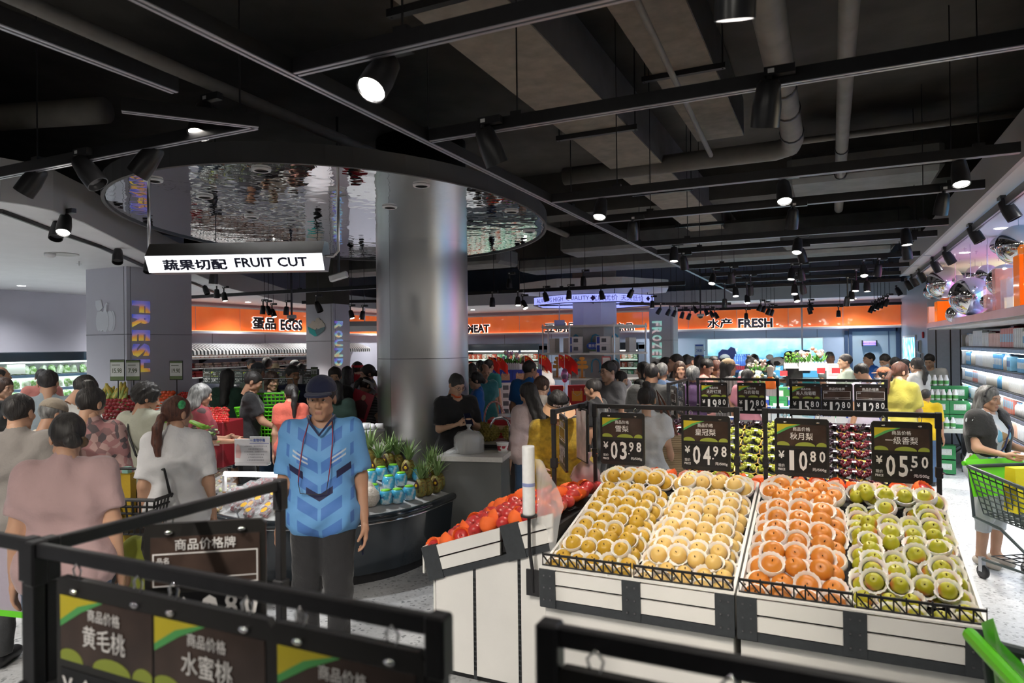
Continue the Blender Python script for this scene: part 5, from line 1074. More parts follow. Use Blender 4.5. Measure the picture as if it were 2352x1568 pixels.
for k,(y0,y1)in enumerate(((9.2,11.0),(11.02,12.8),(12.82,14.6),(15.2,16.4))):
 t=thing('striped_awning','black and white striped awning, %s along the egg wall'%('first','second','third','last small one')[k],'awning',(ex,y0,0));L=y1-y0;n=12;mb=MB();P=[]
 prof=[(.02,2.04),(.10,2.03),(.42,1.93),(.50,1.88),(.51,1.80)]
 V=[(x,L*i/n,z-(.015*abs(math.sin(PI*i/2))if j==4 else 0))for j,(x,z)in enumerate(prof)for i in range(n+1)]
 mb.add(V,[(j*(n+1)+i,j*(n+1)+i+1,(j+1)*(n+1)+i+1,(j+1)*(n+1)+i)for j in range(4)for i in range(n)]);mb.build('cloth',stripes(),t)
 MB().tube([(.03,0,2.035),(.03,L,2.035)],.012,6).build('rod',black_metal,t)
eggb=[mat('egg_box_red',(.35,.03,.03),.5,nz=.3,ns=18),ramp_mat('egg_box_mixed','noise',[(.4,(.55,.35,.25)),(.55,(.62,.55,.50)),(.65,(.35,.10,.08))],.3,20,2),ramp_mat('egg_box_green','noise',[(.4,(.15,.30,.12)),(.55,(.6,.6,.55)),(.65,(.25,.35,.5))],.3,20,2)]
ebm=[shade_auto(MB().box(-.09,.09,-.11,.11,0,.05,.012).mi_(1).box(-.08,.08,-.10,.10,.05,.10,.03).mesh('egg_box',[m_,m_]))for m_ in eggb]
for s_,z in enumerate((1.31,1.505,1.715)):
 for i in range(25):
  k=0 if i<6 and s_<2 else(1 if i<17 else(2 if i>20 else 1));k=R4.choice([k,k,k,1])
  tag(obj('egg_box',ebm[k],None,(ex+.24,9.35+i*.245,z+.002),(0,0,R4.uniform(-.05,.05)),(1,1,1.05 if s_ else 1.25)),'%s egg box number %d on the %s egg shelf'%(('red','brown','green')[k],i+1,('third','second','top')[s_]),'egg box','egg boxes on the wall shelves')
t=thing('wall_plaque','small yellow plaque under the last awning','plaque',(ex+.03,15.7,1.45));MB().box(0,.02,-.16,.16,-.25,.25).build('board',mat('plaque_yellow',(.45,.35,.05),.5),t);MB().box(.02,.023,-.06,.06,-.15,.15).build('print',mat('plaque_red',(.4,.03,.02),.5),t)
for k,(x,y,d,s_)in enumerate(((1285,746,15.8,1),(838,750,14.0,1))):
 c=atd(x,y,d);t=thing('blank_light_box',('grey unlit hexagonal sign bar right of the egg pillar','grey gabled sign end beside the octagonal pillar')[1-k],'sign',tuple(c),.4)
 MB().prismx([(-.09,.01),(-.04,.11),(.04,.11),(.09,.01),(.04,-.1),(-.04,-.1)],-.12 if k==0 else-.35,.12 if k==0 else .35).build('housing',grey_panel,t);MB().tube([(0,0,.1),(0,0,2.97-c.z)],.012,6).build('hanger',steel,t)
 # ------ packaged food fridges on the back wall
foodm=[ramp_mat('food_red','voronoi',[(.0,(.45,.05,.03)),(.4,(.7,.6,.5)),(.7,(.5,.2,.08))],.3,30,constant=True),ramp_mat('food_white','voronoi',[(.0,(.7,.7,.66)),(.5,(.6,.35,.25)),(.8,(.2,.3,.12))],.3,30,constant=True),ramp_mat('food_green','voronoi',[(.0,(.1,.35,.15)),(.5,(.6,.65,.5)),(.8,(.2,.45,.4))],.3,30,constant=True)]
fpm=[MB().box(-.08,.08,-.04,.04,0,.15,.012).mesh('food_pack',m_)for m_ in foodm]
def back_fridge(label,x0,x1,which):
 t=thing('display_fridge',label,'fridge',(x0,YB-.85,0));L=x1-x0
 MB().box(0,L,.65,.75,0,1.95).build('back',mat('fridge_inner',(.6,.62,.6),.5),t);MB().box(0,L,0,.7,1.76,1.97,.02).build('canopy',gloss,t);MB().box(0,L,-.1,.7,0,.45).build('base',gloss,t)
 for xx in(0,L-.03):MB().box(xx,xx+.03,0,.7,.4,1.9).build('side',gloss,t)
 MB().box(.03,L-.03,.02,.08,1.73,1.755).build('lamp',mat('fridge_lamp3',(1,.98,.92),.4,emit=3.5),t)
 for s_,z in enumerate((.8,1.03,1.26,1.50)):
  q=MB().box(.03,L-.03,.15,.65,z-.02,z).build('shelf',white_paint,t);MB().box(.03,L-.03,.145,.15,z-.04,z+.005).build('price_strip',mat('strip_pale',(.55,.7,.6),.4,emit=.3),q)
  n_=int(L/.175)
  for i in range(n_):tag(obj('food_pack',R4.choice(fpm),None,(x0+.12+i*.175,YB-.85+.26,z+.003),(0,0,R4.uniform(-.1,.1))),'colourful food pack number %d on shelf %d of the %s'%(i+1,s_+1,which),'food pack','food packs in the '+which)
back_fridge('open black food fridge right of the steel column',aty(1092,820,YB).x,aty(1262,820,YB).x,'meat fridge');back_fridge('open food fridge between octagonal shelf and frozen pillar',aty(1425,820,YB).x,aty(1484,820,YB).x,'far fridge')
# ------ cartons
def carton(name,w,d,h,base,acc,txt=None,tcol=None,band='left'):
 t=thing(name,'x','carton');bm=mat('carton_%s'%name,base,.4,nz=.03);MB().box(-w/2,w/2,-d/2,d/2,0,h,.003).build('box',bm,t)
 am_=mat('accent_%s'%name,acc,.4)
 if band=='left':MB().box(-w/2+.01,-w/2+w*.25,-d/2-.001,-d/2,h*.12,h*.92).build('label_panel',am_,t);MB().box(-w*.12,w*.2,-d/2-.001,-d/2,h*.3,h*.75).build('picture',mat('carton_pic',(.10,.11,.13),.5),t)
 elif band=='top':MB().box(-w/2,w/2,-d/2-.001,-d/2,h*.62,h).build('label_panel',am_,t)
 elif band=='wave':MB().prismy([(-w/2,0),(w/2,0),(w/2,h*.25),(0,h*.35),(-w/2,h*.75)],-d/2-.0012,-d/2).build('label_panel',am_,t)
 elif band=='mid':MB().box(-w*.3,w*.3,-d/2-.001,-d/2,h*.3,h*.75).build('label_panel',am_,t)
 if txt:mb=MB();put_text(mb,txt,w*.05,h*.55,w*.5,h*.28,-d/2-.0016,.02);mb.build('print',mat('print_%s'%name,tcol or(.8,.8,.82),.5),t)
 return t
CT={k:[v,False]for k,v in dict(milk=carton('milk_carton',.235,.13,.135,(.78,.79,.82),(.03,.07,.42)),bag=carton('blue_gift_bag',.25,.10,.26,(.03,.06,.36),(.55,.32,.2),None,None,'mid'),rbag=carton('red_gift_bag',.22,.10,.28,(.50,.02,.02),(.8,.4,.05),None,None,'mid'),blue=carton('blue_milk_carton',.27,.16,.20,(.03,.08,.42),(.75,.77,.8),'纯牛奶',(.8,.82,.85),'wave'),teal=carton('teal_milk_carton',.27,.16,.20,(.35,.62,.72),(.7,.8,.84),'牛奶',(.85,.9,.92),'wave'),whitec=carton('white_milk_carton',.26,.15,.20,(.76,.77,.78),(.04,.10,.45),'纯牛奶',(.05,.1,.4),'top'),green=carton('green_milk_carton',.26,.16,.20,(.03,.22,.07),(.6,.62,.58),'酸奶',(.75,.8,.75),'mid'),olive=carton('olive_milk_carton',.30,.16,.24,(.32,.42,.12),(.75,.78,.7),'纯牛奶',(.12,.12,.1),'mid'),redc=carton('red_milk_carton',.16,.12,.26,(.45,.02,.05),(.6,.1,.12),None,None,'mid'),formula=carton('formula_box',.17,.10,.26,(.78,.77,.75),(.42,.22,.07),None,None,'top2')).items()}
def cart(k,p,rz,lb,grp=None,s=None):
 pr,u=CT[k]
 if not u:CT[k][1]=True;pr.location=p;pr.rotation_euler=(0,0,rz);pr['label']=lb
 else:pr=dup(pr,tuple(p),rz,lb,None,s)
 if s is not None:pr.scale=(s,)*3 if isinstance(s,(int,float))else s
 if grp:pr['group']=grp
 return pr
 # handles for the bags
for k in('bag','rbag'):
 pr=CT[k][0];h=.26 if k=='bag' else .28;MB().tube([(-.05,-.051,h-.04),(-.045,-.055,h-.10),(0,-.057,h-.13),(.045,-.055,h-.10),(.05,-.051,h-.04)],.004,5).build('handle',mat('cord',(.7,.55,.4),.6),pr)
 # octagonal shelf unit
shz2=[.45,1.20,1.74,2.34];osr=1.17;ofw=2*osr*math.tan(PI/8)
t=thing('octagonal_shelf','white octagonal shelf unit around the pillar under the LED ticker','shelving',(OX,OY,0))
for z in shz2:MB().prism([(osr/math.cos(PI/8)*math.cos(rot0+(k+.5)*PI/4),osr/math.cos(PI/8)*math.sin(rot0+(k+.5)*PI/4))for k in range(8)],z-.04,z).build('shelf',shelf_white,t)
for k in range(8):a=rot0+(k+.5)*PI/4;r_=osr/math.cos(PI/8)-.03;MB().tube([(r_*math.cos(a),r_*math.sin(a),0),(r_*math.cos(a),r_*math.sin(a),2.38)],.018,8).build('post',steel,t)
MB().prism([(.60*math.cos(rot0+(k+.5)*PI/4),.60*math.sin(rot0+(k+.5)*PI/4))for k in range(8)],.3,2.33).build('back_panels',mat('shelf_back',(.55,.57,.60),.5),t)
arch=mat('arch_blue',(.10,.45,.70),.5)
def oloc(k,u,r,z):a=rot0+k*PI/4;return(OX+r*math.cos(a)-u*math.sin(a),OY+r*math.sin(a)+u*math.cos(a),z),a+PI/2
for k in(7,0,1):
 fn_={7:'left',0:'front',1:'right'}[k]
 for z in shz2[:3]:
  p,rz=oloc(k,.05,.615,z+.1);q=MB().tube([(-.09,0,0),(-.09,0,.2),(-.06,0,.27),(0,0,.30),(.06,0,.27),(.09,0,.2),(.09,0,0)],.02,6).build('arch_motif',arch,t);q.location=Vector(p)-Vector((OX,OY,0));q.rotation_euler=(0,0,rz)
 for zi,z in enumerate(shz2[:3]):
  row=('bottom','middle','top')[zi]
  if zi==1:
   for u in(-.32,-.26,-.20):p,rz=oloc(k,u,.98,z);cart('formula',p,rz,'small white carton on the middle %s shelf, place %d'%(fn_,int((u+.4)*16)),'small cartons on the octagonal shelf',(.3,.5,.55))
   continue
  for i,u in enumerate((-.36,.24)if k==0 else(-.3,.2)):
   for lv in(0,1):
    p,rz=oloc(k,u,.95,z+lv*.178);
    if k==0:cart('milk',p,rz,'blue and white milk box, %s pair, level %d on the %s front shelf'%(('left','right')[i],lv+1,row),'milk boxes on the octagonal shelf',1.3)
    elif lv==0:cart('formula',p,rz,'white formula box on the %s %s shelf, place %d'%(row,fn_,i+1),'formula boxes on the octagonal shelf',1.25)
p,rz=oloc(0,.02,1.0,shz2[2]);t=thing('oval_logo_stand','blue oval dairy logo plaque with white lettering on the top shelf','sign',p,rz);MB().prismy(ell(0,.15,.14,.08,24),-.01,.01).build('oval',mat('logo_blue',(.02,.08,.42),.4),t);mb=MB();put_text(mb,'君乐宝',0,.155,.2,.07,-.012,.02);mb.build('lettering',bd_white,t);MB().prismy([(-.11,.075),(.02,.06),(.12,.085),(.02,.045)],-.013,-.011).build('swoosh',bd_g,t);MB().box(-.08,.08,-.03,.03,0,.03).build('foot',white_paint,t)
for k,u,lb in((0,-.22,'orange signpost cut-out on the middle front shelf'),(7,-.12,'orange signpost cut-out on the middle left shelf')):
 p,rz=oloc(k,u,1.02,shz2[1]);t=thing('signpost_cutout',lb,'cut-out',p,rz);om=mat('cutout_orange',(.75,.33,.06),.5)
 MB().prismy([(-.02,0),(.02,0),(.02,.42),(-.02,.42)],-.01,.01).build('stem',om,t);MB().prismy([(-.14,.20),(.10,.20),(.14,.24),(.10,.28),(-.14,.28)],-.014,.012).build('arrow',om,t);MB().prismy([(.10,.30),(-.08,.30),(-.12,.335),(-.08,.37),(.10,.37)],-.014,.012).build('arrow',om,t);MB().prismy(ell(0,.42,.06,.04,14),-.014,.012).build('head',om,t);MB().box(-.07,.07,-.03,.03,0,.015).build('foot',om,t)
for k,u,lb,w in((0,.30,'white notice with red border on the middle front shelf',.16),(7,.36,'slim white notice with red border on the middle left shelf',.10)):
 p,rz=oloc(k,u,1.06,shz2[1]);t=thing('notice_card',lb,'notice',p,rz);MB().box(-w/2-.012,w/2+.012,-.004,.004,0,.46).build('border',mat('notice_red',(.6,.03,.04),.5),t);MB().box(-w/2,w/2,-.007,-.004,.015,.44).build('sheet',mat('notice_sheet',(.8,.78,.76),.5),t)
p,rz=oloc(7,.22,.98,shz2[1]);t=thing('toy_cow','small black and white toy cow on the middle left shelf','toy',p,rz);cow=ramp_mat('cow_patches','voronoi',[(.0,(.75,.75,.74)),(.55,(.02,.02,.02))],.6,12,constant=True);MB().ball((0,0,.13),(.09,.05,.06),12,7).ball((-.10,0,.19),(.04,.032,.035),10,6).build('body',cow,t,True)
for sx in(-.05,.05):
 for sy in(-.025,.025):MB().tube([(sx,sy,0),(sx,sy,.1)],.014,6).build('leg',cow,t)
 # promotional milk stack with blue bags
t0=atd(1115,1010,12.0);base=Vector((-5.52,10.62,0));dirv=Vector((math.cos(.42),math.sin(.42),0))
for r_ in range(9):
 for i in range(4):
  p=base+dirv*(i*.245+.12)+Vector((0,0,r_*.137));cart('milk',p,.42,'blue and white milk box in the promotional stack, row %d from the floor, column %d'%(r_+1,i+1),'milk boxes in the promotional stack')
for i in range(4):p=base+dirv*(i*.255+.12)+Vector((0,0,9*.137+.002));cart('bag',p,.42,'blue paper gift bag number %d on the milk stack'%(i+1),'blue gift bags on the milk stack')
for i in range(2):p=base+dirv*(i*.36+.16)+Vector((.08,-.16,.62));t=tag(MB().at((0,0,0),(-.2,0,.42)).box(-.17,.17,-.004,.004,-.09,.09).build('promo_print',ramp_mat('promo_print','voronoi',[(.0,(.08,.25,.6)),(.5,(.75,.75,.75)),(.75,(.6,.08,.06))],.4,14,constant=True),None,False,tuple(p)),'printed promotion sheet taped to the milk stack, %s'%('left','right')[i],'poster')
def flag(label,p,rz):
 t=thing('small_flag',label,'flag',tuple(p),rz);MB().tube([(0,0,0),(0,0,.36)],.005,6).build('stick',white_paint,t);n=8;V=[]
 for i in range(n+1):u=i/n;V+=[(u*.20,.02*math.sin(u*5),.36-.16*u*u),(u*.20,.02*math.sin(u*5),.20-.16*u)]
 MB().add(V,[(2*i,2*i+1,2*i+3,2*i+2)for i in range(n)]).build('cloth',mat('flag_red',(.75,.03,.02),.5),t,True)
 s_=MB()
 for(cx,cz,r_)in((.035,.31,.022),(.07,.335,.007),(.082,.315,.007),(.08,.29,.007),(.065,.272,.007)):
  s_.prismy([(cx+(r_ if k%2==0 else r_*.4)*math.sin(2*PI*k/10),cz+(r_ if k%2==0 else r_*.4)*math.cos(2*PI*k/10))for k in range(10)],-.006,.03)
 s_.build('stars',mat('star_yellow',(.9,.7,.03),.5),t)
zb_=9*.137+.2
for i,(x,y,d)in enumerate(((1122,866,11.9),(1141,866,11.9),(1205,862,12.2),(1244,862,11.9),(1283,868,10.4),(1297,868,10.4),(1238,860,12.0))):flag('small red flag with yellow stars, number %d from the left'%(i+1)if i<6 else 'extra small red flag behind the blue shirted man',atd(x,y,d),R4.uniform(-.3,.5))
def flowers(label,p,kinds,s=1.0,seed=1,n=22,planter=True):
 r=random.Random(seed);t=thing('flower_planter',label,'flowers',tuple(p));
 if planter:
  for i in range(9):MB().prismy([(-.16+i*.036,0),(-.132+i*.036,0),(-.132+i*.036,.10),(-.146+i*.036,.115),(-.16+i*.036,.10)],-.06,-.052).build('picket',white_paint,t)
  MB().box(-.15,.15,-.05,.05,0,.09).build('trough',white_paint,t)
 lv=MB();
 for k in range(40):a=r.uniform(0,6.28);c=Vector((r.uniform(-.13,.13),r.uniform(-.05,.05),.1));e=c+Vector((math.cos(a)*.08,math.sin(a)*.06,r.uniform(.03,.14)));s_=Vector((-math.sin(a),math.cos(a),0))*.014;m_=(c+e)/2;lv.add([c,m_-s_,e,m_+s_],[(0,1,2,3)])
 q=lv.build('leaves',mat('flower_leaf',(.12,.38,.06),.5),t);q['kind']='stuff'
 for k in range(n):
  c=(r.uniform(-.15,.15),r.uniform(-.06,.06),.16+r.uniform(0,.13));MB().ball(c,r.uniform(.018,.03),8,5).build('blossom',mat('blossom_%s'%str(kinds[k%len(kinds)]),kinds[k%len(kinds)],.6,bump=.8,bs=80),t,True)
 t.scale=(s,)*3;return t
flowers('white planter of pink and lilac pompom flowers on the milk stack',base+dirv*.45+Vector((0,.1,zb_+.06)),[(.75,.35,.42),(.55,.40,.75),(.80,.60,.58),(.35,.5,.75)],1.1,3)
# red gift bags table
tb=atd(1322,1000,9.9);t=thing('promo_table','low table under the red gift bags','table',(tb.x,tb.y,0),.42);MB().box(-.7,.7,-.4,.4,.55,.6).build('top',shelf_white,t);MB().box(-.68,.68,-.38,.38,.0,.55).build('skirt',mat('table_skirt',(.55,.05,.05),.6),t)
for i,(u,v,z,s)in enumerate(((-.45,.1,.60,1.3),(-.15,.15,.60,1.45),(.15,.12,.60,1.3),(-.3,.3,.95,1.3),(.05,.32,.98,1.2),(.35,-.1,.60,1.0),(.56,-.1,.60,1.0),(-.5,.35,.9,1.2))):
 q=Matrix.Translation((tb.x,tb.y,0))@Matrix.Rotation(.42,4,'Z')@Vector((u,v,z));cart('rbag',q,.42,'red paper gift bag number %d on the promotion table'%(i+1),'red gift bags',s)
for i,(u,v,z)in enumerate(((-.55,-.25,.60),(-.3,-.28,.6),(.0,-.3,.6),(-.5,-.25,.93))):
 q=Matrix.Translation((tb.x,tb.y,0))@Matrix.Rotation(.42,4,'Z')@Vector((u,v,z));cart('formula',q,.42,'white formula box number %d before the red gift bags'%(i+1),'formula boxes on the promotion table',1.25)
bp_=atd(1297,862,10.2);t=thing('foil_balloon','pink and purple foil balloon above the red gift bags','balloon',tuple(bp_));MB().ball((0,0,0),(.06,.03,.11),12,8).build('foil',ramp_mat('foil_pink','noise',[(.4,(.5,.05,.3)),(.6,(.6,.45,.6))],.12,10,metal=.7),t,True);MB().tube([(0,0,-.1),(0,0,-.5)],.004,5).build('stick',white_paint,t)
# ------ milk displays behind the grapes
R5=random.Random(5)
def stack(x0,y0,n,m_,kinds,rows,lab,rz=0.0,w=.275,hh=.202,s=None):
 for r_ in range(rows):
  for i in range(n):
   for j in range(m_):
    k=kinds[(i if j==0 else i+j)%len(kinds)]
    cart(k,(x0+i*w,y0+j*.17,r_*hh+.002),rz,'%s carton %s, row %d from the floor, column %d%s'%({'blue':'blue','teal':'pale teal','whitec':'white','green':'dark green','olive':'olive green','redc':'red','milk':'blue and white'}[k],lab,r_+1,i+1,'' if j==0 else ', behind'),'cartons '+lab,s)
stack(-2.0,8.75,4,1,['whitec','blue','blue','whitec'],5,'stacked left behind the grape boards')
stack(-.95,8.75,2,1,['teal'],4,'stacked between the grape price frames');stack(-.38,8.75,3,1,['teal','olive','redc'],4,'stacked right behind the grape boards',w=.29)
stack(-1.75,10.4,9,1,['whitec','whitec','blue','whitec','teal','teal','whitec','blue','blue'],5,'in the middle milk display');stack(-1.6,11.6,8,1,['whitec','whitec','blue','green','whitec','whitec','green','whitec'],6,'in the rear milk display')
for x,y,d,kinds,s,lb,pl in[(1758,905,9.3,[(.8,.8,.7),(.45,.65,.75),(.75,.7,.3)],1.15,'white picket planter of pale blue flowers between the grape frames',True),(1740,862,11.0,[(.85,.75,.55),(.8,.5,.45)],.95,'cream bouquet beside the dark haired woman',False),(1868,848,11.3,[(.85,.35,.25),(.85,.65,.55),(.8,.75,.7)],1.35,'white planter of coral and peach flowers on the milk display',True),(1822,843,11.6,[(.3,.65,.1),(.35,.7,.12)],.9,'bright green potted plant on the milk display',True)]:
 flowers(lb,atd(x,y,d)-Vector((0,0,.02)),kinds,s,int(x),20,pl)
for i,(x,y,d,c)in enumerate(((1800,858,11.4,(.7,.05,.06)),(1886,852,10.6,(.75,.06,.08)),(1920,852,10.6,(.75,.06,.08)),(1958,903,8.9,(.12,.55,.15)),(1810,903,8.9,(.12,.6,.18)))):
 p=atd(x,y,d);t=thing('price_tag','%s price tag number %d on the milk display'%('red' if i<3 else 'green',i+1),'price tag',tuple(p),.35);MB().box(-.06,.06,-.003,.003,-.035,.05).build('tag',mat('tag_%d'%(i>2),c,.5),t);MB().box(-.03,.03,-.03,.03,-.045,-.035).build('foot',white_paint,t)
p=atd(1916,850,12.2);t=thing('notice_board','white printed notice standing on the milk display','notice',tuple(p),.3);MB().box(-.13,.13,-.004,.004,-.25,.12).build('sheet',mat('big_notice',(.72,.72,.74),.5),t);mb=MB()
for k in range(9):mb.box(-.10,R5.uniform(.03,.10),-.0055,-.004,.08-k*.022,.088-k*.022)
q=mb.build('text_lines',mat('text_pink',(.5,.35,.35),.6),t)
p=atd(1770,893,8.9);t=thing('orange_bottle','orange soft toy bottle with pale neck','bottle',tuple(p));MB().lathe([(.06,0),(.075,.03),(.06,.12),(.03,.16)],14).build('body',mat('toy_orange',(.85,.18,.02),.6),t,True);MB().lathe([(.03,.16),(.035,.2),(.05,.28),(.01,.31)],12).build('neck',mat('toy_cream',(.7,.6,.5),.6),t,True)
for i,(x,y,d)in enumerate(((1790,838,13.0),(1850,832,12.6))):
 p=atd(x,y,d);t=thing('toy_cow','black and white toy cow on the rear milk display, %s'%('left','right')[i],'toy',tuple(p-Vector((0,0,.1))));MB().ball((0,0,.17),(.16,.08,.09),12,7).ball((-.17,0,.25),(.07,.05,.055),10,6).build('body',cow,t,True)
 for sx in(-.09,.09):
  for sy in(-.04,.04):MB().tube([(sx,sy,0),(sx,sy,.14)],.022,6).build('leg',cow,t)
wb=MB().lathe([(.035,0),(.035,.16),(.014,.2),(.014,.23)],10).mi_(1).lathe([(.0352,.05),(.0352,.12)],10,cap=False).mesh('water_bottle',[mat('pet_blue',(.05,.15,.55),.15),mat('pet_label',(.4,.05,.08),.4)],True)
for k in range(24):
 p=atd(1690+(k%8)*4.4,845-(k//8)*7,12.5+(k//8)*.2);tag(obj('drink_bottle',wb,None,tuple(p-Vector((0,0,.08)))),'blue drink bottle with red label, row %d place %d'%(k//8+1,k%8+1),'bottle','drink bottles left of the milk display')
t=thing('display_plinth','white plinth under the drink bottles','plinth',tuple(Vector((*atd(1706,860,12.7).xy,0))));MB().box(-.4,.4,-.3,.3,0,1.2).build('box',shelf_white,t);MB().box(-.41,.41,-.31,.31,1.2,1.23).build('top',white_paint,t)
# ------ seafood counter, screen, door
scr=bpy.data.materials.new('sea_screen');scr.use_nodes=True;MATS['sea_screen']=scr;nt=scr.node_tree;b=nt.nodes['Principled BSDF'];b.inputs['Base Color'].default_value=(.02,.02,.02,1)
tc=nt.nodes.new('ShaderNodeTexCoord');sp=nt.nodes.new('ShaderNodeSeparateXYZ');nt.links.new(tc.outputs['Object'],sp.inputs[0])
nz_=nt.nodes.new('ShaderNodeTexNoise');nz_.inputs['Scale'].default_value=3.2;nz_.inputs['Detail'].default_value=5;nt.links.new(tc.outputs['Object'],nz_.inputs['Vector'])
mx=nt.nodes.new('ShaderNodeMath');mx.operation='MULTIPLY_ADD';mx.inputs[1].default_value=-.9;mx.inputs[2].default_value=0.35;nt.links.new(sp.outputs['Z'],mx.inputs[0])
ad_=nt.nodes.new('ShaderNodeMath');ad_.operation='MULTIPLY';nt.links.new(nz_.outputs[0],ad_.inputs[0]);ad_.inputs[1].default_value=1.1
sm=nt.nodes.new('ShaderNodeMath');sm.operation='ADD';nt.links.new(mx.outputs[0],sm.inputs[0]);nt.links.new(ad_.outputs[0],sm.inputs[1])
cr=nt.nodes.new('ShaderNodeValToRGB');e=cr.color_ramp.elements;e[0].position=.35;e[0].color=(.72,.95,1,1);e[1].position=.75;e[1].color=(.35,.80,1,1);k_=e.new(1.0);k_.color=(.10,.45,.75,1)
nt.links.new(sm.outputs[0],cr.inputs[0]);nt.links.new(cr.outputs[0],b.inputs['Emission Color']);b.inputs['Emission Strength'].default_value=.62
xs0,xs1=aty(1626,780,YB).x,aty(1889,776,YB).x;zt,zb2=aty(1750,778,YB).z,1.0
t=thing('video_wall','large bright aquarium video screen on the back wall','screen',((xs0+xs1)/2,YB-.05,(zt+zb2)/2));MB().box(-(xs1-xs0)/2,(xs1-xs0)/2,0,.04,-(zt-zb2)/2,(zt-zb2)/2).build('panel',scr,t)
MB().box(-(xs1-xs0)/2-.02,(xs1-xs0)/2+.02,.005,.045,-(zt-zb2)/2-.02,(zt-zb2)/2+.02).build('frame',grey_panel,t)
fishm=mat('fish_image',(.45,.8,.95),.5,emit=.5)
for k in range(7):MB().prismy([(-.14,0),(-.05,.05),(.06,.03),(.14,.06),(.12,0),(.14,-.05),(.06,-.03),(-.05,-.05)],-.004,-.001).build('fish_image',fishm,t,loc=(R5.uniform(-1.2,1.4),0,R5.uniform(-.3,.35)))
tealc=mat('counter_teal',(.05,.35,.36),.4);
t=thing('seafood_counter','teal service counter with pale edge below the sea screen','counter',(aty(1560,830,17.2).x,17.0,0));L=4.85;MB().box(0,L,0,.6,0,1.02).build('body',tealc,t);MB().box(-.02,L+.02,-.04,.62,1.02,1.07).build('top',mat('counter_pale',(.5,.7,.68),.3),t);MB().box(0,L,-.005,0,.85,.93).build('light_line',mat('teal_glow',(.2,.8,.8),.4,emit=.5,ecol=(.2,.85,.9)),t)
t=thing('seafood_hood','pale green back shelf left of the sea screen','shelf',(aty(1562,818,18.6).x,18.6,1.38));MB().box(0,1.55,0,.3,.12,.2).build('top',mat('counter_pale',(.5,.7,.68),.3),t);MB().box(0,1.5,.02,.3,-.4,.12).build('front',mat('hood_glow',(.15,.6,.7),.4,emit=.5,ecol=(.2,.75,.9)),t);MB().box(0,1.5,.3,.85,.12,.16).build('wall_arm',tealc,t)
p=aty(1606,805,18.5);price_=thing('wall_price_card','blue and white price card reading 29.80 above the seafood shelf','price card',tuple(p));MB().box(-.12,.12,0,.008,-.17,.17).build('card',mat('card_pale',(.65,.7,.8),.5),price_);mb=MB();put_text(mb,'29.80',0,0,.15,.08,-.002,.02);mb.box(-.1,.1,-.002,0,.12,.16).box(-.12,.12,-.002,0,-.17,-.11).build('print',mat('card_blue',(.05,.12,.45),.5),price_);MB().box(-.01,.01,.008,.9,-.02,0).build('bracket',black_metal,price_)
t=thing('fish_sculpture','blue fish shaped sign on the seafood shelf','sign',tuple(aty(1670,812,18.6)));MB().prismy([(-.22,-.12),(.2,-.12),(.24,.0),(.2,.14),(.1,.18),(.02,.1),(-.12,.12),(-.22,.02)],-.03,.03).build('body',mat('fish_purple',(.16,.18,.5),.4),t);MB().box(-.24,.24,-.06,.06,-.16,-.12).build('base',mat('fish_base',(.1,.12,.4),.4),t)
t=thing('hanging_monitor','black hanging terminal in front of the sea screen','monitor',tuple(aty(1843,823,17.6)));MB().box(-.17,.17,-.05,.05,-.35,.20,.02).build('body',mat('monitor_black',(.03,.04,.06),.4),t);MB().tube([(0,0,.2),(0,0,4.35-t.location.z)],.02,8).build('pole',steel,t);MB().box(.03,.12,-.053,-.05,.06,.15).build('screen',mat('small_screen',(.4,.6,.8),.4,emit=.8),t)
# glass door with insect lamp, poster light box, fire call point
dx0,dx1=aty(1958,800,YB).x,aty(2062,800,YB).x;navy=mat('navy_frame',(.05,.08,.15),.4)
q=MB().box(dx0-.08,dx0,-.06,0,0,2.25).box(dx1-.04,dx1+.06,-.06,0,0,2.25).box(dx0,dx1,-.06,0,2.17,2.25).build('door_1',navy,None,False,(0,YB,0));q['kind']='structure';MB().box(dx0,dx1,-.035,-.02,.05,2.17).build('glass_pane',mat('door_glass',(.5,.62,.7),.08,alpha=.45),q);MB().box((dx0+dx1)/2+.3,(dx0+dx1)/2+.32,-.04,-.02,0,2.17).build('mullion',navy,q);MB().box(dx0-.18,dx0-.10,-.05,0,0,2.2).build('jamb',navy,q)
p=aty(1997,788,YB-.12);t=thing('insect_lamp','violet insect lamp on the wall beside the glass door','lamp',tuple(p));MB().box(-.16,.16,.0,.05,-.06,.06).build('back',grey_panel,t);vio=mat('violet_tube',(.25,.15,1),.4,emit=1.4,ecol=(.25,.16,1))
for z in(-.025,.025):MB().tube([(-.14,-.02,z),(.14,-.02,z)],.016,8).build('tube',vio,t,True)
for sx in(-.16,.16):MB().box(sx-.015,sx+.015,-.04,.05,-.075,.075).build('end_cap',black_metal,t)
MB().box(-.005,.005,0,.1,-.01,.01).build('bracket',black_metal,t)
p0,p1=atx(2077,800,XN),atx(2106,800,XN);zt_=atx(2090,770,XN).z;t=thing('poster_light_box','bright blue and white poster light box on the nook wall','poster',(XN-.012,(p0.y+p1.y)/2,1.35));w=abs(p0.y-p1.y)/2
MB().box(-.02,.01,-w,w,-.75,zt_-1.35).build('frame',white_paint,t);MB().box(-.024,-.02,-w+.05,w-.05,-.7,zt_-1.40).build('print',ramp_mat('poster_blue','noise',[(.35,(.03,.25,.8)),(.5,(.2,.6,1)),(.62,(.85,.95,1))],.4,5,4,emit=1.1),t)
for i,(x,y)in enumerate(((2113,795),(2118,825))):p=atx(x,y,XN);t=thing('wall_panel_box','%s black wall panel with pale edge right of the poster'%('upper','lower')[i],'panel',(XN-.02,p.y,p.z));MB().box(-.02,.02,-.22,.22,-.12,.12).build('rim',white_paint,t);MB().box(-.03,-.018,-.2,.2,-.1,.1).build('face',black_metal,t)
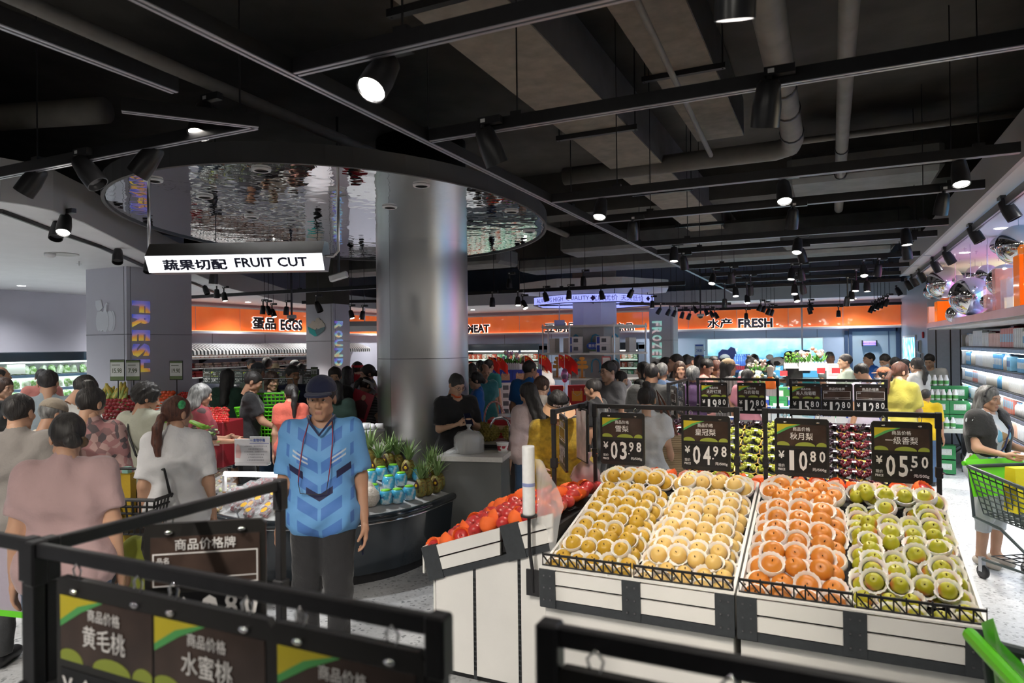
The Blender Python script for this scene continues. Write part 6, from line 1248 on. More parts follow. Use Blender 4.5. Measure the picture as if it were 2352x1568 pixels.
p=aty(2121,769,YN+.3);tag(MB().box(-.03,.0,-.06,.06,-.06,.06,.01).build('fire_call_point',mat('fire_red',(.5,.02,.03),.4),None,False,tuple(atx(2122,769,XN))),'red fire call point on the nook wall','alarm')
# ------ dairy shelving on the right
SX=1.75
t=thing('dairy_shelving','tall dark refrigerated dairy shelving along the right wall','shelving',(SX,4.2,0));Ls=7.85
MB().box(.55,.6,0,Ls,.1,2.05).build('back',mat('fridge_back',(.10,.18,.30),.4),t);MB().box(0,.6,Ls-.03,Ls,.1,2.0).build('end_panel',grey_panel,t);MB().box(0,.6,0,Ls,0,.16).build('base',black_metal,t)
dz=[.28,.60,.86,1.10,1.345,1.57,1.83]
for i,z in enumerate(dz):
 q=MB().box(.0,.55,0,Ls,z-.03,z).build('shelf',mat('dairy_shelf',(.05,.055,.06),.4),t);MB().box(-.012,.0,0,Ls,z-.055,z-.015).build('price_rail',mat('price_rail',(.22,.27,.42),.3,nz=.3,ns=12),q)
 MB().box(-.008,.012,.02,Ls-.05,z-.062,z-.056).build('shelf_lamp',mat('dairy_lamp',(.9,.95,1),.4,emit=8,ecol=(.88,.94,1)),q)
DM=[mat('dairy_%d'%i,c,.35,nz=.12,ns=25)for i,c in enumerate([(.78,.79,.8),(.80,.78,.72),(.10,.35,.65),(.05,.09,.35),(.7,.74,.8),(.62,.2,.16),(.78,.8,.8),(.25,.55,.75),(.72,.72,.7),(.75,.45,.35)])]
dmesh=[MB().box(-.04,.04,-.036,.036,0,.17,.005).mi_(1).box(-.0405,-.0395,-.03,.03,.05,.12).mesh('dairy_carton',[m_,DM[(i*3+2)%10]])for i,m_ in enumerate(DM)]+[MB().lathe([(.034,0),(.036,.1),(.03,.13),(.014,.15),(.014,.17)],10).mi_(1).lathe([(.0145,.155),(.0145,.172)],8).mesh('dairy_bottle',[m_,DM[2]],True)for m_ in DM[:3]]
for i,z in enumerate(dz[1:]):
 y=5.4 if i>2 else 6.4
 run=0;k=0;n_=0
 while y<11.95:
  if run==0:run=R5.choice([3,4,5,6,8]);k=R5.randrange(len(dmesh));hsc=R5.uniform(.75,1.12)*(1.1 if i<5 else 1.15)
  n_+=1;run-=1
  if not(i==4 and 8.8<y<9.1):
   tag(obj('dairy_carton' if k<10 else 'dairy_bottle',dmesh[k],None,(SX+.06,y,z+.002),(0,0,0),(1,1,hsc)),'upright dairy %s number %d from the near end on shelf %d'%('carton' if k<10 else 'bottle',n_,i+2),'dairy carton','dairy cartons on shelf %d'%(i+2))
  y+=.080
  # top-of-shelf boxes
for i,(x,y,k,s)in enumerate(((2222,785,'whitec',.8),(2235,785,'redc',.8),(2252,785,'whitec',.8),(2300,785,'redc',1.0),(2330,785,'blue',1.0))):cart(k,(SX+.28,(11.6,11.3,11.0,10.0,9.4)[i],1.832),-PI/2,'carton number %d standing at the back of the top dairy shelf'%(i+1),None,s)
# ledge with acrylic cubes and mirror balls
LX=1.35;t=thing('lit_ledge','brushed silver ledge above the dairy shelves','ledge',(LX,3.0,0));MB().box(0,1.02,0,9.47,2.11,2.19,.004).build('slab',mat('ledge_silver',(.50,.52,.62),.3,.8,nz=.15,ns=2),t);MB().box(.02,1.0,.02,9.4,2.085,2.11).build('underside',white_paint,t)
for y in(1.0,4.5,8.0):MB().box(.8,1.0,y,y+.1,2.0,2.09).build('bracket',white_paint,t)
LEDC=[((1,.85,.6),3.0,5.2),((.25,.62,1),5.2,8.0),((.62,.55,1),8.0,9.6),((1,.2,.7),9.6,10.9),((1,.9,.6),10.9,12.4)]
for i,(c,y0,y1)in enumerate(LEDC):tag(MB().box(XR-.05,XR-.01,y0,y1,2.22,2.92).build('colour_wash_panel',mat('wash_%d'%i,c,.5,emit=1.25,ecol=c),None),'%s lit wall panel behind the mirror balls'%('warm white','sky blue','pale lilac','pink','cream')[i],'light panel')
acr=[mat('acrylic_orange',(1,.28,.02),.08,alpha=.82,emit=.12,ecol=(1,.25,.0)),mat('acrylic_yellow',(1,.55,.02),.08,alpha=.75,emit=.12,ecol=(1,.5,0)),mat('acrylic_pink',(.95,.5,.42),.06,alpha=.42),mat('acrylic_lilac',(.7,.66,1),.06,alpha=.4),mat('acrylic_clear',(.9,.95,1),.04,alpha=.2)]
def cube(label,x,y,X,w,h,k,txt=False):
 p=atx(x,y,X);t=thing('acrylic_cube',label,'cube',(X,p.y,2.192));MB().box(0,w,-w/2,w/2,0,h,.004).build('block',acr[k],t)
 m_=MB().box(.004,w-.004,-w/2,-w/2+.003,.004,h-.004).build('face_tint',acr[1 if k==0 else k],t)
 if txt:q=MB();put_text(q,'GREATLY',0,h*.6,w*.6,h*.12,-.002,.02);q.build('print',mat('cube_print',(.9,.8,.7),.5),t,rot=(0,0,-PI/2))
cube('large orange acrylic cube at the far end of the ledge',2150,745,1.40,.30,.30,0,True);cube('pale pink acrylic cube at the ledge tip',2132,748,1.38,.16,.26,2);cube('tall lilac acrylic block with dark print',2192,735,1.55,.30,.62,3);cube('pink acrylic block under the biggest ball',2262,722,1.42,.14,.28,2);cube('pink tall acrylic block right of the biggest ball',2283,718,1.40,.14,.40,2);cube('clear acrylic block with outline print',2305,716,1.42,.22,.28,4);cube('tall orange acrylic block at the picture edge',2335,710,1.38,.20,.42,0);cube('orange acrylic block leaving the picture',2362,705,1.38,.26,.46,0)
for i,(x,y,r,X,lb)in enumerate([(2140,670,15,1.45,'small mirror ball at the far end'),(2170,650,33,1.45,'big mirror ball behind the lilac block'),(2171,628,18,1.9,'mirror ball peeking above the big one'),(2230,680,38,1.42,'biggest front mirror ball with a bright glint'),(2195,722,18,1.40,'low mirror ball resting on the ledge'),(2240,630,17,1.75,'mirror ball behind the biggest one'),(2267,630,19,1.6,'mirror ball upper centre'),(2256,663,7,1.9,'tiny mirror ball'),(2310,645,32,1.55,'mirror ball left of the tall orange block'),(2297,563,17,1.6,'high mirror ball beside the largest'),(2340,562,38,1.5,'largest high mirror ball at the picture edge'),(2270,692,14,1.5,'low mirror ball behind the pink block')]):
 p=atx(x,y,X);d=(Vector(p)-Vector(CAM)).length;rr=r/FPX*d*.97
 t=thing('mirror_ball',lb+' over the dairy ledge','mirror ball',tuple(p));MB().ball((0,0,0),rr,40,24).build('ball',chrome,t,True);MB().tube([(0,0,rr),(0,0,3.0-p.z)],.0025,4).build('wire',steel,t)
for i in range(11):p=atz(2190+i*13,560+((i*37)%60)-i*3,3.0);t=thing('sprinkler_head','small ceiling hook in the coloured ceiling, number %d'%(i+1),'ceiling hook',(p.x,p.y,3.0),0,'hooks in the coloured ceiling');MB().tube([(0,0,0),(0,0,-.04)],.004,5).build('pin',steel,t);MB().tube([(-.02,0,-.012),(.02,0,-.012)],.003,5).build('bar',steel,t)
# low table with green cartons and milk bottles at the end of the dairy aisle
p=atd(2150,990,9.9);gx,gy=p.x,p.y;t=thing('side_table','low dark table with green milk cartons at the dairy aisle end','table',(gx,gy,0));MB().box(-.42,.42,-.3,.3,.62,.67).build('top',mat('table_pale',(.55,.57,.52),.4),t)
for sx in(-.38,.38):
 for sy in(-.26,.26):MB().box(sx-.03,sx+.03,sy-.03,sy+.03,0,.62).build('leg',black_metal,t)
for r_ in range(3):
 for i in range(3):
  if r_==2 and i==0:continue
  cart('green',(gx-.22+i*.25,gy-.05+(r_==2)*.12,.672+r_*.2),0,'dark green milk carton on the side table, level %d, place %d'%(r_+1,i+1),'green cartons on the side table',.95)
for i in range(2):cart('green',(gx+.1,gy-.05,.02+i*.21),0,'dark green carton under the side table, level %d'%(i+1),None,.95)
bt=MB().lathe([(.03,0),(.034,.03),(.034,.10),(.016,.14),(.016,.16)],10).mi_(1).lathe([(.0345,.03),(.0345,.08)],10,cap=False).mesh('milk_bottle',[mat('bottle_white',(.8,.8,.8),.3),mat('bottle_green',(.08,.3,.08),.4)],True)
for i in range(22):
 r_=i//8;tag(obj('milk_bottle',bt,None,(gx-.32+(i%8)*.072+.05*r_,gy-.18+.11*r_,(.672 if r_==0 else 1.06 if r_==1 else 1.26)+.0)),'white milk bottle with green label, row %d place %d on the green cartons'%(r_+1,i%8+1),'bottle','milk bottles on the side table')
 # ------ shopping carts
grn=mat('cart_green',(.13,.62,.02),.35);cgrey=mat('cart_grey',(.045,.06,.06),.45)
def grid_panel(P,nu,nv,w=.006):
 """open lattice between four corners a,b,c,d"""
 a,b,c,d=[Vector(q)for q in P];mb=MB()
 for i in range(nu+1):u=i/nu;mb.tube([a.lerp(b,u),d.lerp(c,u)],w,4)
 for j in range(nv+1):v=j/nv;mb.tube([a.lerp(d,v),b.lerp(c,v)],w,4)
 return mb
def shopping_cart(label,loc,rz):
 t=thing('shopping_cart',label,'shopping cart',loc,rz)
 z0,z1=.52,.95;f0,f1,b0,b1=(-.20,-.52),(.20,-.52),(.27,.36),(-.27,.36)
 bot=[(-.17,-.42,z0),(.17,-.42,z0),(.22,.30,z0+.06),(-.22,.30,z0+.06)];topp=[(-.22,-.55,z1-.12),(.22,-.55,z1-.12),(.28,.40,z1+.04),(-.28,.40,z1+.04)]
 for k,nm in((0,'front_basket_panel'),(1,'side_basket_panel'),(3,'side_basket_panel')):
  j=(k+1)%4;grid_panel([bot[k],bot[j],topp[j],topp[k]],14 if k else 8,8,.0065).build(nm,cgrey,t)
 grid_panel(bot,8,12,.006).build('basket_floor',cgrey,t);MB().tube(topp+[topp[0]],.018,8).build('rim',cgrey,t)
 MB().add([(-.26,.37,z0+.2),(.26,.37,z0+.2),(.29,.42,z1+.10),(.2,.42,z1+.15),(.15,.42,z1+.10),(-.15,.42,z1+.10),(-.2,.42,z1+.15),(-.29,.42,z1+.10)],[(0,1,2,3,4,5,6,7)]).build('green_seat_back',grn,t)
 MB().tube([(-.29,.45,z1+.06),(.29,.45,z1+.06)],.022,10).build('handle',grn,t)
 for sx in(-1,1):
  MB().tube([(sx*.25,.42,z1),(sx*.25,.38,z0+.02),(sx*.24,.10,z0-.02),(sx*.22,-.40,.20),(sx*.24,.30,.18)],.014,8).build('side_frame',cgrey,t)
  for sy in(-.42,.32):
   w_=thing_part('wheel',t,(sx*.22,sy,.062))
 grid_panel([(-.2,-.38,.24),(.2,-.38,.24),(.2,.25,.22),(-.2,.25,.22)],4,6,.005).build('lower_rack',black_metal,t)
 return t
def thing_part(name,t,loc):
 q=MB().at((0,0,0),(0,PI/2,0)).lathe([(.03,-.014),(.06,-.014),(.062,0),(.06,.014),(.03,.014)],18).build(name,black_metal,t,True,loc);MB().box(-.02,.02,-.01,.03,0,.13).build('caster',steel,q);return q
pc=atz(2330,1335,0);cartA=shopping_cart('dark grey shopping cart with green seat pushed by the grey haired woman',(1.40,6.45,0),math.radians(32));cartA.scale=(.9,)*3
pb=(1.40,6.45,.60);t=thing('tote_bag','yellow shopping bag with orange handles in the cart','bag',pb,math.radians(28));ymat=mat('bag_yellow',(.85,.72,.01),.5,bump=.25,bs=8)
MB().prismx([(-.07,0),(.07,0),(.05,.34),(-.05,.34)],-.20,.20).build('bag',ymat,t)
for sy in(-.055,.055):MB().tube([(-.08,sy,.33),(-.085,sy*1.3,.24),(-.05,sy*1.6,.17),(.0,sy*1.6,.15),(.05,sy*1.6,.17),(.085,sy*1.3,.24),(.08,sy,.33)],.010,6).build('handle',mat('bag_orange',(.85,.35,.01),.5),t)
mb=MB();put_text(mb,'舖',0,.12,.08,.10,-.066,.02);mb.build('print',black_metal,t)
t=shopping_cart('dark grey shopping cart with green handle at the lower right corner',(atz(2325,1560,1.01).x+.443,atz(2325,1560,1.01).y+.078,0),math.radians(100))
p=atd(2140,890,11.2);shopping_cart('far shopping cart pushed by the man in the white shirt',(p.x+.05,p.y-.4,0),math.radians(160))
# baskets and small things in the left crowd
def basket(label,p,rz,m_):
 t=thing('shopping_basket',label,'basket',tuple(p),rz);b0=[(-.17,-.11,0),(.17,-.11,0),(.17,.11,0),(-.17,.11,0)];b1=[(-.22,-.15,.22),(.22,-.15,.22),(.22,.15,.22),(-.22,.15,.22)]
 for k in range(4):j=(k+1)%4;grid_panel([b0[k],b0[j],b1[j],b1[k]],9,5,.008).build('basket_side',m_,t)
 MB().box(-.17,.17,-.11,.11,0,.006).build('floor',m_,t);MB().tube(b1+[b1[0]],.012,6).build('rim',m_,t);MB().tube([(-.22,0,.22),(-.18,0,.38),(.18,0,.38),(.22,0,.22)],.009,6).build('handle',black_metal,t)
basket('bright green shopping basket held beside the black shirted man',atd(596,958,7.8)-Vector((0,0,.1)),.4,grn);basket('green shopping basket on the floor stack behind the counter',atd(612,1010,7.7),.2,grn);basket('green basket at the chest of the long haired woman',atd(636,945,7.9),.5,grn)
basket('black mesh basket beside the pink shirted woman',atd(318,1215,4.3),.3,black_metal)
# ------ people: smooth bodies meshed from blended round cones
def snet(fn,lo,hi,h):
 """surface nets of fn(P)->distance on a regular grid; returns vertices and quads"""
 lo=np.array(lo,float);n=np.maximum(np.ceil((np.array(hi)-lo)/h).astype(int)+1,3)
 ax=[lo[i]+h*np.arange(n[i])for i in range(3)];X,Y,Z=np.meshgrid(*ax,indexing='ij')
 D=fn(np.stack([X,Y,Z],-1).reshape(-1,3).astype(np.float32)).reshape(n);S=D<0
 c=np.zeros(n-1,int)
 for i in(0,1):
  for j in(0,1):
   for k in(0,1):c+=S[i:n[0]-1+i,j:n[1]-1+j,k:n[2]-1+k]
 act=(c>0)&(c<8);idx=-np.ones(n-1,int);I=np.argwhere(act);idx[act]=np.arange(len(I))
 acc=np.zeros((len(I),3));cnt=np.zeros(len(I))
 for a in range(3):
  u,w=(a+1)%3,(a+2)%3
  for p in(0,1):
   for q in(0,1):
    o0=np.zeros(3,int);o0[u]=p;o0[w]=q;o1=o0.copy();o1[a]=1
    d0=D[tuple((I+o0).T)];d1=D[tuple((I+o1).T)];m=(d0<0)!=(d1<0)
    t=d0[m]/(d0[m]-d1[m]);P=(I[m]+o0).astype(float);P[:,a]+=t;acc[m]+=P;cnt[m]+=1
 V=lo+h*acc/cnt[:,None];F=[]
 for a in range(3):
  u,w=(a+1)%3,(a+2)%3
  sl0=[slice(1,-1)]*3;sl0[a]=slice(0,-1);sl1=list(sl0);sl1[a]=slice(1,None)
  s0,s1=S[tuple(sl0)],S[tuple(sl1)];E=np.argwhere(s0!=s1)
  if not len(E):continue
  neg=s0[tuple(E.T)];E=E+1;E[:,a]-=1
  eu=np.zeros(3,int);eu[u]=1;ew=np.zeros(3,int);ew[w]=1
  q=np.stack([idx[tuple((E-eu-ew).T)],idx[tuple((E-ew).T)],idx[tuple(E.T)],idx[tuple((E-eu).T)]],1)
  q[~neg]=q[~neg][:,::-1];F.append(q)
 F=np.concatenate(F)if F else np.zeros((0,4),int);return V,F[(F>=0).all(1)]
def cone(P,a,b,ra,rb):
 a=np.array(a,np.float32);b=np.array(b,np.float32);ab=b-a;t=np.clip(((P-a)@ab)/max(1e-9,float(ab@ab)),0,1)
 return np.linalg.norm(P-a-t[:,None]*ab,axis=1)-(ra+(rb-ra)*t)
def ellip(P,c,r):r=np.array(r,np.float32);q=(P-np.array(c,np.float32))/r;k=np.linalg.norm(q,axis=1);return(k-1)*r.min()
def smin(a,b,k):h=np.clip(.5+.5*(b-a)/k,0,1);return b+(a-b)*h-k*h*(1-h)
def smax(a,b,k):return-smin(-a,-b,k)
def chain(P,prims,k=.05):
 d=None
 for a,b,ra,rb in prims:
  e=cone(P,a,b,ra,rb);d=e if d is None else smin(d,e,k)
 return d
def np_mesh(name,V,F,mats,MI=None):
 me=bpy.data.meshes.new(name);nf=len(F)
 me.vertices.add(len(V));me.vertices.foreach_set('co',np.asarray(V,np.float32).ravel());me.loops.add(nf*4);me.loops.foreach_set('vertex_index',np.asarray(F,np.int32).ravel())
 me.polygons.add(nf);me.polygons.foreach_set('loop_start',np.arange(0,nf*4,4,dtype=np.int32));me.polygons.foreach_set('loop_total',np.full(nf,4,np.int32));me.polygons.foreach_set('use_smooth',np.ones(nf,bool))
 for m_ in mats:me.materials.append(m_)
 if MI is not None:me.polygons.foreach_set('material_index',MI.astype(np.int32))
 me.update(calc_edges=True);return me
skins=[mat('skin_%d'%i,c,.5,sss=.12,nz=.06,ns=8)for i,c in enumerate([(.50,.29,.19),(.42,.23,.145),(.58,.36,.25),(.34,.18,.11)])]
lips=[mat('lip_%d'%i,c,.45)for i,c in enumerate([(.42,.20,.15),(.34,.155,.115),(.50,.24,.19),(.27,.12,.09)])]
hairm={'black':ramp_mat('hair_black','noise',[(.3,(.008,.007,.007)),(.7,(.03,.026,.024))],.55,60,4,bump=.8,stretch=(1,1,.15)),'brown':ramp_mat('hair_brown','noise',[(.3,(.025,.012,.008)),(.7,(.08,.04,.025))],.55,60,4,bump=.8,stretch=(1,1,.15)),'grey':ramp_mat('hair_grey','noise',[(.3,(.06,.06,.06)),(.7,(.26,.26,.25))],.5,60,4,bump=.5,stretch=(1,1,.2)),'auburn':ramp_mat('hair_auburn','noise',[(.3,(.04,.015,.01)),(.7,(.14,.05,.03))],.55,60,4,bump=.8,stretch=(1,1,.15))}
eye_w=mat('eye_white',(.42,.36,.32),.3);eye_b=mat('iris_dark',(.012,.008,.006),.15)
def rotz(a):c,s=math.cos(a),math.sin(a);return np.array([[c,-s,0],[s,c,0],[0,0,1]])
def eul(rx,ry,rz):return np.array(Euler((rx,ry,rz)).to_matrix())
# --- head library (facing -y, origin at ear level), fine and coarse
def head_fn(P,fem=0.0):
 d=ellip(P,(0,.014,.036),(.076,.096,.088));d=smin(d,ellip(P,(0,-.030,-.030),(.060-.003*fem,.064,.086)),.03)
 d=smin(d,cone(P,(-.012,-.068,-.098),(.012,-.068,-.098),.021-.003*fem,.021-.003*fem),.025)
 d=smin(d,cone(P,(-.05,-.01,-.068),(.05,-.01,-.068),.020-.004*fem,.020-.004*fem),.03)
 d=smin(d,cone(P,(-.032,-.083,.030),(.032,-.083,.030),.012,.012),.018)
 for s in(-1,1):
  d=smax(d,-ellip(P,(s*.031,-.102,.008),(.018,.016,.011)),.012)
  d=smin(d,ellip(P,(s*.031,-.0835,.008),(.0135,.0115,.0085)),.004)
  d=smin(d,ellip(P,(s*.040,-.072,-.022),(.020,.016,.016)),.02)
  d=smin(d,ellip(P,(s*.079,.014,-.006),(.010,.020,.031)),.008)
  d=smin(d,ellip(P,(s*.0125,-.101,-.031),(.010,.010,.008)),.006)
 d=smin(d,cone(P,(0,-.090,.018),(0,-.112,-.026),.0075,.0115),.010)
 d=smin(d,cone(P,(-.018,-.093,-.060),(.018,-.093,-.060),.0055,.0055),.006);d=smin(d,cone(P,(-.015,-.091,-.072),(.015,-.091,-.072),.0065,.0065),.006)
 d=smax(d,-cone(P,(-.022,-.1015,-.066),(.022,-.1015,-.066),.0022,.0022),.003)
 d=smin(d,cone(P,(0,.022,-.07),(0,.030,-.19),.053-.006*fem,.056-.006*fem),.03)
 return d
HEADS={}
def head_lib(fem,h):
 if(fem,h)not in HEADS:
  V,F=snet(lambda P:head_fn(P,fem),(-.11,-.14,-.175),(.11,.13,.14),h);c=V[F].mean(1)
  MI=((np.abs(c[:,0])<.020)&(c[:,1]<-.089)&(c[:,2]<-.056)&(c[:,2]>-.077)).astype(int);HEADS[fem,h]=(V,F,MI)
 return HEADS[fem,h]
def hand_fn(P,curl):
 """right hand hanging down from the wrist: fingers to -z, thumb to -y, palm towards -x"""
 d=cone(P,(0,-.016,-.025),(0,-.022,-.082),.017,.013);d=smin(d,cone(P,(0,.016,-.025),(0,.022,-.078),.016,.012),.015);d=smin(d,cone(P,(0,0,.03),(0,0,-.03),.023,.020),.02)
 for i,(y,L)in enumerate(((-.027,.072),(-.009,.080),(.009,.075),(.025,.060))):
  b=np.array((0,y,-.085));a1=curl*(.55+.12*i);a2=curl*(1.25+.12*i);a3=curl*(1.8+.1*i)
  p1=b+np.array((-math.sin(a1),0,-math.cos(a1)))*L*.45;p2=p1+np.array((-math.sin(a2),0,-math.cos(a2)))*L*.32;p3=p2+np.array((-math.sin(a3),0,-math.cos(a3)))*L*.23
  f=np.minimum(np.minimum(cone(P,b,p1,.0092,.0085),cone(P,p1,p2,.0085,.0078)),cone(P,p2,p3,.0078,.0065));d=smin(d,f,.004)
 t0=(-.008,-.024,-.030);t1=(-.020,-.046,-.058);t2=(-.030-.02*curl,-.044,-.088)
 return smin(d,np.minimum(cone(P,t0,t1,.013,.0105),cone(P,t1,t2,.0105,.008)),.008)
HANDS={}
def hand_lib(curl,h):
 if(curl,h)not in HANDS:HANDS[curl,h]=snet(lambda P:hand_fn(P,curl),(-.105,-.075,-.185),(.045,.06,.045),h)
 return HANDS[curl,h]
def basis(d,ref):
 """matrix taking local -z to d with local -y near ref"""
 z=-np.array(d,float)/np.linalg.norm(d);y=-np.array(ref,float);y-=z*(y@z);y/=np.linalg.norm(y);x=np.cross(y,z);return np.stack([x,y,z],1)
POSES={'down':(((-.05,.02,-.28),(-.07,-.03,-.53)),((.05,.02,-.28),(.07,-.03,-.53))),'phone':(((-.04,-.06,-.27),(.09,-.28,-.20)),((.04,-.06,-.27),(-.09,-.28,-.20))),'reach':(((-.05,-.08,-.26),(.0,-.32,-.24)),((.05,.02,-.28),(.07,-.05,-.52))),'reach2':(((-.05,-.05,-.27),(-.03,-.29,-.30)),((.05,-.05,-.27),(.03,-.29,-.30))),'lean':(((-.04,-.13,-.24),(-.04,-.36,-.36)),((.04,-.13,-.24),(.04,-.36,-.36))),'left':(((-.05,.02,-.28),(-.07,-.03,-.53)),((.05,-.08,-.26),(.0,-.32,-.22))),'face':(((-.05,-.10,-.25),(.08,-.20,.02)),((.04,-.06,-.27),(-.05,-.28,-.18)))}
TMODE={}
def person(label,px,py,d,H,face,hair=('short','black'),shirt=None,sleeve=.42,pants=None,hem=.74,pose='down',sk=0,look=(0,0),build=1.0,fem=0,lean=0.0,neck=.075,dress=None,stride=0.0,extras=(),lod=None,group=None,curl=.35,shoes=None,legs=1.0):
 """(px, py) pixel of the crown, d depth; face: heading in degrees, 0 looks at the viewer, 90 looks right in the picture, 180 away"""
 p=atd(px,py,d);x0,y0=p.x,p.y;H=H or p.z;s=H/1.70
 view=math.atan2(y0,x0)+PI/2;hd=view+math.radians(face)-PI
 hd=math.atan2(-x0,y0)+math.radians(face)
 if lod is None:lod=0 if d<6.0 else(1 if d<8.4 else 2)
 hb,hc,hh_,hn,hr=[(.021,.014,.0068,.0055,.0085),(.026,.018,.0085,.0075,.011),(.034,.025,.0125,.010,.015)][lod]
 top_off={'cap':.018,'short':.012,'bald':.0}.get(hair[0],.018)
 L=lambda v:np.array(v,float)
 hipx=.085*build;W=.165*(1.0 if not fem else .90)*min(build,1.12)
 sh=1.385;ly=-lean
 shl=[L((-W,ly+.01,sh)),L((W,ly+.01,sh))]
 pz=POSES[pose];arms=[]
 for i in(0,1):e=shl[i]+L(pz[i][0]);w=shl[i]+L(pz[i][1]);arms.append((shl[i],e,w))
 b=build;fb=.06 if fem else 0
 torso=[((-W*.82,ly+.012,sh-.005),(W*.82,ly+.012,sh-.005),.060,.060),((-.08*b,ly+.0,1.25),(.08*b,ly+.0,1.25),.105*b,.105*b),((-.065*b,ly*.5,1.07),(.065*b,ly*.5,1.07),.098*b*(.93 if fem else 1),.098*b*(.93 if fem else 1)),((-.078*b,0.01,.93),(.078*b,.01,.93),.112*b,.112*b),((0,ly+.02,1.40),(0,ly+.02,1.49),.056,.050)]
 if fem:torso+=[((-.07,ly-.075,1.22),(.07,ly-.075,1.22),.052,.052)]
 legp=[]
 for i,sx in enumerate((-1,1)):
  st=stride*(1 if i==0 else-1);hp=(sx*hipx,.01,.88);kn=(sx*(hipx+.005),-.02+st*.5,.47);an=(sx*(hipx+.005),.02+st,.09);legp.append([(hp,kn,.088*b,.060*b),(kn,an,.057*b,.040)])
 if lean>.25:
  legp=[[((q[0][0],q[0][1]+.06,q[0][2]),q[1],q[2],q[3])if j==0 else q for j,q in enumerate(l)]for l in legp]
 R=rotz(hd);root=thing('person',label,'person',(x0,y0,0),0.0,group)
 hc0=L((0,ly-.012,1.585-.0));hcz=1.70-.124*.95-top_off/s
 hc0[2]=hcz if lean<.2 else hcz-.0
 if lean>=.2:hc0+=L((0,-.04,-.03))
 hm=eul(math.radians(look[1]),0,math.radians(look[0]))
 hs_=.95 if not fem else .92
 # skin: torso, arms and legs as one surface, fine head and hands joined to it
 armp=[[(a[0],a[1],.048*b,.038*b),(a[1],a[2],.037*b,.026)]for a in arms]
 def body(P):
  dd=chain(P,torso,.06)
  for l in legp:dd=smin(dd,chain(P,l,.03),.04)
  for a in armp:dd=smin(dd,chain(P,a,.02),.03)
  for i,sx in enumerate((-1,1)):an=legp[i][1][1];dd=smin(dd,cone(P,an,(an[0],an[1]-.13,.035),.036,.028),.02)
  dd=smin(dd,cone(P,(0,ly+.02,1.44),hc0+L((0,.03,-.10)),.053-.006*fem,.052-.006*fem),.02)
  return dd
 allp=np.array([q for a in arms for q in a]+[(-.24*b,-.16,0),(.24*b,.16,1.55),hc0]);lo=allp.min(0)-.09;hi=allp.max(0)+.09;lo[2]=-.02;lo[1]-=abs(stride);hi[1]+=abs(stride)
 V,F=snet(body,lo,hi,hb);MI=np.zeros(len(F),int);Vs,Fs,Ms=[V],[F],[MI];n=len(V)
 hv,hf,hmi=head_lib(fem,hh_);hv2=(hv*hs_)@hm.T+hc0;Vs.append(hv2);Fs.append(hf+n);Ms.append(hmi);n+=len(hv)
 for i in(0,1):
  gv,gf=hand_lib(curl,hn);dv=arms[i][2]-arms[i][1];dv=dv/np.linalg.norm(dv)
  ref=L((0,-1,0))if abs(dv[2])>.6 else(L((0,0,1))if pose not in('phone',)else L((0,0,1)))
  B=basis(dv,ref);g2=gv.copy()
  inward=1.0 if i==0 else-1.0
  if(B[:,0]@L((1,0,0))>0)==(i==0):pass
  px_=B[:,0]*(-1)
  want=L((1 if i==0 else-1,0,0))if abs(dv[2])>.6 else(L((1 if i==0 else-1,0,0))if abs(dv[0])<.7 else L((0,0,-1)))
  if px_@want<0:g2=g2*np.array((-1,1,1));gf=gf[:,::-1]
  Vs.append(g2@B.T*.97+arms[i][2]+dv*.012);Fs.append(gf+n);Ms.append(np.zeros(len(gf),int));n+=len(g2)
 V=np.concatenate(Vs)@R.T*s;obj('body',np_mesh('body',V,np.concatenate(Fs),[skins[sk],lips[sk]],np.concatenate(Ms)),root)
 def child(name,V,F,mats,MI=None):
  return obj(name,np_mesh(name,V@R.T*s,F,mats,MI),root)
 HT=lambda v:(np.asarray(v)*hs_)@hm.T+hc0
 # eyes and brows
 if lod<2 or abs(((face+look[0]+180)%360)-180)<100:
  for sx in(-1,1):
   mb=MB().ball((sx*.031,-.0845,.008),(.0125,.0115,.0062),10,6);ev=HT(np.array(mb.v));q=mesh_from('eye',[tuple(R@v*s)for v in ev],mb.f,[eye_w,eye_b],[1 if(abs(np.mean([mb.v[i][0]for i in f])-sx*.031)<.0065)else 0 for f in mb.f],True);obj('eye',q,root)
   mb=MB().tube([(sx*.014,-.096,.024),(sx*.032,-.098,.030),(sx*.050,-.084,.025)],[.0022,.0032,.0012],5);obj('eyebrow',mesh_from('eyebrow',[tuple(R@v*s)for v in HT(np.array(mb.v))],mb.f,hairm['grey' if hair[1]=='grey' else 'black'],None,True),root)
   # hair
 style,hcol=hair[0],hair[1];grow=hair[2]if len(hair)>2 else 0
 rs=np.random.RandomState(int(px)+int(py))
 def hair_fn(P):
  th={'short':.010,'buzz':.005,'bald':.004,'curly':.022}.get(style,.014)
  dd=ellip(P,(0,.016,.038),(.076+th,.096+th,.088+th))
  nap=-.045 if style in('short','buzz','bald','cap')else-.075
  dd=smax(dd,-(P[:,2]-(nap+np.clip((-P[:,1]+.05)*.55,-.02,.2))),.012)
  dd=smax(dd,-ellip(P,(0,-.115,-.01),(.066,.06,.078)),.012)
  for sx in(-1,1):dd=smax(dd,-ellip(P,(sx*.086,.010,-.012),(.016,.024,.034)),.006)if style in('short','buzz','bald','cap','pony','bun','topknot','ponylow')else dd
  if style=='bald':dd=smax(dd,-ellip(P,(0,-.04,.12),(.075,.09,.07)),.01)
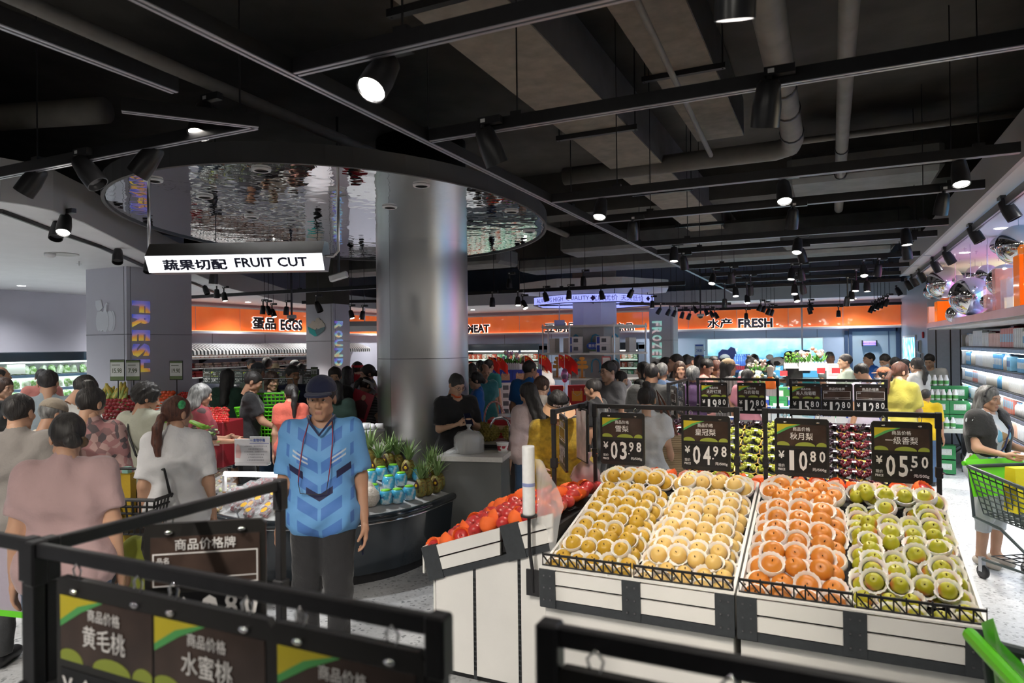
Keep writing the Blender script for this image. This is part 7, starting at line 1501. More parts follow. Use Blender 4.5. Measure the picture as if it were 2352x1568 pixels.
  if style in('bob','long'):
   z1=-.13 if style=='bob' else-.34
   dd=smin(dd,cone(P,(0,.06,.02),(0,.085,z1),.07,.075 if style=='bob' else .06),.04)
   for sx in(-1,1):dd=smin(dd,cone(P,(sx*.068,.02,.0),(sx*.080,.035,z1*.95),.026,.030),.03)
   dd=smax(dd,-ellip(P,(0,-.125,-.03),(.058,.085,.10)),.01);dd=smax(dd,-cone(P,(0,-.02,-.15),(0,-.02,-.5),.05,.07),.01)
  if style in('pony','ponylow'):
   zt_=.055 if style=='pony' else-.02
   dd=smin(dd,cone(P,(0,.10,zt_),(0,.135,zt_-.01),.026,.026),.012);pts_=[(0,.135,zt_),(0,.165,zt_-.08),(.01,.155,zt_-.18),(.0,.14,zt_-.30+grow)];rr=[.026,.036,.034,.012]
   for k in range(3):dd=smin(dd,cone(P,pts_[k],pts_[k+1],rr[k],rr[k+1]),.015)
  if style=='bun':dd=smin(dd,ellip(P,(.0,.125,-.02),(.045,.034,.042)),.012)
  if style=='topknot':dd=smin(dd,ellip(P,(.0,.075,.135),(.042,.042,.038)),.012)
  amp=.004 if style!='curly' else .009;fr=60 if style!='curly' else 110
  return dd+amp*np.sin(P[:,0]*fr+3*np.sin(P[:,2]*14))*np.sin(P[:,2]*fr*.35+P[:,1]*fr*.6)
 if style!='none':
  hv_,hf_=snet(hair_fn,(-.15,-.15,-.40 if style in('long',)else-.30),(.15,.24,.20),hr);child('hair',HT(hv_),hf_,[hairm[hcol]])
  # clothes
 def cloth_noise(P):return .0045*np.sin(P[:,0]*34+7*np.sin(P[:,2]*7+px))*np.sin(P[:,2]*19+P[:,1]*25+P[:,0]*9+py)+.0035*np.sin(P[:,2]*14-P[:,0]*30+5*np.sin(P[:,1]*20))
 sm_=shirt;sl_end=sleeve
 if sm_ is not None:
  off=.014
  sarm=[]
  for a in arms:
   q=[(a[0],a[1],.058*b+.012,.052*b+.012)]if sl_end<=1 else[(a[0],a[1],.058*b+.010,.050*b+.008),(a[1],a[2],.050*b+.006,.036*b+.004)];sarm.append(q)
  def shirt_fn(P):
   dd=chain(P,torso[:4]+(torso[5:]if fem else[]),.07)-off
   dd=smin(dd,cone(P,(0,ly+.025,1.37),(0,ly+.020,1.455),.074,.062),.055)
   dd=smin(dd,cone(P,(-.075*b,.008,.90),(.075*b,.008,.90),.118*b,.118*b)-.010,.05)
   if dress:dd=smin(dd,cone(P,(0,0.01,.95),(0,.01,hem),.15*b,dress),.06)
   for a,q in zip(arms,sarm):
    e=chain(P,q,.02)
    ax_=(a[1]-a[0])if sl_end<=1 else(a[2]-a[1]);org=a[0]if sl_end<=1 else a[1];ln_=np.linalg.norm(ax_);fr_=sl_end if sl_end<=1 else sl_end-1
    e=smax(e,((P-org)@(ax_/ln_))-fr_*ln_,.004)if sl_end<=1 else np.where((P-org)@(ax_/ln_)>fr_*ln_,np.maximum(e,((P-org)@(ax_/ln_))-fr_*ln_),e)
    dd=smin(dd,e,.035)
   dd=smax(dd,hem-P[:,2],.006)
   dd=smax(dd,-cone(P,(0,ly-.012,1.455),(0,ly-.05,1.56),neck*.78,neck*1.10),.008)
   return dd+cloth_noise(P)
  zl=min(hem-.03,1.0);lo2=lo.copy();hi2=hi.copy();lo2[2]=zl if sl_end<=1 else min(zl,min(a[2][2]for a in arms)-.08);hi2[2]=1.52
  if dress:lo2[:2]=np.minimum(lo2[:2],-dress-.05);hi2[:2]=np.maximum(hi2[:2],dress+.05)
  v_,f_=snet(shirt_fn,lo2,hi2,hc);child('dress' if dress else 'shirt',v_,f_,[sm_])
 if pants is not None and legs>0:
  pm_,cut=pants if isinstance(pants,tuple)else(pants,.07)
  def pants_fn(P):
   dd=cone(P,(-.078*b,.01,.92),(.078*b,.01,.92),.112*b,.112*b)-.006
   for l in legp:dd=smin(dd,chain(P,[(q[0],q[1],q[2]+.012,q[3]+.018)for q in l],.03),.03)
   dd=smax(dd,P[:,2]-1.02,.006);dd=smax(dd,cut-P[:,2],.004);return dd+cloth_noise(P)
  lo3=np.array((-.28*b,-.22-abs(stride),max(0,cut-.03)));hi3=np.array((.28*b,.24+abs(stride),1.06));v_,f_=snet(pants_fn,lo3,hi3,hb*.95);child('trousers',v_,f_,[pm_])
 for i,sx in enumerate((-1,1)):
  an=legp[i][1][1]
  def shoe_fn(P):dd=cone(P,(an[0],an[1]+.03,.045),(an[0],an[1]-.15,.035),.045,.040);return smax(smax(dd,-P[:,2],.004),P[:,2]-.095,.006)
  v_,f_=snet(shoe_fn,(an[0]-.07,an[1]-.22,-.01),(an[0]+.07,an[1]+.1,.11),.016 if lod<2 else .022);child('shoe',v_,f_,[shoes or black_metal])
  # head accessories
 for ex_ in extras:
  k=ex_[0]
  if k=='cap':
   def cap_fn(P):
    dd=ellip(P,(0,.014,.052),(.092,.110,.094));dd=smax(dd,.046-P[:,2]-.12*np.clip(P[:,1]*-1,-.1,.1)*0,.004);return smax(dd,-ellip(P,(0,.014,.03),(.086,.103,.085)),.003)
   v_,f_=snet(cap_fn,(-.12,-.22,0),(.12,.15,.17),.0085 if lod<2 else .013);child('cap',HT(v_),f_,[ex_[1]])
   def brim_fn(P):dd=ellip(P,(0,-.085,.040),(.080,.085,.40));sl__=P[:,2]-(.050+.20*(P[:,1]+.09)*.6-.9*P[:,0]**2*1.3);return np.maximum(np.maximum(dd,np.abs(sl__)-.006),P[:,1]+.06)
   v_,f_=snet(brim_fn,(-.11,-.20,-.0),(.11,-.04,.08),.007 if lod<2 else .010);child('brim',HT(v_),f_,[ex_[2]if len(ex_)>2 else ex_[1]])
  elif k=='visor':
   mb=MB().tube([(.098*math.cos(a),.012+.115*math.sin(a),.046)for a in[2*PI*i/28 for i in range(28)]],.004,5,closed=True);band=[];nn=28
   mb=MB();mb.add([(.096*math.cos(2*PI*i/nn),.012+.114*math.sin(2*PI*i/nn),z)for z in(.030,.070)for i in range(nn)],[(i,(i+1)%nn,nn+(i+1)%nn,nn+i)for i in range(nn)]);obj('visor_band',mesh_from('visor_band',[tuple(R@v*s)for v in HT(np.array(mb.v))],mb.f,ex_[2],None,True),root)
   V_=[]
   for j in range(7):
    for i in range(15):a=PI+PI*i/14;rr=.097+.085*(j/6)*(.35+.65*abs(math.sin(a)));V_.append((rr*math.cos(a)*1.05,.012+.114/.096*rr*math.sin(a),.034-.055*(j/6)))
   mb=MB().add(V_,[(j*15+i,j*15+i+1,(j+1)*15+i+1,(j+1)*15+i)for j in range(6)for i in range(14)]);obj('visor_brim',mesh_from('visor_brim',[tuple(R@v*s)for v in HT(np.array(mb.v))],mb.f,ex_[1],None,True),root)
   if len(ex_)>3:
    for aa in(-1.9,-1.05):
     tb_=MB();put_text(tb_,ex_[3],0,0,.075,.020,0,.01);pts_=[]
     for v in tb_.v:an_=aa+v[0]/.105;pts_.append((.0985*math.cos(an_),.012+.1165*math.sin(an_),.050+v[2]))
     obj('visor_lettering',mesh_from('visor_lettering',[tuple(R@v*s)for v in HT(np.array(pts_))],tb_.f,bd_white),root)
  elif k=='glasses':
   mb=MB()
   for sx in(-1,1):mb.tube([(sx*.033+.021*math.cos(a),-.107,.006+.016*math.sin(a))for a in[2*PI*i/14 for i in range(14)]],.0016,5,closed=True);mb.tube([(sx*.054,-.105,.010),(sx*.078,-.04,.012),(sx*.082,.012,.008)],.0015,5)
   mb.tube([(-.012,-.109,.010),(.012,-.109,.010)],.0015,5);obj('glasses',mesh_from('glasses',[tuple(R@v*s)for v in HT(np.array(mb.v))],mb.f,ex_[1]if len(ex_)>1 else black_metal,None,True),root)
  elif k=='mask':
   def mask_fn(P):return np.maximum(np.maximum(head_fn(P,fem)-.008,-(head_fn(P,fem)-.0005)),np.maximum(np.maximum(P[:,2]+ex_[2],-.115-P[:,2]),P[:,1]+.02))
   v_,f_=snet(mask_fn,(-.10,-.14,-.13),(.10,.02,.02),.006);child('face_mask',HT(v_),f_,[ex_[1]])
  elif k=='band':
   mb=MB().tube([(.090*math.cos(a),-.018,.030+.098*math.sin(a))for a in[PI*i/16 for i in range(17)]],.012,6);obj('headband',mesh_from('headband',[tuple(R@v*s)for v in HT(np.array(mb.v))],mb.f,ex_[1],None,True),root)
  elif k=='clip':mb=MB().at(ex_[2],(0,0,.3)).ball((0,0,0),ex_[3],10,6);obj('hair_clip',mesh_from('hair_clip',[tuple(R@v*s)for v in HT(np.array(mb.v))],mb.f,ex_[1],None,True),root)
  elif k=='strap':
   P_=[(W*.72*ex_[2],ly+.02,sh+.075),(W*.5*ex_[2],ly-.135*b,1.30),(0,ly*.5-.14*b,1.13),(-.13*b*ex_[2],-.10,.95),(-.15*b*ex_[2],.10,.95),(0,ly*.5+.135*b,1.13),(W*.5*ex_[2],ly+.12*b,1.32)]
   mb=MB().tube(P_,.009,6,closed=True);obj('strap',mesh_from('strap',[tuple(R@np.array(v)*s)for v in mb.v],mb.f,ex_[1],None,True),root)
  elif k=='raw':
   obj(ex_[1],mesh_from(ex_[1],[tuple(R@np.array(v)*s)for v in ex_[2].v],ex_[2].f,ex_[3],ex_[2].mi if isinstance(ex_[3],list)else None,True),root)
 root['wrist_r']=[float(v)for v in(R@arms[0][2]*s+np.array((x0,y0,0)))];root['wrist_l']=[float(v)for v in(R@arms[1][2]*s+np.array((x0,y0,0)))];root['heading']=hd
 return root
def cloth(name,c,**k):return mat('cloth_'+name,c,.85,nz=k.get('nz',.06),ns=k.get('ns',6),bump=.7,bs=11,sheen=.2)
def pattern(name,stops,sc=9,tex='voronoi',**k):return ramp_mat('cloth_'+name,tex,stops,.85,sc,constant=k.get('const',True),detail=3,stretch=k.get('stretch',(1,1,1)))
# ------ the shoppers
denim=cloth('denim',(.05,.10,.19),nz=.15);blackc=cloth('black',(.012,.012,.014));blackp=cloth('black_trousers',(.014,.014,.016));darkg=cloth('dark_grey',(.04,.042,.045));whitec_=cloth('white',(.66,.66,.67));navyc=cloth('navy',(.015,.022,.07));khaki=cloth('khaki',(.25,.2,.13));greyp=cloth('grey_trousers',(.12,.12,.13))
# jersey with chevrons
jm=bpy.data.materials.new('cloth_jersey');jm.use_nodes=True;MATS['jersey']=jm;nt=jm.node_tree;b=nt.nodes['Principled BSDF'];b.inputs['Roughness'].default_value=.7
def nmath(op,a,b_=None,c=None):
 n_=nt.nodes.new('ShaderNodeMath');n_.operation=op
 for i,v in enumerate((a,b_,c)):
  if v is None:continue
  if isinstance(v,(int,float)):n_.inputs[i].default_value=v
  else:nt.links.new(v,n_.inputs[i])
 return n_.outputs[0]
JH=math.atan2(-atd(740,866,4.05).x,atd(740,866,4.05).y)+math.radians(-8)
tc=nt.nodes.new('ShaderNodeTexCoord');mp=nt.nodes.new('ShaderNodeMapping');mp.vector_type='POINT';mp.inputs['Rotation'].default_value=(0,0,-JH);nt.links.new(tc.outputs['Object'],mp.inputs[0]);sp=nt.nodes.new('ShaderNodeSeparateXYZ');nt.links.new(mp.outputs[0],sp.inputs[0])
ax_=nmath('ABSOLUTE',sp.outputs['X']);v_=nmath('SUBTRACT',sp.outputs['Z'],nmath('MULTIPLY',ax_,.62))
fr_=nmath('FRACT',nmath('MULTIPLY',v_,7.6));band_=nmath('LESS_THAN',fr_,.52)
xm=nmath('LESS_THAN',nmath('ABSOLUTE',nmath('SUBTRACT',nmath('FRACT',nmath('MULTIPLY',ax_,6.2)),.42)),.36);inb=nmath('MULTIPLY',nmath('MULTIPLY',band_,xm),nmath('LESS_THAN',ax_,.19))
dk1=nmath('MULTIPLY',nmath('LESS_THAN',nmath('ABSOLUTE',nmath('SUBTRACT',v_,1.055)),.020),nmath('LESS_THAN',ax_,.075));dk2=nmath('MULTIPLY',nmath('LESS_THAN',nmath('ABSOLUTE',nmath('SUBTRACT',nmath('ADD',v_,0.0),1.125)),.022),nmath('MULTIPLY',nmath('GREATER_THAN',ax_,.095),nmath('LESS_THAN',ax_,.175)));dk=nmath('MULTIPLY',nmath('MAXIMUM',dk1,dk2),nmath('LESS_THAN',sp.outputs['Y'],.02))
ws=nmath('MULTIPLY',nmath('MULTIPLY',nmath('LESS_THAN',nmath('ABSOLUTE',nmath('SUBTRACT',nmath('ABSOLUTE',nmath('SUBTRACT',v_,1.225)),.013)),.0055),nmath('MULTIPLY',nmath('GREATER_THAN',ax_,.065),nmath('LESS_THAN',ax_,.15))),nmath('LESS_THAN',sp.outputs['Y'],.02))
def cmix(f,a,c):
 x=nt.nodes.new('ShaderNodeMix');x.data_type='RGBA';nt.links.new(f,x.inputs[0])
 if isinstance(a,tuple):x.inputs[6].default_value=a
 else:nt.links.new(a,x.inputs[6])
 x.inputs[7].default_value=c;return x.outputs[2]
c1=cmix(inb,(.115,.30,.58,1),(.06,.17,.46,1));c2=cmix(dk,c1,(.012,.014,.06,1));c3=cmix(ws,c2,(.42,.48,.55,1));nt.links.new(c3,b.inputs['Base Color'])
nn_=nt.nodes.new('ShaderNodeTexNoise');nn_.inputs['Scale'].default_value=9;nt.links.new(tc.outputs['Object'],nn_.inputs[0]);bp=nt.nodes.new('ShaderNodeBump');bp.inputs['Strength'].default_value=.4;bp.inputs['Distance'].default_value=.03;nt.links.new(nn_.outputs[0],bp.inputs['Height']);nt.links.new(bp.outputs[0],b.inputs['Normal'])
neckb=MB().tube([(-.075,-.015,1.475),(-.055,-.085,1.445),(0,-.118,1.375),(.055,-.085,1.445),(.075,-.015,1.475)],.008,6)
cordm=mat('red_cord',(.25,.02,.04),.6);cord=MB().tube([(-.062,-.03,1.46),(-.085,-.112,1.35),(-.105,-.128,1.20),(-.112,-.13,1.12)],.0032,5).tube([(.062,-.03,1.46),(.075,-.115,1.35),(.062,-.132,1.20),(.05,-.135,1.12)],.0032,5)
gls=MB().tube([(-.112,-.132,1.12),(-.10,-.14,1.06),(-.03,-.142,1.05),(.04,-.14,1.055),(.05,-.137,1.12)],.0025,5)
capn=cloth('cap_navy',(.008,.012,.045))
man=person('man in a blue chevron football jersey and navy cap walking towards the camera',738,864,4.05,None,-8,('short','black'),jm,.86,blackp,.76,'down',1,(-4,6),1.02,extras=(('cap',capn),('raw','collar_trim',neckb,navyc),('raw','neck_cord',cord,cordm),('raw','hanging_glasses',gls,black_metal)),neck=.082,stride=.06,curl=.55)
wl=man['wrist_l'];t=thing('phone','dark phone held by the man in the blue jersey','phone',(wl[0]-.012,wl[1]-.01,wl[2]-.115),JH+1.75);MB().box(-.038,.038,-.006,.006,-.07,.07,.004).build('body',mat('phone_dark',(.01,.012,.03),.2),t)
pinkc=cloth('dusty_pink',(.40,.27,.27));person('woman in a dusty pink shirt and blue jeans seen from behind',152,944,3.35,None,168,('bun','black'),pinkc,.72,denim,.80,'down',0,(25,5),1.10,1,extras=(('clip',mat('claw_clip',(.10,.06,.03),.3),(-.05,.115,-.03),(.03,.02,.03)),),neck=.085)
person('man in a grey long T-shirt seen from behind at the left edge',42,902,4.2,None,150,('short','black'),cloth('warm_grey',(.22,.20,.185)),.8,darkg,.70,'down',0,(0,5),1.12)
person('man in a beige cap behind the grey shirted man',118,916,4.9,None,120,('short','grey'),cloth('beige_shirt',(.42,.37,.30)),.8,darkg,.74,'down',1,(0,20),1.0,extras=(('cap',cloth('cap_beige',(.26,.22,.17))),))
person('tall man in a pale blue shirt at the vegetable stand',110,849,6.4,None,170,('short','black'),cloth('pale_blue',(.28,.34,.38)),.6,darkg,.72,'reach',0,(0,10),1.08)
person('young man in a pale grey striped-collar polo leaning to the corn',168,862,6.0,None,110,('short','black'),cloth('pale_grey',(.42,.42,.40)),.5,darkg,.72,'reach2',0,(0,35),1.05,lean=.08)
floral=pattern('floral_pink',[(.0,(.33,.16,.16)),(.35,(.22,.12,.12)),(.55,(.42,.27,.25)),(.8,(.10,.08,.085))],26);person('woman in a sheer pink floral blouse with black trousers',208,884,4.55,None,172,('topknot','black'),floral,1.6,blackp,.92,'down',0,(-30,20),.98,1,curl=.7)
t=thing('yellow_bag','folded yellow shopping bag held by the floral blouse woman','bag',tuple(atd(292,1150,4.4)),.3);MB().prismx([(-.02,-.28),(.02,-.28),(.03,.18),(-.03,.18)],-.035,.045).build('bag',mat('bag_mustard',(.42,.28,.02),.6,bump=.5,bs=10),t);MB().box(-.02,.02,-.02,.02,.18,.22).build('ticket',mat('ticket_teal',(.3,.55,.5),.5),t)
person('woman with short curly hair and a pale green blouse with a black strap',334,876,5.4,None,150,('curly','black'),cloth('sage',(.40,.41,.33)),1.0,blackp,.84,'reach2',1,(-45,15),1.04,1,extras=(('strap',black_metal,1),))
person('woman in a white T-shirt with a brown ponytail and green hair clip',406,905,4.4,None,172,('ponylow','auburn'),whitec_,.85,greyp,.76,'down',0,(-40,5),1.0,1,extras=(('clip',mat('green_clip',(.05,.35,.12),.4,nz=.5,ns=60),(-.075,.03,.07),(.02,.05,.035)),),neck=.08)
redpat=pattern('red_brown',[(.0,(.20,.03,.04)),(.4,(.14,.09,.05)),(.6,(.05,.03,.03)),(.8,(.28,.05,.06))],11);person('grey haired woman in a dark red patterned blouse',460,878,6.6,None,105,('bob','grey'),redpat,1.0,blackp,.8,'reach2',1,(0,15),1.0,1)
person('woman in a dark polo at the far left edge',8,864,7.3,None,40,('bob','brown'),cloth('dark_polo',(.035,.035,.035)),.6,denim,.82,'down',0,(0,5),1.0,1)
person('bald man at the left picture edge',-2,842,8.3,None,100,('bald','black'),darkg,.6,darkg,.75,'down',3)
person('man in a salmon shirt facing the vegetable fridge',96,844,9.2,None,175,('buzz','black'),cloth('salmon',(.45,.16,.13)),.6,darkg,.76,'reach',1)
blk_m=person('man in a black T-shirt weighing fruit in profile',566,852,7.6,None,85,('short','black'),blackc,.75,blackp,.72,'lean',1,(0,22),1.12,lean=.06)
person('woman with long black hair in a dark green dress',522,845,8.6,None,160,('long','black'),cloth('bottle_green',(.012,.05,.03)),.6,None,.45,'reach',0,(0,10),.95,1,dress=.2)
person('man in a mint shirt and grey cap seen from behind',593,833,8.9,None,165,('short','grey'),cloth('mint',(.36,.50,.42)),.6,khaki,.72,'reach',1,(-20,5),1.0,extras=(('cap',cloth('cap_slate',(.07,.08,.095))),))
lw=MB().box(-.05,.05,-.1605,-.155,1.205,1.235);person('woman with glasses and long curly hair in a black T-shirt facing the scale',624,850,8.0,None,25,('long','brown'),blackc,.7,denim,.78,'reach2',0,(0,5),.98,1,extras=(('glasses',),))
person('young man with flat cropped hair in a navy T-shirt',671,838,8.5,None,20,('short','black'),navyc,.7,greyp,.74,'reach',3,(10,5),1.05)
person('woman in an orange T-shirt with a long black ponytail seen from behind',668,879,7.4,None,165,('pony','black',-.12),cloth('coral',(.62,.12,.08)),.6,cloth('red_skirt',(.35,.04,.04)),.78,'down',2,(30,0),.95,1,extras=(('glasses',steel),))
person('woman in a black T-shirt with tied back hair facing the camera',769,840,8.3,None,-5,('bun','black'),blackc,.75,blackp,.76,'down',2,(0,8),1.0,1)
person('shopper in a dark green top hidden behind the jersey man',772,872,8.0,None,170,('bob','black'),cloth('forest',(.012,.035,.025)),.8,blackp,.76,'down',0,(0,10),1.15,1)
person('staff member in a red T-shirt and red visor',821,828,11.0,None,140,('ponylow','black'),cloth('staff_red',(.55,.02,.035)),.6,blackp,.76,'reach',2,(0,0),1,1,extras=(('visor',MATS['cloth_staff_red'],MATS['cloth_staff_red']),))
person('woman in a grey cardigan left of the steel column',797,839,9.6,None,175,('bob','black'),cloth('light_grey',(.4,.4,.42)),1.6,darkg,.76,'reach2',2,(0,10),.95,1)
person('woman with a low bun in a floral dress in profile',846,835,9.0,None,-75,('bun','black'),pattern('floral_white',[(.0,(.6,.58,.56)),(.5,(.5,.2,.2)),(.7,(.2,.25,.3)),(.85,(.6,.55,.3))],22),.6,None,.5,'reach',2,(0,10),.92,1,dress=.2)
person('woman in a black striped top and white visor with a red poster',838,864,8.6,None,130,('pony','black'),ramp_mat('cloth_bw_stripe','wave',[(.0,(.012,.012,.012)),(.78,(.5,.5,.5))],.8,16,constant=True,rot=(0,PI/2,0)),.7,blackp,.76,'reach',2,(0,30),1,1,extras=(('visor',whitec_,whitec_),))
t=thing('poster_card','red poster card of a dark suited figure tucked beside the column','poster',tuple(atd(826,935,8.3)),.35);MB().at((0,0,0),(0,.35,0)).box(-.13,.13,-.006,.006,-.26,.2).build('card',mat('poster_red',(.32,.01,.03),.4),t);MB().at((.01,0,0),(0,.35,0)).prismy([(-.09,-.12),(.09,-.12),(.08,.05),(.03,.09),(-.03,.09),(-.08,.05)],-.009,-.0062).build('figure_print',mat('poster_dark',(.06,.01,.015),.5),t);MB().at((.01,0,0),(0,.35,0)).prismy(ell(0,.125,.026,.036,14),-.009,-.0062).build('face_print',skins[2],t)
t=thing('sample_tray','pile of white bottles and cups on a grey cart by the column','tray',tuple(atd(838,985,7.6)));MB().box(-.16,.16,-.15,.15,-.03,0).build('tray',grey_panel,t);MB().box(-.16,.16,-.14,.14,-.9,-.03).build('cart_body',mat('cart_beige',(.35,.34,.31),.5),t)
for k in range(6):MB().at((-.1+.05*k,-.05+.05*(k%3),.035),(PI/2,0,k)).lathe([(.032,-.05),(.032,.03),(.012,.05)],10).build('bottle',white_paint,t,True)
ph=person('man in a black T-shirt with glasses looking at his phone beside the column',1046,857,7.1,None,20,('short','black'),blackc,.85,blackp,.72,'phone',2,(14,24),1.06,extras=(('glasses',),('mask',mat('mask_orange',(.75,.12,.03),.6),.088)),curl=.9,lean=.02)
a_,b_=np.array(ph['wrist_r']),np.array(ph['wrist_l']);c_=(a_+b_)/2;hd_=ph['heading'];t=thing('phone','dark phone held by the man beside the column','phone',(c_[0]+.08*math.sin(hd_),c_[1]-.08*math.cos(hd_),c_[2]+.05),hd_);MB().at((0,0,0),(-.7,0,0)).box(-.038,.038,-.005,.005,-.075,.075,.004).build('body',MATS['phone_dark'],t)
_=0
bluep=cloth('staff_blue',(.02,.15,.55));tealp=cloth('teal',(.03,.20,.22))
person('woman in a blue staff polo in profile by the milk stack',1094,852,9.0,None,-85,('bun','black'),bluep,.75,blackp,.78,'reach2',2,(0,5),.95,1,extras=(('glasses',),))
person('balding man in a teal polo behind the milk stack',1111,836,10.0,None,30,('bald','black'),tealp,.7,greyp,.74,'down',1,(0,20),1.05)
person('man in a bright blue polo seen from behind at the gift bags',1216,827,8.8,None,160,('short','black'),cloth('royal',(.01,.12,.38)),.75,blackp,.7,'reach',1,(-30,10),1.08)
person('woman in a pale pink cardigan with long straight black hair',1214,876,6.7,None,-150,('long','black'),cloth('blush',(.55,.43,.42)),1.85,denim,.84,'reach',2,(20,25),.95,1)
person('woman with pinned brown hair behind the pink cardigan',1243,861,7.2,None,150,('bun','brown'),cloth('cream',(.5,.46,.42)),.8,darkg,.78,'down',2,(-20,15),1,1)
visorm=mat('visor_peach',(.72,.42,.24),.5);vb=cloth('visor_black',(.01,.01,.01));yel=cloth('mustard_check',(.42,.27,.02),nz=.3,ns=30)
person('woman in a peach sun visor and mustard checked jacket choosing apples',1281,893,5.15,None,12,('long','black'),yel,1.8,blackp,.72,'reach2',0,(0,22),1.1,1,extras=(('visor',visorm,vb,'MEIFUTE'),))
t=thing('fruit_bag','knotted clear bag of red apples behind the yellow pears','plastic bag',tuple(atd(1347,1085,4.75)-Vector((0,0,.12))));MB().lathe([(.03,0),(.09,.02),(.11,.09),(.08,.16),(.02,.21),(.05,.26)],16,fn=lambda r,z,a,i:(r*(1+.08*math.sin(5*a+i)),z)).build('film',mat('pink_film',(.75,.5,.52),.2,alpha=.55,coat=.4),t,True)
for k in range(5):MB().ball((.05*math.cos(k*1.3),.05*math.sin(k*1.3),.06+.02*(k%2)),.038,10,7).build('apple',m_red,t,True)
person('man with cropped hair in a black shirt in profile behind the pears',1364,867,7.0,None,-110,('buzz','black'),blackc,.75,greyp,.72,'down',1,(0,12),1.08)
person('young man with glasses in a grey and black T-shirt looking left',1399,828,8.1,None,-55,('short','black'),cloth('slate',(.12,.12,.13)),.75,blackp,.72,'down',2,(0,5),1.1,extras=(('glasses',),))
person('masked woman behind the young man with glasses',1424,850,8.6,None,60,('bun','black'),cloth('off_white',(.55,.54,.54)),.75,blackp,.76,'down',2,(0,15),.95,1,extras=(('mask',mat('mask_grey',(.22,.23,.24),.7),.03),))
person('shopper with black hair seen over the young man shoulder',1409,826,9.0,None,170,('short','black'),cloth('pale_lilac',(.5,.48,.54)),.75,blackp,.74,'down',1,(0,0),1.0)
person('broad man in a dark grey T-shirt seen from behind',1496,832,7.4,None,178,('buzz','black'),cloth('charcoal',(.028,.028,.028)),.8,khaki,.7,'down',1,(0,8),1.12)
person('woman with a top bun in a loose white dress seen from behind',1485,884,5.55,None,175,('topknot','black'),cloth('white_dress',(.62,.64,.66)),.5,None,.40,'down',2,(0,20),.98,1,dress=.22)
t=thing('straw_bag','striped straw shoulder bag at the white dress','bag',tuple(atd(1545,1045,5.5)),.4);straw=ramp_mat('straw','wave',[(.0,(.28,.20,.11)),(.6,(.40,.30,.18))],.8,18,rot=(0,PI/2,0),bump=.5);MB().prismx([(-.06,-.2),(.06,-.2),(.045,.16),(-.045,.16)],-.09,.09).build('body',straw,t);MB().tube([(-.07,0,.15),(-.09,0,.4),(-.12,0,.52),(-.06,0,.42),(.04,0,.16)],.011,6).build('strap',mat('strap_brown',(.12,.05,.03),.6),t)
person('man in a blue T-shirt seen from behind left of the frozen pillar',1519,832,8.6,None,175,('short','grey'),cloth('dusty_blue',(.07,.12,.22)),.7,navyc,.7,'down',1,(0,5),1.05)
person('woman with black hair in a dark dress near the octagonal shelf',1478,829,9.6,None,-120,('bob','black'),pattern('dark_floral',[(.0,(.015,.015,.015)),(.8,(.12,.12,.1))],20),.6,None,.5,'down',2,(0,10),.95,1,dress=.2)
print('people part 1 done')
G4='shoppers in the far crowd'
rc=random.Random(44)
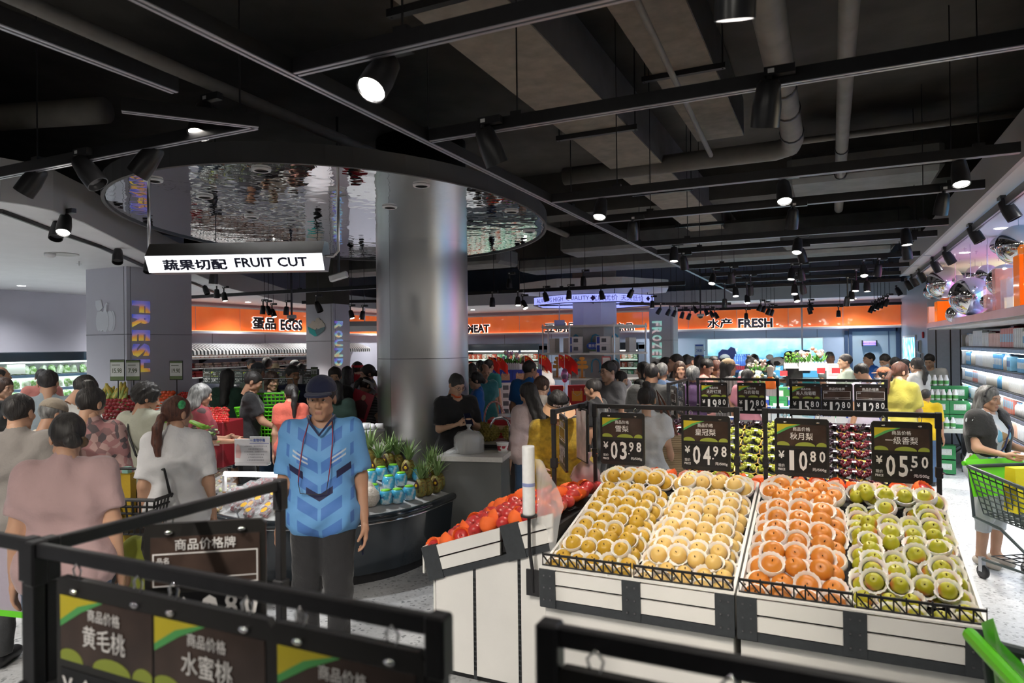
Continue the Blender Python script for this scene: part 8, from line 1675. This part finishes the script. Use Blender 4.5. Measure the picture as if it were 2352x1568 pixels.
far_people=[('man in a pale shirt in profile before the frozen pillar',1530,819,10.6,80,('short','black'),(.42,.43,.44),{}),('tall man in black in profile right of the frozen pillar',1553,812,10.2,-80,('short','black'),(.012,.012,.013),{}),('woman with a bob in a black printed T-shirt facing the camera',1561,827,9.2,10,('bob','brown'),(.012,.012,.014),dict(fem=1)),('man in a white T-shirt seen from behind before the seafood counter',1577,813,11.2,170,('short','black'),(.5,.54,.58),{}),('woman with dark hair and a strap before the seafood counter',1606,814,11.6,160,('bob','black'),(.35,.5,.55),dict(fem=1)),('woman facing the camera deep in the crowd',1589,817,13.3,5,('bun','black'),(.4,.45,.5),dict(fem=1)),('elderly shopper with curly grey hair in a purple top',1591,839,8.5,175,('curly','grey'),(.11,.06,.14),dict(fem=1)),('person in a pink shirt reading a leaflet',1621,823,10.0,75,('short','black'),(.52,.25,.22),dict(pose='phone',look=(0,25))),('woman in a leopard patterned top looking down',1643,826,10.2,60,('bob','auburn'),(.25,.18,.10),dict(fem=1,pose='reach2',look=(0,30))),('worker in a grey cap and white coat behind the leaflet reader',1665,814,12.8,70,('short','black'),(.55,.57,.6),dict(cap=(.1,.13,.15))),('shopper in orange behind the patterned top',1640,817,12.5,60,('short','black'),(.55,.22,.1),{}),('person in a black and white plaid shirt and tan cap',1672,822,9.4,110,('long','black'),'plaid',dict(fem=1,cap=(.35,.25,.15))),('woman with black hair tied low before the milk stack',1716,845,9.0,160,('bun','black'),(.40,.16,.2),dict(fem=1)),('woman with a tall bun bending over the displays',1724,818,11.8,150,('topknot','black'),(.35,.45,.5),dict(fem=1)),('shopper with dark bobbed hair by the drinks',1722,831,11.2,170,('bob','black'),(.3,.1,.12),dict(fem=1)),('man with dark hair bowed in front of the screen',1751,827,13.0,120,('short','black'),(.02,.08,.08),dict(look=(0,30))),('person in dark green bending at the fish counter',1768,827,13.2,100,('short','black'),(.02,.06,.05),dict(look=(0,40))),('two-toned silhouette left of the hanging terminal',1812,805,14.2,-90,('bob','black'),(.2,.4,.55),dict(fem=1)),('woman leaning behind the green plant',1822,811,13.6,-60,('long','black'),(.12,.12,.12),dict(fem=1)),('man silhouetted against the screen at left',1714,813,14.4,160,('short','black'),(.05,.15,.3),{}),('second man silhouetted against the screen',1732,812,14.8,120,('short','black'),(.3,.45,.5),{}),('grey haired staff man in a grey shirt behind the notice board',1905,807,13.2,40,('short','grey'),(.30,.36,.36),{}),('young man in a grey green T-shirt in profile',1942,812,11.0,-75,('short','black'),(.28,.33,.28),{}),('man in a lavender T-shirt bowing over the milk',1981,834,8.7,-120,('short','black'),(.46,.42,.52),dict(look=(0,30),build=1.1)),('woman in a terracotta cap and face mask',2030,841,9.3,-95,('bun','black'),(.5,.5,.54),dict(fem=1,cap=(.45,.18,.10),mask=(.6,.62,.64))),('man in a bright blue T-shirt by the glass door',1997,809,12.6,-60,('short','black'),(.02,.12,.5),{}),('masked man in a dark blue jacket by the glass door',2034,812,11.6,-40,('short','black'),(.02,.05,.14),dict(mask=(.6,.65,.68),look=(0,25))),('man in a beige shirt seen from behind by the poster',2056,817,10.8,170,('buzz','black'),(.38,.30,.22),{}),('dark haired shopper between beige shirt and yellow dress',2078,822,10.4,150,('bob','black'),(.03,.03,.035),dict(fem=1)),('woman in a white printed T-shirt with a black ponytail',2106,819,9.9,-130,('ponylow','black'),(.55,.55,.53),dict(fem=1,pose='face')),('heavyset man in a white T-shirt pushing a far cart',2135,812,11.4,-15,('short','black'),(.42,.43,.42),dict(build=1.2,pose='reach2',look=(0,20))),('dark haired man before the meat fridge',1084,832,12.0,170,('bob','black'),(.3,.03,.04),dict(fem=1)),('man in a grey shirt before the meat fridge',1103,826,12.6,160,('short','black'),(.3,.3,.31),{}),('shopper in teal behind the balding man',1122,824,11.6,150,('short','black'),(.03,.22,.22),{}),('man in a navy cap in the meat aisle',1133,822,13.7,120,('short','black'),(.2,.2,.2),dict(cap=(.02,.04,.1))),('shopper in a teal striped jacket by the flags',1142,826,12.3,175,('short','black'),(.03,.18,.18),{}),('staff woman in a black cap by the pompom flowers',1166,822,12.9,20,('bob','black'),(.03,.03,.03),dict(fem=1,cap=(.02,.02,.02))),('shopper in a cream sun hat at the meat fridge',1205,818,13.6,170,('short','brown'),(.45,.4,.35),dict(cap=(.5,.44,.35))),('shopper with dark hair left of the promotional table',1190,824,12.8,60,('bob','brown'),(.12,.1,.1),dict(fem=1)),('woman in a red edged cap beside the octagonal shelf',1252,822,12.6,60,('short','black'),(.5,.48,.48),dict(fem=1,cap=(.05,.04,.04))),('woman in a white cap before the frozen pillar',1508,823,10.7,150,('bob','black'),(.3,.3,.33),dict(fem=1,cap=(.5,.5,.5))),('man with cropped hair at the egg shelves facing the aisle',578,823,12.4,20,('buzz','black'),(.06,.06,.07),{}),('man with thick black hair at the egg shelves seen from behind',613,819,11.4,175,('short','black'),(.02,.02,.024),{}),('shopper in a tan sun hat at the egg shelves',632,835,12.8,170,('short','brown'),(.3,.26,.22),dict(cap=(.4,.32,.2))),('shopper in a dark grey cap beside the egg pillar',677,827,11.6,175,('short','grey'),(.06,.065,.07),dict(cap=(.06,.065,.07))),('bald shopper beside the egg pillar',691,834,11.2,170,('bald','black'),(.3,.12,.1),{}),('shopper bending behind the price rail',490,850,11.9,160,('short','black'),(.02,.025,.04),{}),]
plaid=pattern('plaid',[(.0,(.015,.015,.016)),(.6,(.06,.06,.065)),(.8,(.42,.42,.40))],3.2,'wave',stretch=(6,6,9))
for lb,x,y,d,fc,hr_,col,kw in far_people:
 kw=dict(kw);ex_=[]
 c=kw.pop('cap',None);m_=kw.pop('mask',None)
 if c:ex_.append(('cap',mat('cloth_cap_%d'%x,c,.85)))
 if m_:ex_.append(('mask',mat('mask_%d'%x,m_,.7),.028))
 pz=kw.pop('pose',rc.choice(['down','reach','reach2','left']))
 person(lb,x,y,d,None,fc,hr_,plaid if col=='plaid' else mat('cloth_far_%d'%x,col,.85,nz=.08,ns=8,bump=.3,bs=14),.65,rc.choice([blackp,denim,darkg,greyp]),.74,pz,rc.choice([0,1,2,0]),extras=tuple(ex_),group=G4,**kw)
mus=cloth('olive_yellow',(.40,.36,.06));person('woman in a short-sleeved olive yellow dress with a long brown ponytail',2066,829,7.9,None,155,('ponylow','auburn',-.05),mus,.8,None,.42,'phone',2,(-25,10),1.0,1,dress=.2)
person('boy in a bright yellow T-shirt and jeans seen from behind',2126,892,9.1,None,165,('short','black'),cloth('bright_yellow',(.72,.50,.01)),.9,denim,.72,'down',1,(0,0),1.12)
leafp=pattern('leaf_print',[(.0,(.55,.58,.60)),(.45,(.62,.62,.60)),(.62,(.15,.38,.5)),(.76,(.55,.60,.62)),(.88,(.35,.22,.10))],16,stretch=(1,1,.7))
cardi=MB()
lady=person('grey haired woman in a leaf print top and black shrug pushing a cart',2268,882,5.85,None,55,('bob','grey'),leafp,.2,(cloth('pale_trousers',(.50,.53,.54)),.32),.80,'reach2',0,(0,8),1.1,1,extras=(('band',mat('check_band',(.06,.06,.06),.7,nz=.8,ns=60)),('strap',navyc,1)),curl=.8,shoes=mat('shoe_beige',(.5,.45,.4),.6))
# her black shrug: sleeves and back panel
W_=.165*.90*1.1;sl_=lady['heading'];Rr=rotz(sl_);s_=None
def shrug():
 H_=(Vector(atd(2268,882,5.85))).z;s=H_/1.70;b=1.1;shl=[np.array((-.165*.9*1.1,.01,1.385)),np.array((.165*.9*1.1,.01,1.385))]
 def fn(P):
  dd=chain(P,[((-W_*.82,.014,1.38),(W_*.82,.014,1.38),.060,.060),((-.088,0,1.25),(.088,0,1.25),.1155,.1155),((-.0715,0,1.10),(.0715,0,1.10),.10,.10)],.07)-.034
  for i in(0,1):
   e=shl[i]+np.array(POSES['reach2'][i][0]);q=cone(P,shl[i],e,.078,.070);ax_=e-shl[i];ln_=np.linalg.norm(ax_);q=smax(q,((P-shl[i])@(ax_/ln_))-.62*ln_,.004);dd=smin(dd,q,.03)
  dd=smax(dd,1.00-P[:,2],.006);dd=smax(dd,-ellip(P,(0,-.20,1.22),(.075,.20,.34)),.01);return smax(dd,-cone(P,(0,.0,1.44),(0,-.04,1.58),.085,.12),.006)
 v,f=snet(fn,(-.33,-.32,.96),(.33,.22,1.5),.014);obj('shrug',np_mesh('shrug',v@Rr.T*s,f,[cloth('shrug_black',(.012,.012,.012))]),lady)
shrug()
# child in lime top low between the frames
person('child with dark hair in a lime top low behind the price frames',352,1165,3.7,None,160,('ponylow','black'),cloth('lime',(.28,.32,.04)),.8,darkg,.6,'down',0,(0,10),1.1,1)
t=thing('celery_bunch','leafy celery bunch under the white shirted woman arm','celery',tuple(atd(452,985,4.9)),.3);cel=mat('celery_green',(.22,.42,.05),.5,nz=.3,ns=20)
for k in range(5):MB().tube([(-.25,0,.05+.01*k),(-.05,.01*k,.05),(.06,.02*k,.0)],[.008,.009,.006],6).build('stalk',cel,t,True)
lv=MB();r_=random.Random(2)
for k in range(90):c=Vector((.03+r_.uniform(-.03,.09),r_.uniform(-.06,.06),r_.uniform(-.11,.03)));a=r_.uniform(0,6.28);u=Vector((math.cos(a),math.sin(a),r_.uniform(-.6,.4)))*.03;w_=Vector((-math.sin(a),math.cos(a),.3))*.013;lv.add([c,c+u*.5-w_,c+u,c+u*.5+w_],[(0,1,2,3)])
q=lv.build('leaves',cel,t);q['kind']='stuff'
t=thing('tote_bag','lilac and green tote bag hanging at the left edge','bag',tuple(atd(40,1330,3.6)),.2);MB().prismx([(-.04,-.16),(.04,-.16),(.03,.18),(-.03,.18)],-.08,.08).build('body',mat('tote_lilac',(.36,.32,.38),.7,bump=.3,bs=8),t);MB().box(-.085,.085,-.045,.045,-.18,-.15).build('green_base',grn,t);MB().tube([(-.05,0,.18),(-.03,0,.3),(.03,0,.3),(.05,0,.18)],.008,6).build('handle',khaki,t)
# ------ spell out positions in the labels
import re
ONES='zeroth first second third fourth fifth sixth seventh eighth ninth tenth eleventh twelfth thirteenth fourteenth fifteenth sixteenth seventeenth eighteenth nineteenth'.split()
TENS={2:'twent',3:'thirt',4:'fort',5:'fift',6:'sixt',7:'sevent',8:'eight',9:'ninet'}
def ordw(n):return ONES[n]if n<20 else(TENS[n//10]+('ieth' if n%10==0 else 'y-'+ONES[n%10])if n<100 else str(n)+'th')
for o in SC.objects:
 if 'label' in o.keys():
  l=re.sub(r'\b(row|place|level|column|shelf) (\d+)',lambda m:ordw(int(m[2]))+' '+m[1],o['label']);l=re.sub(r'\bnumber (\d+)',lambda m:ordw(int(m[1])),l);o['label']=l
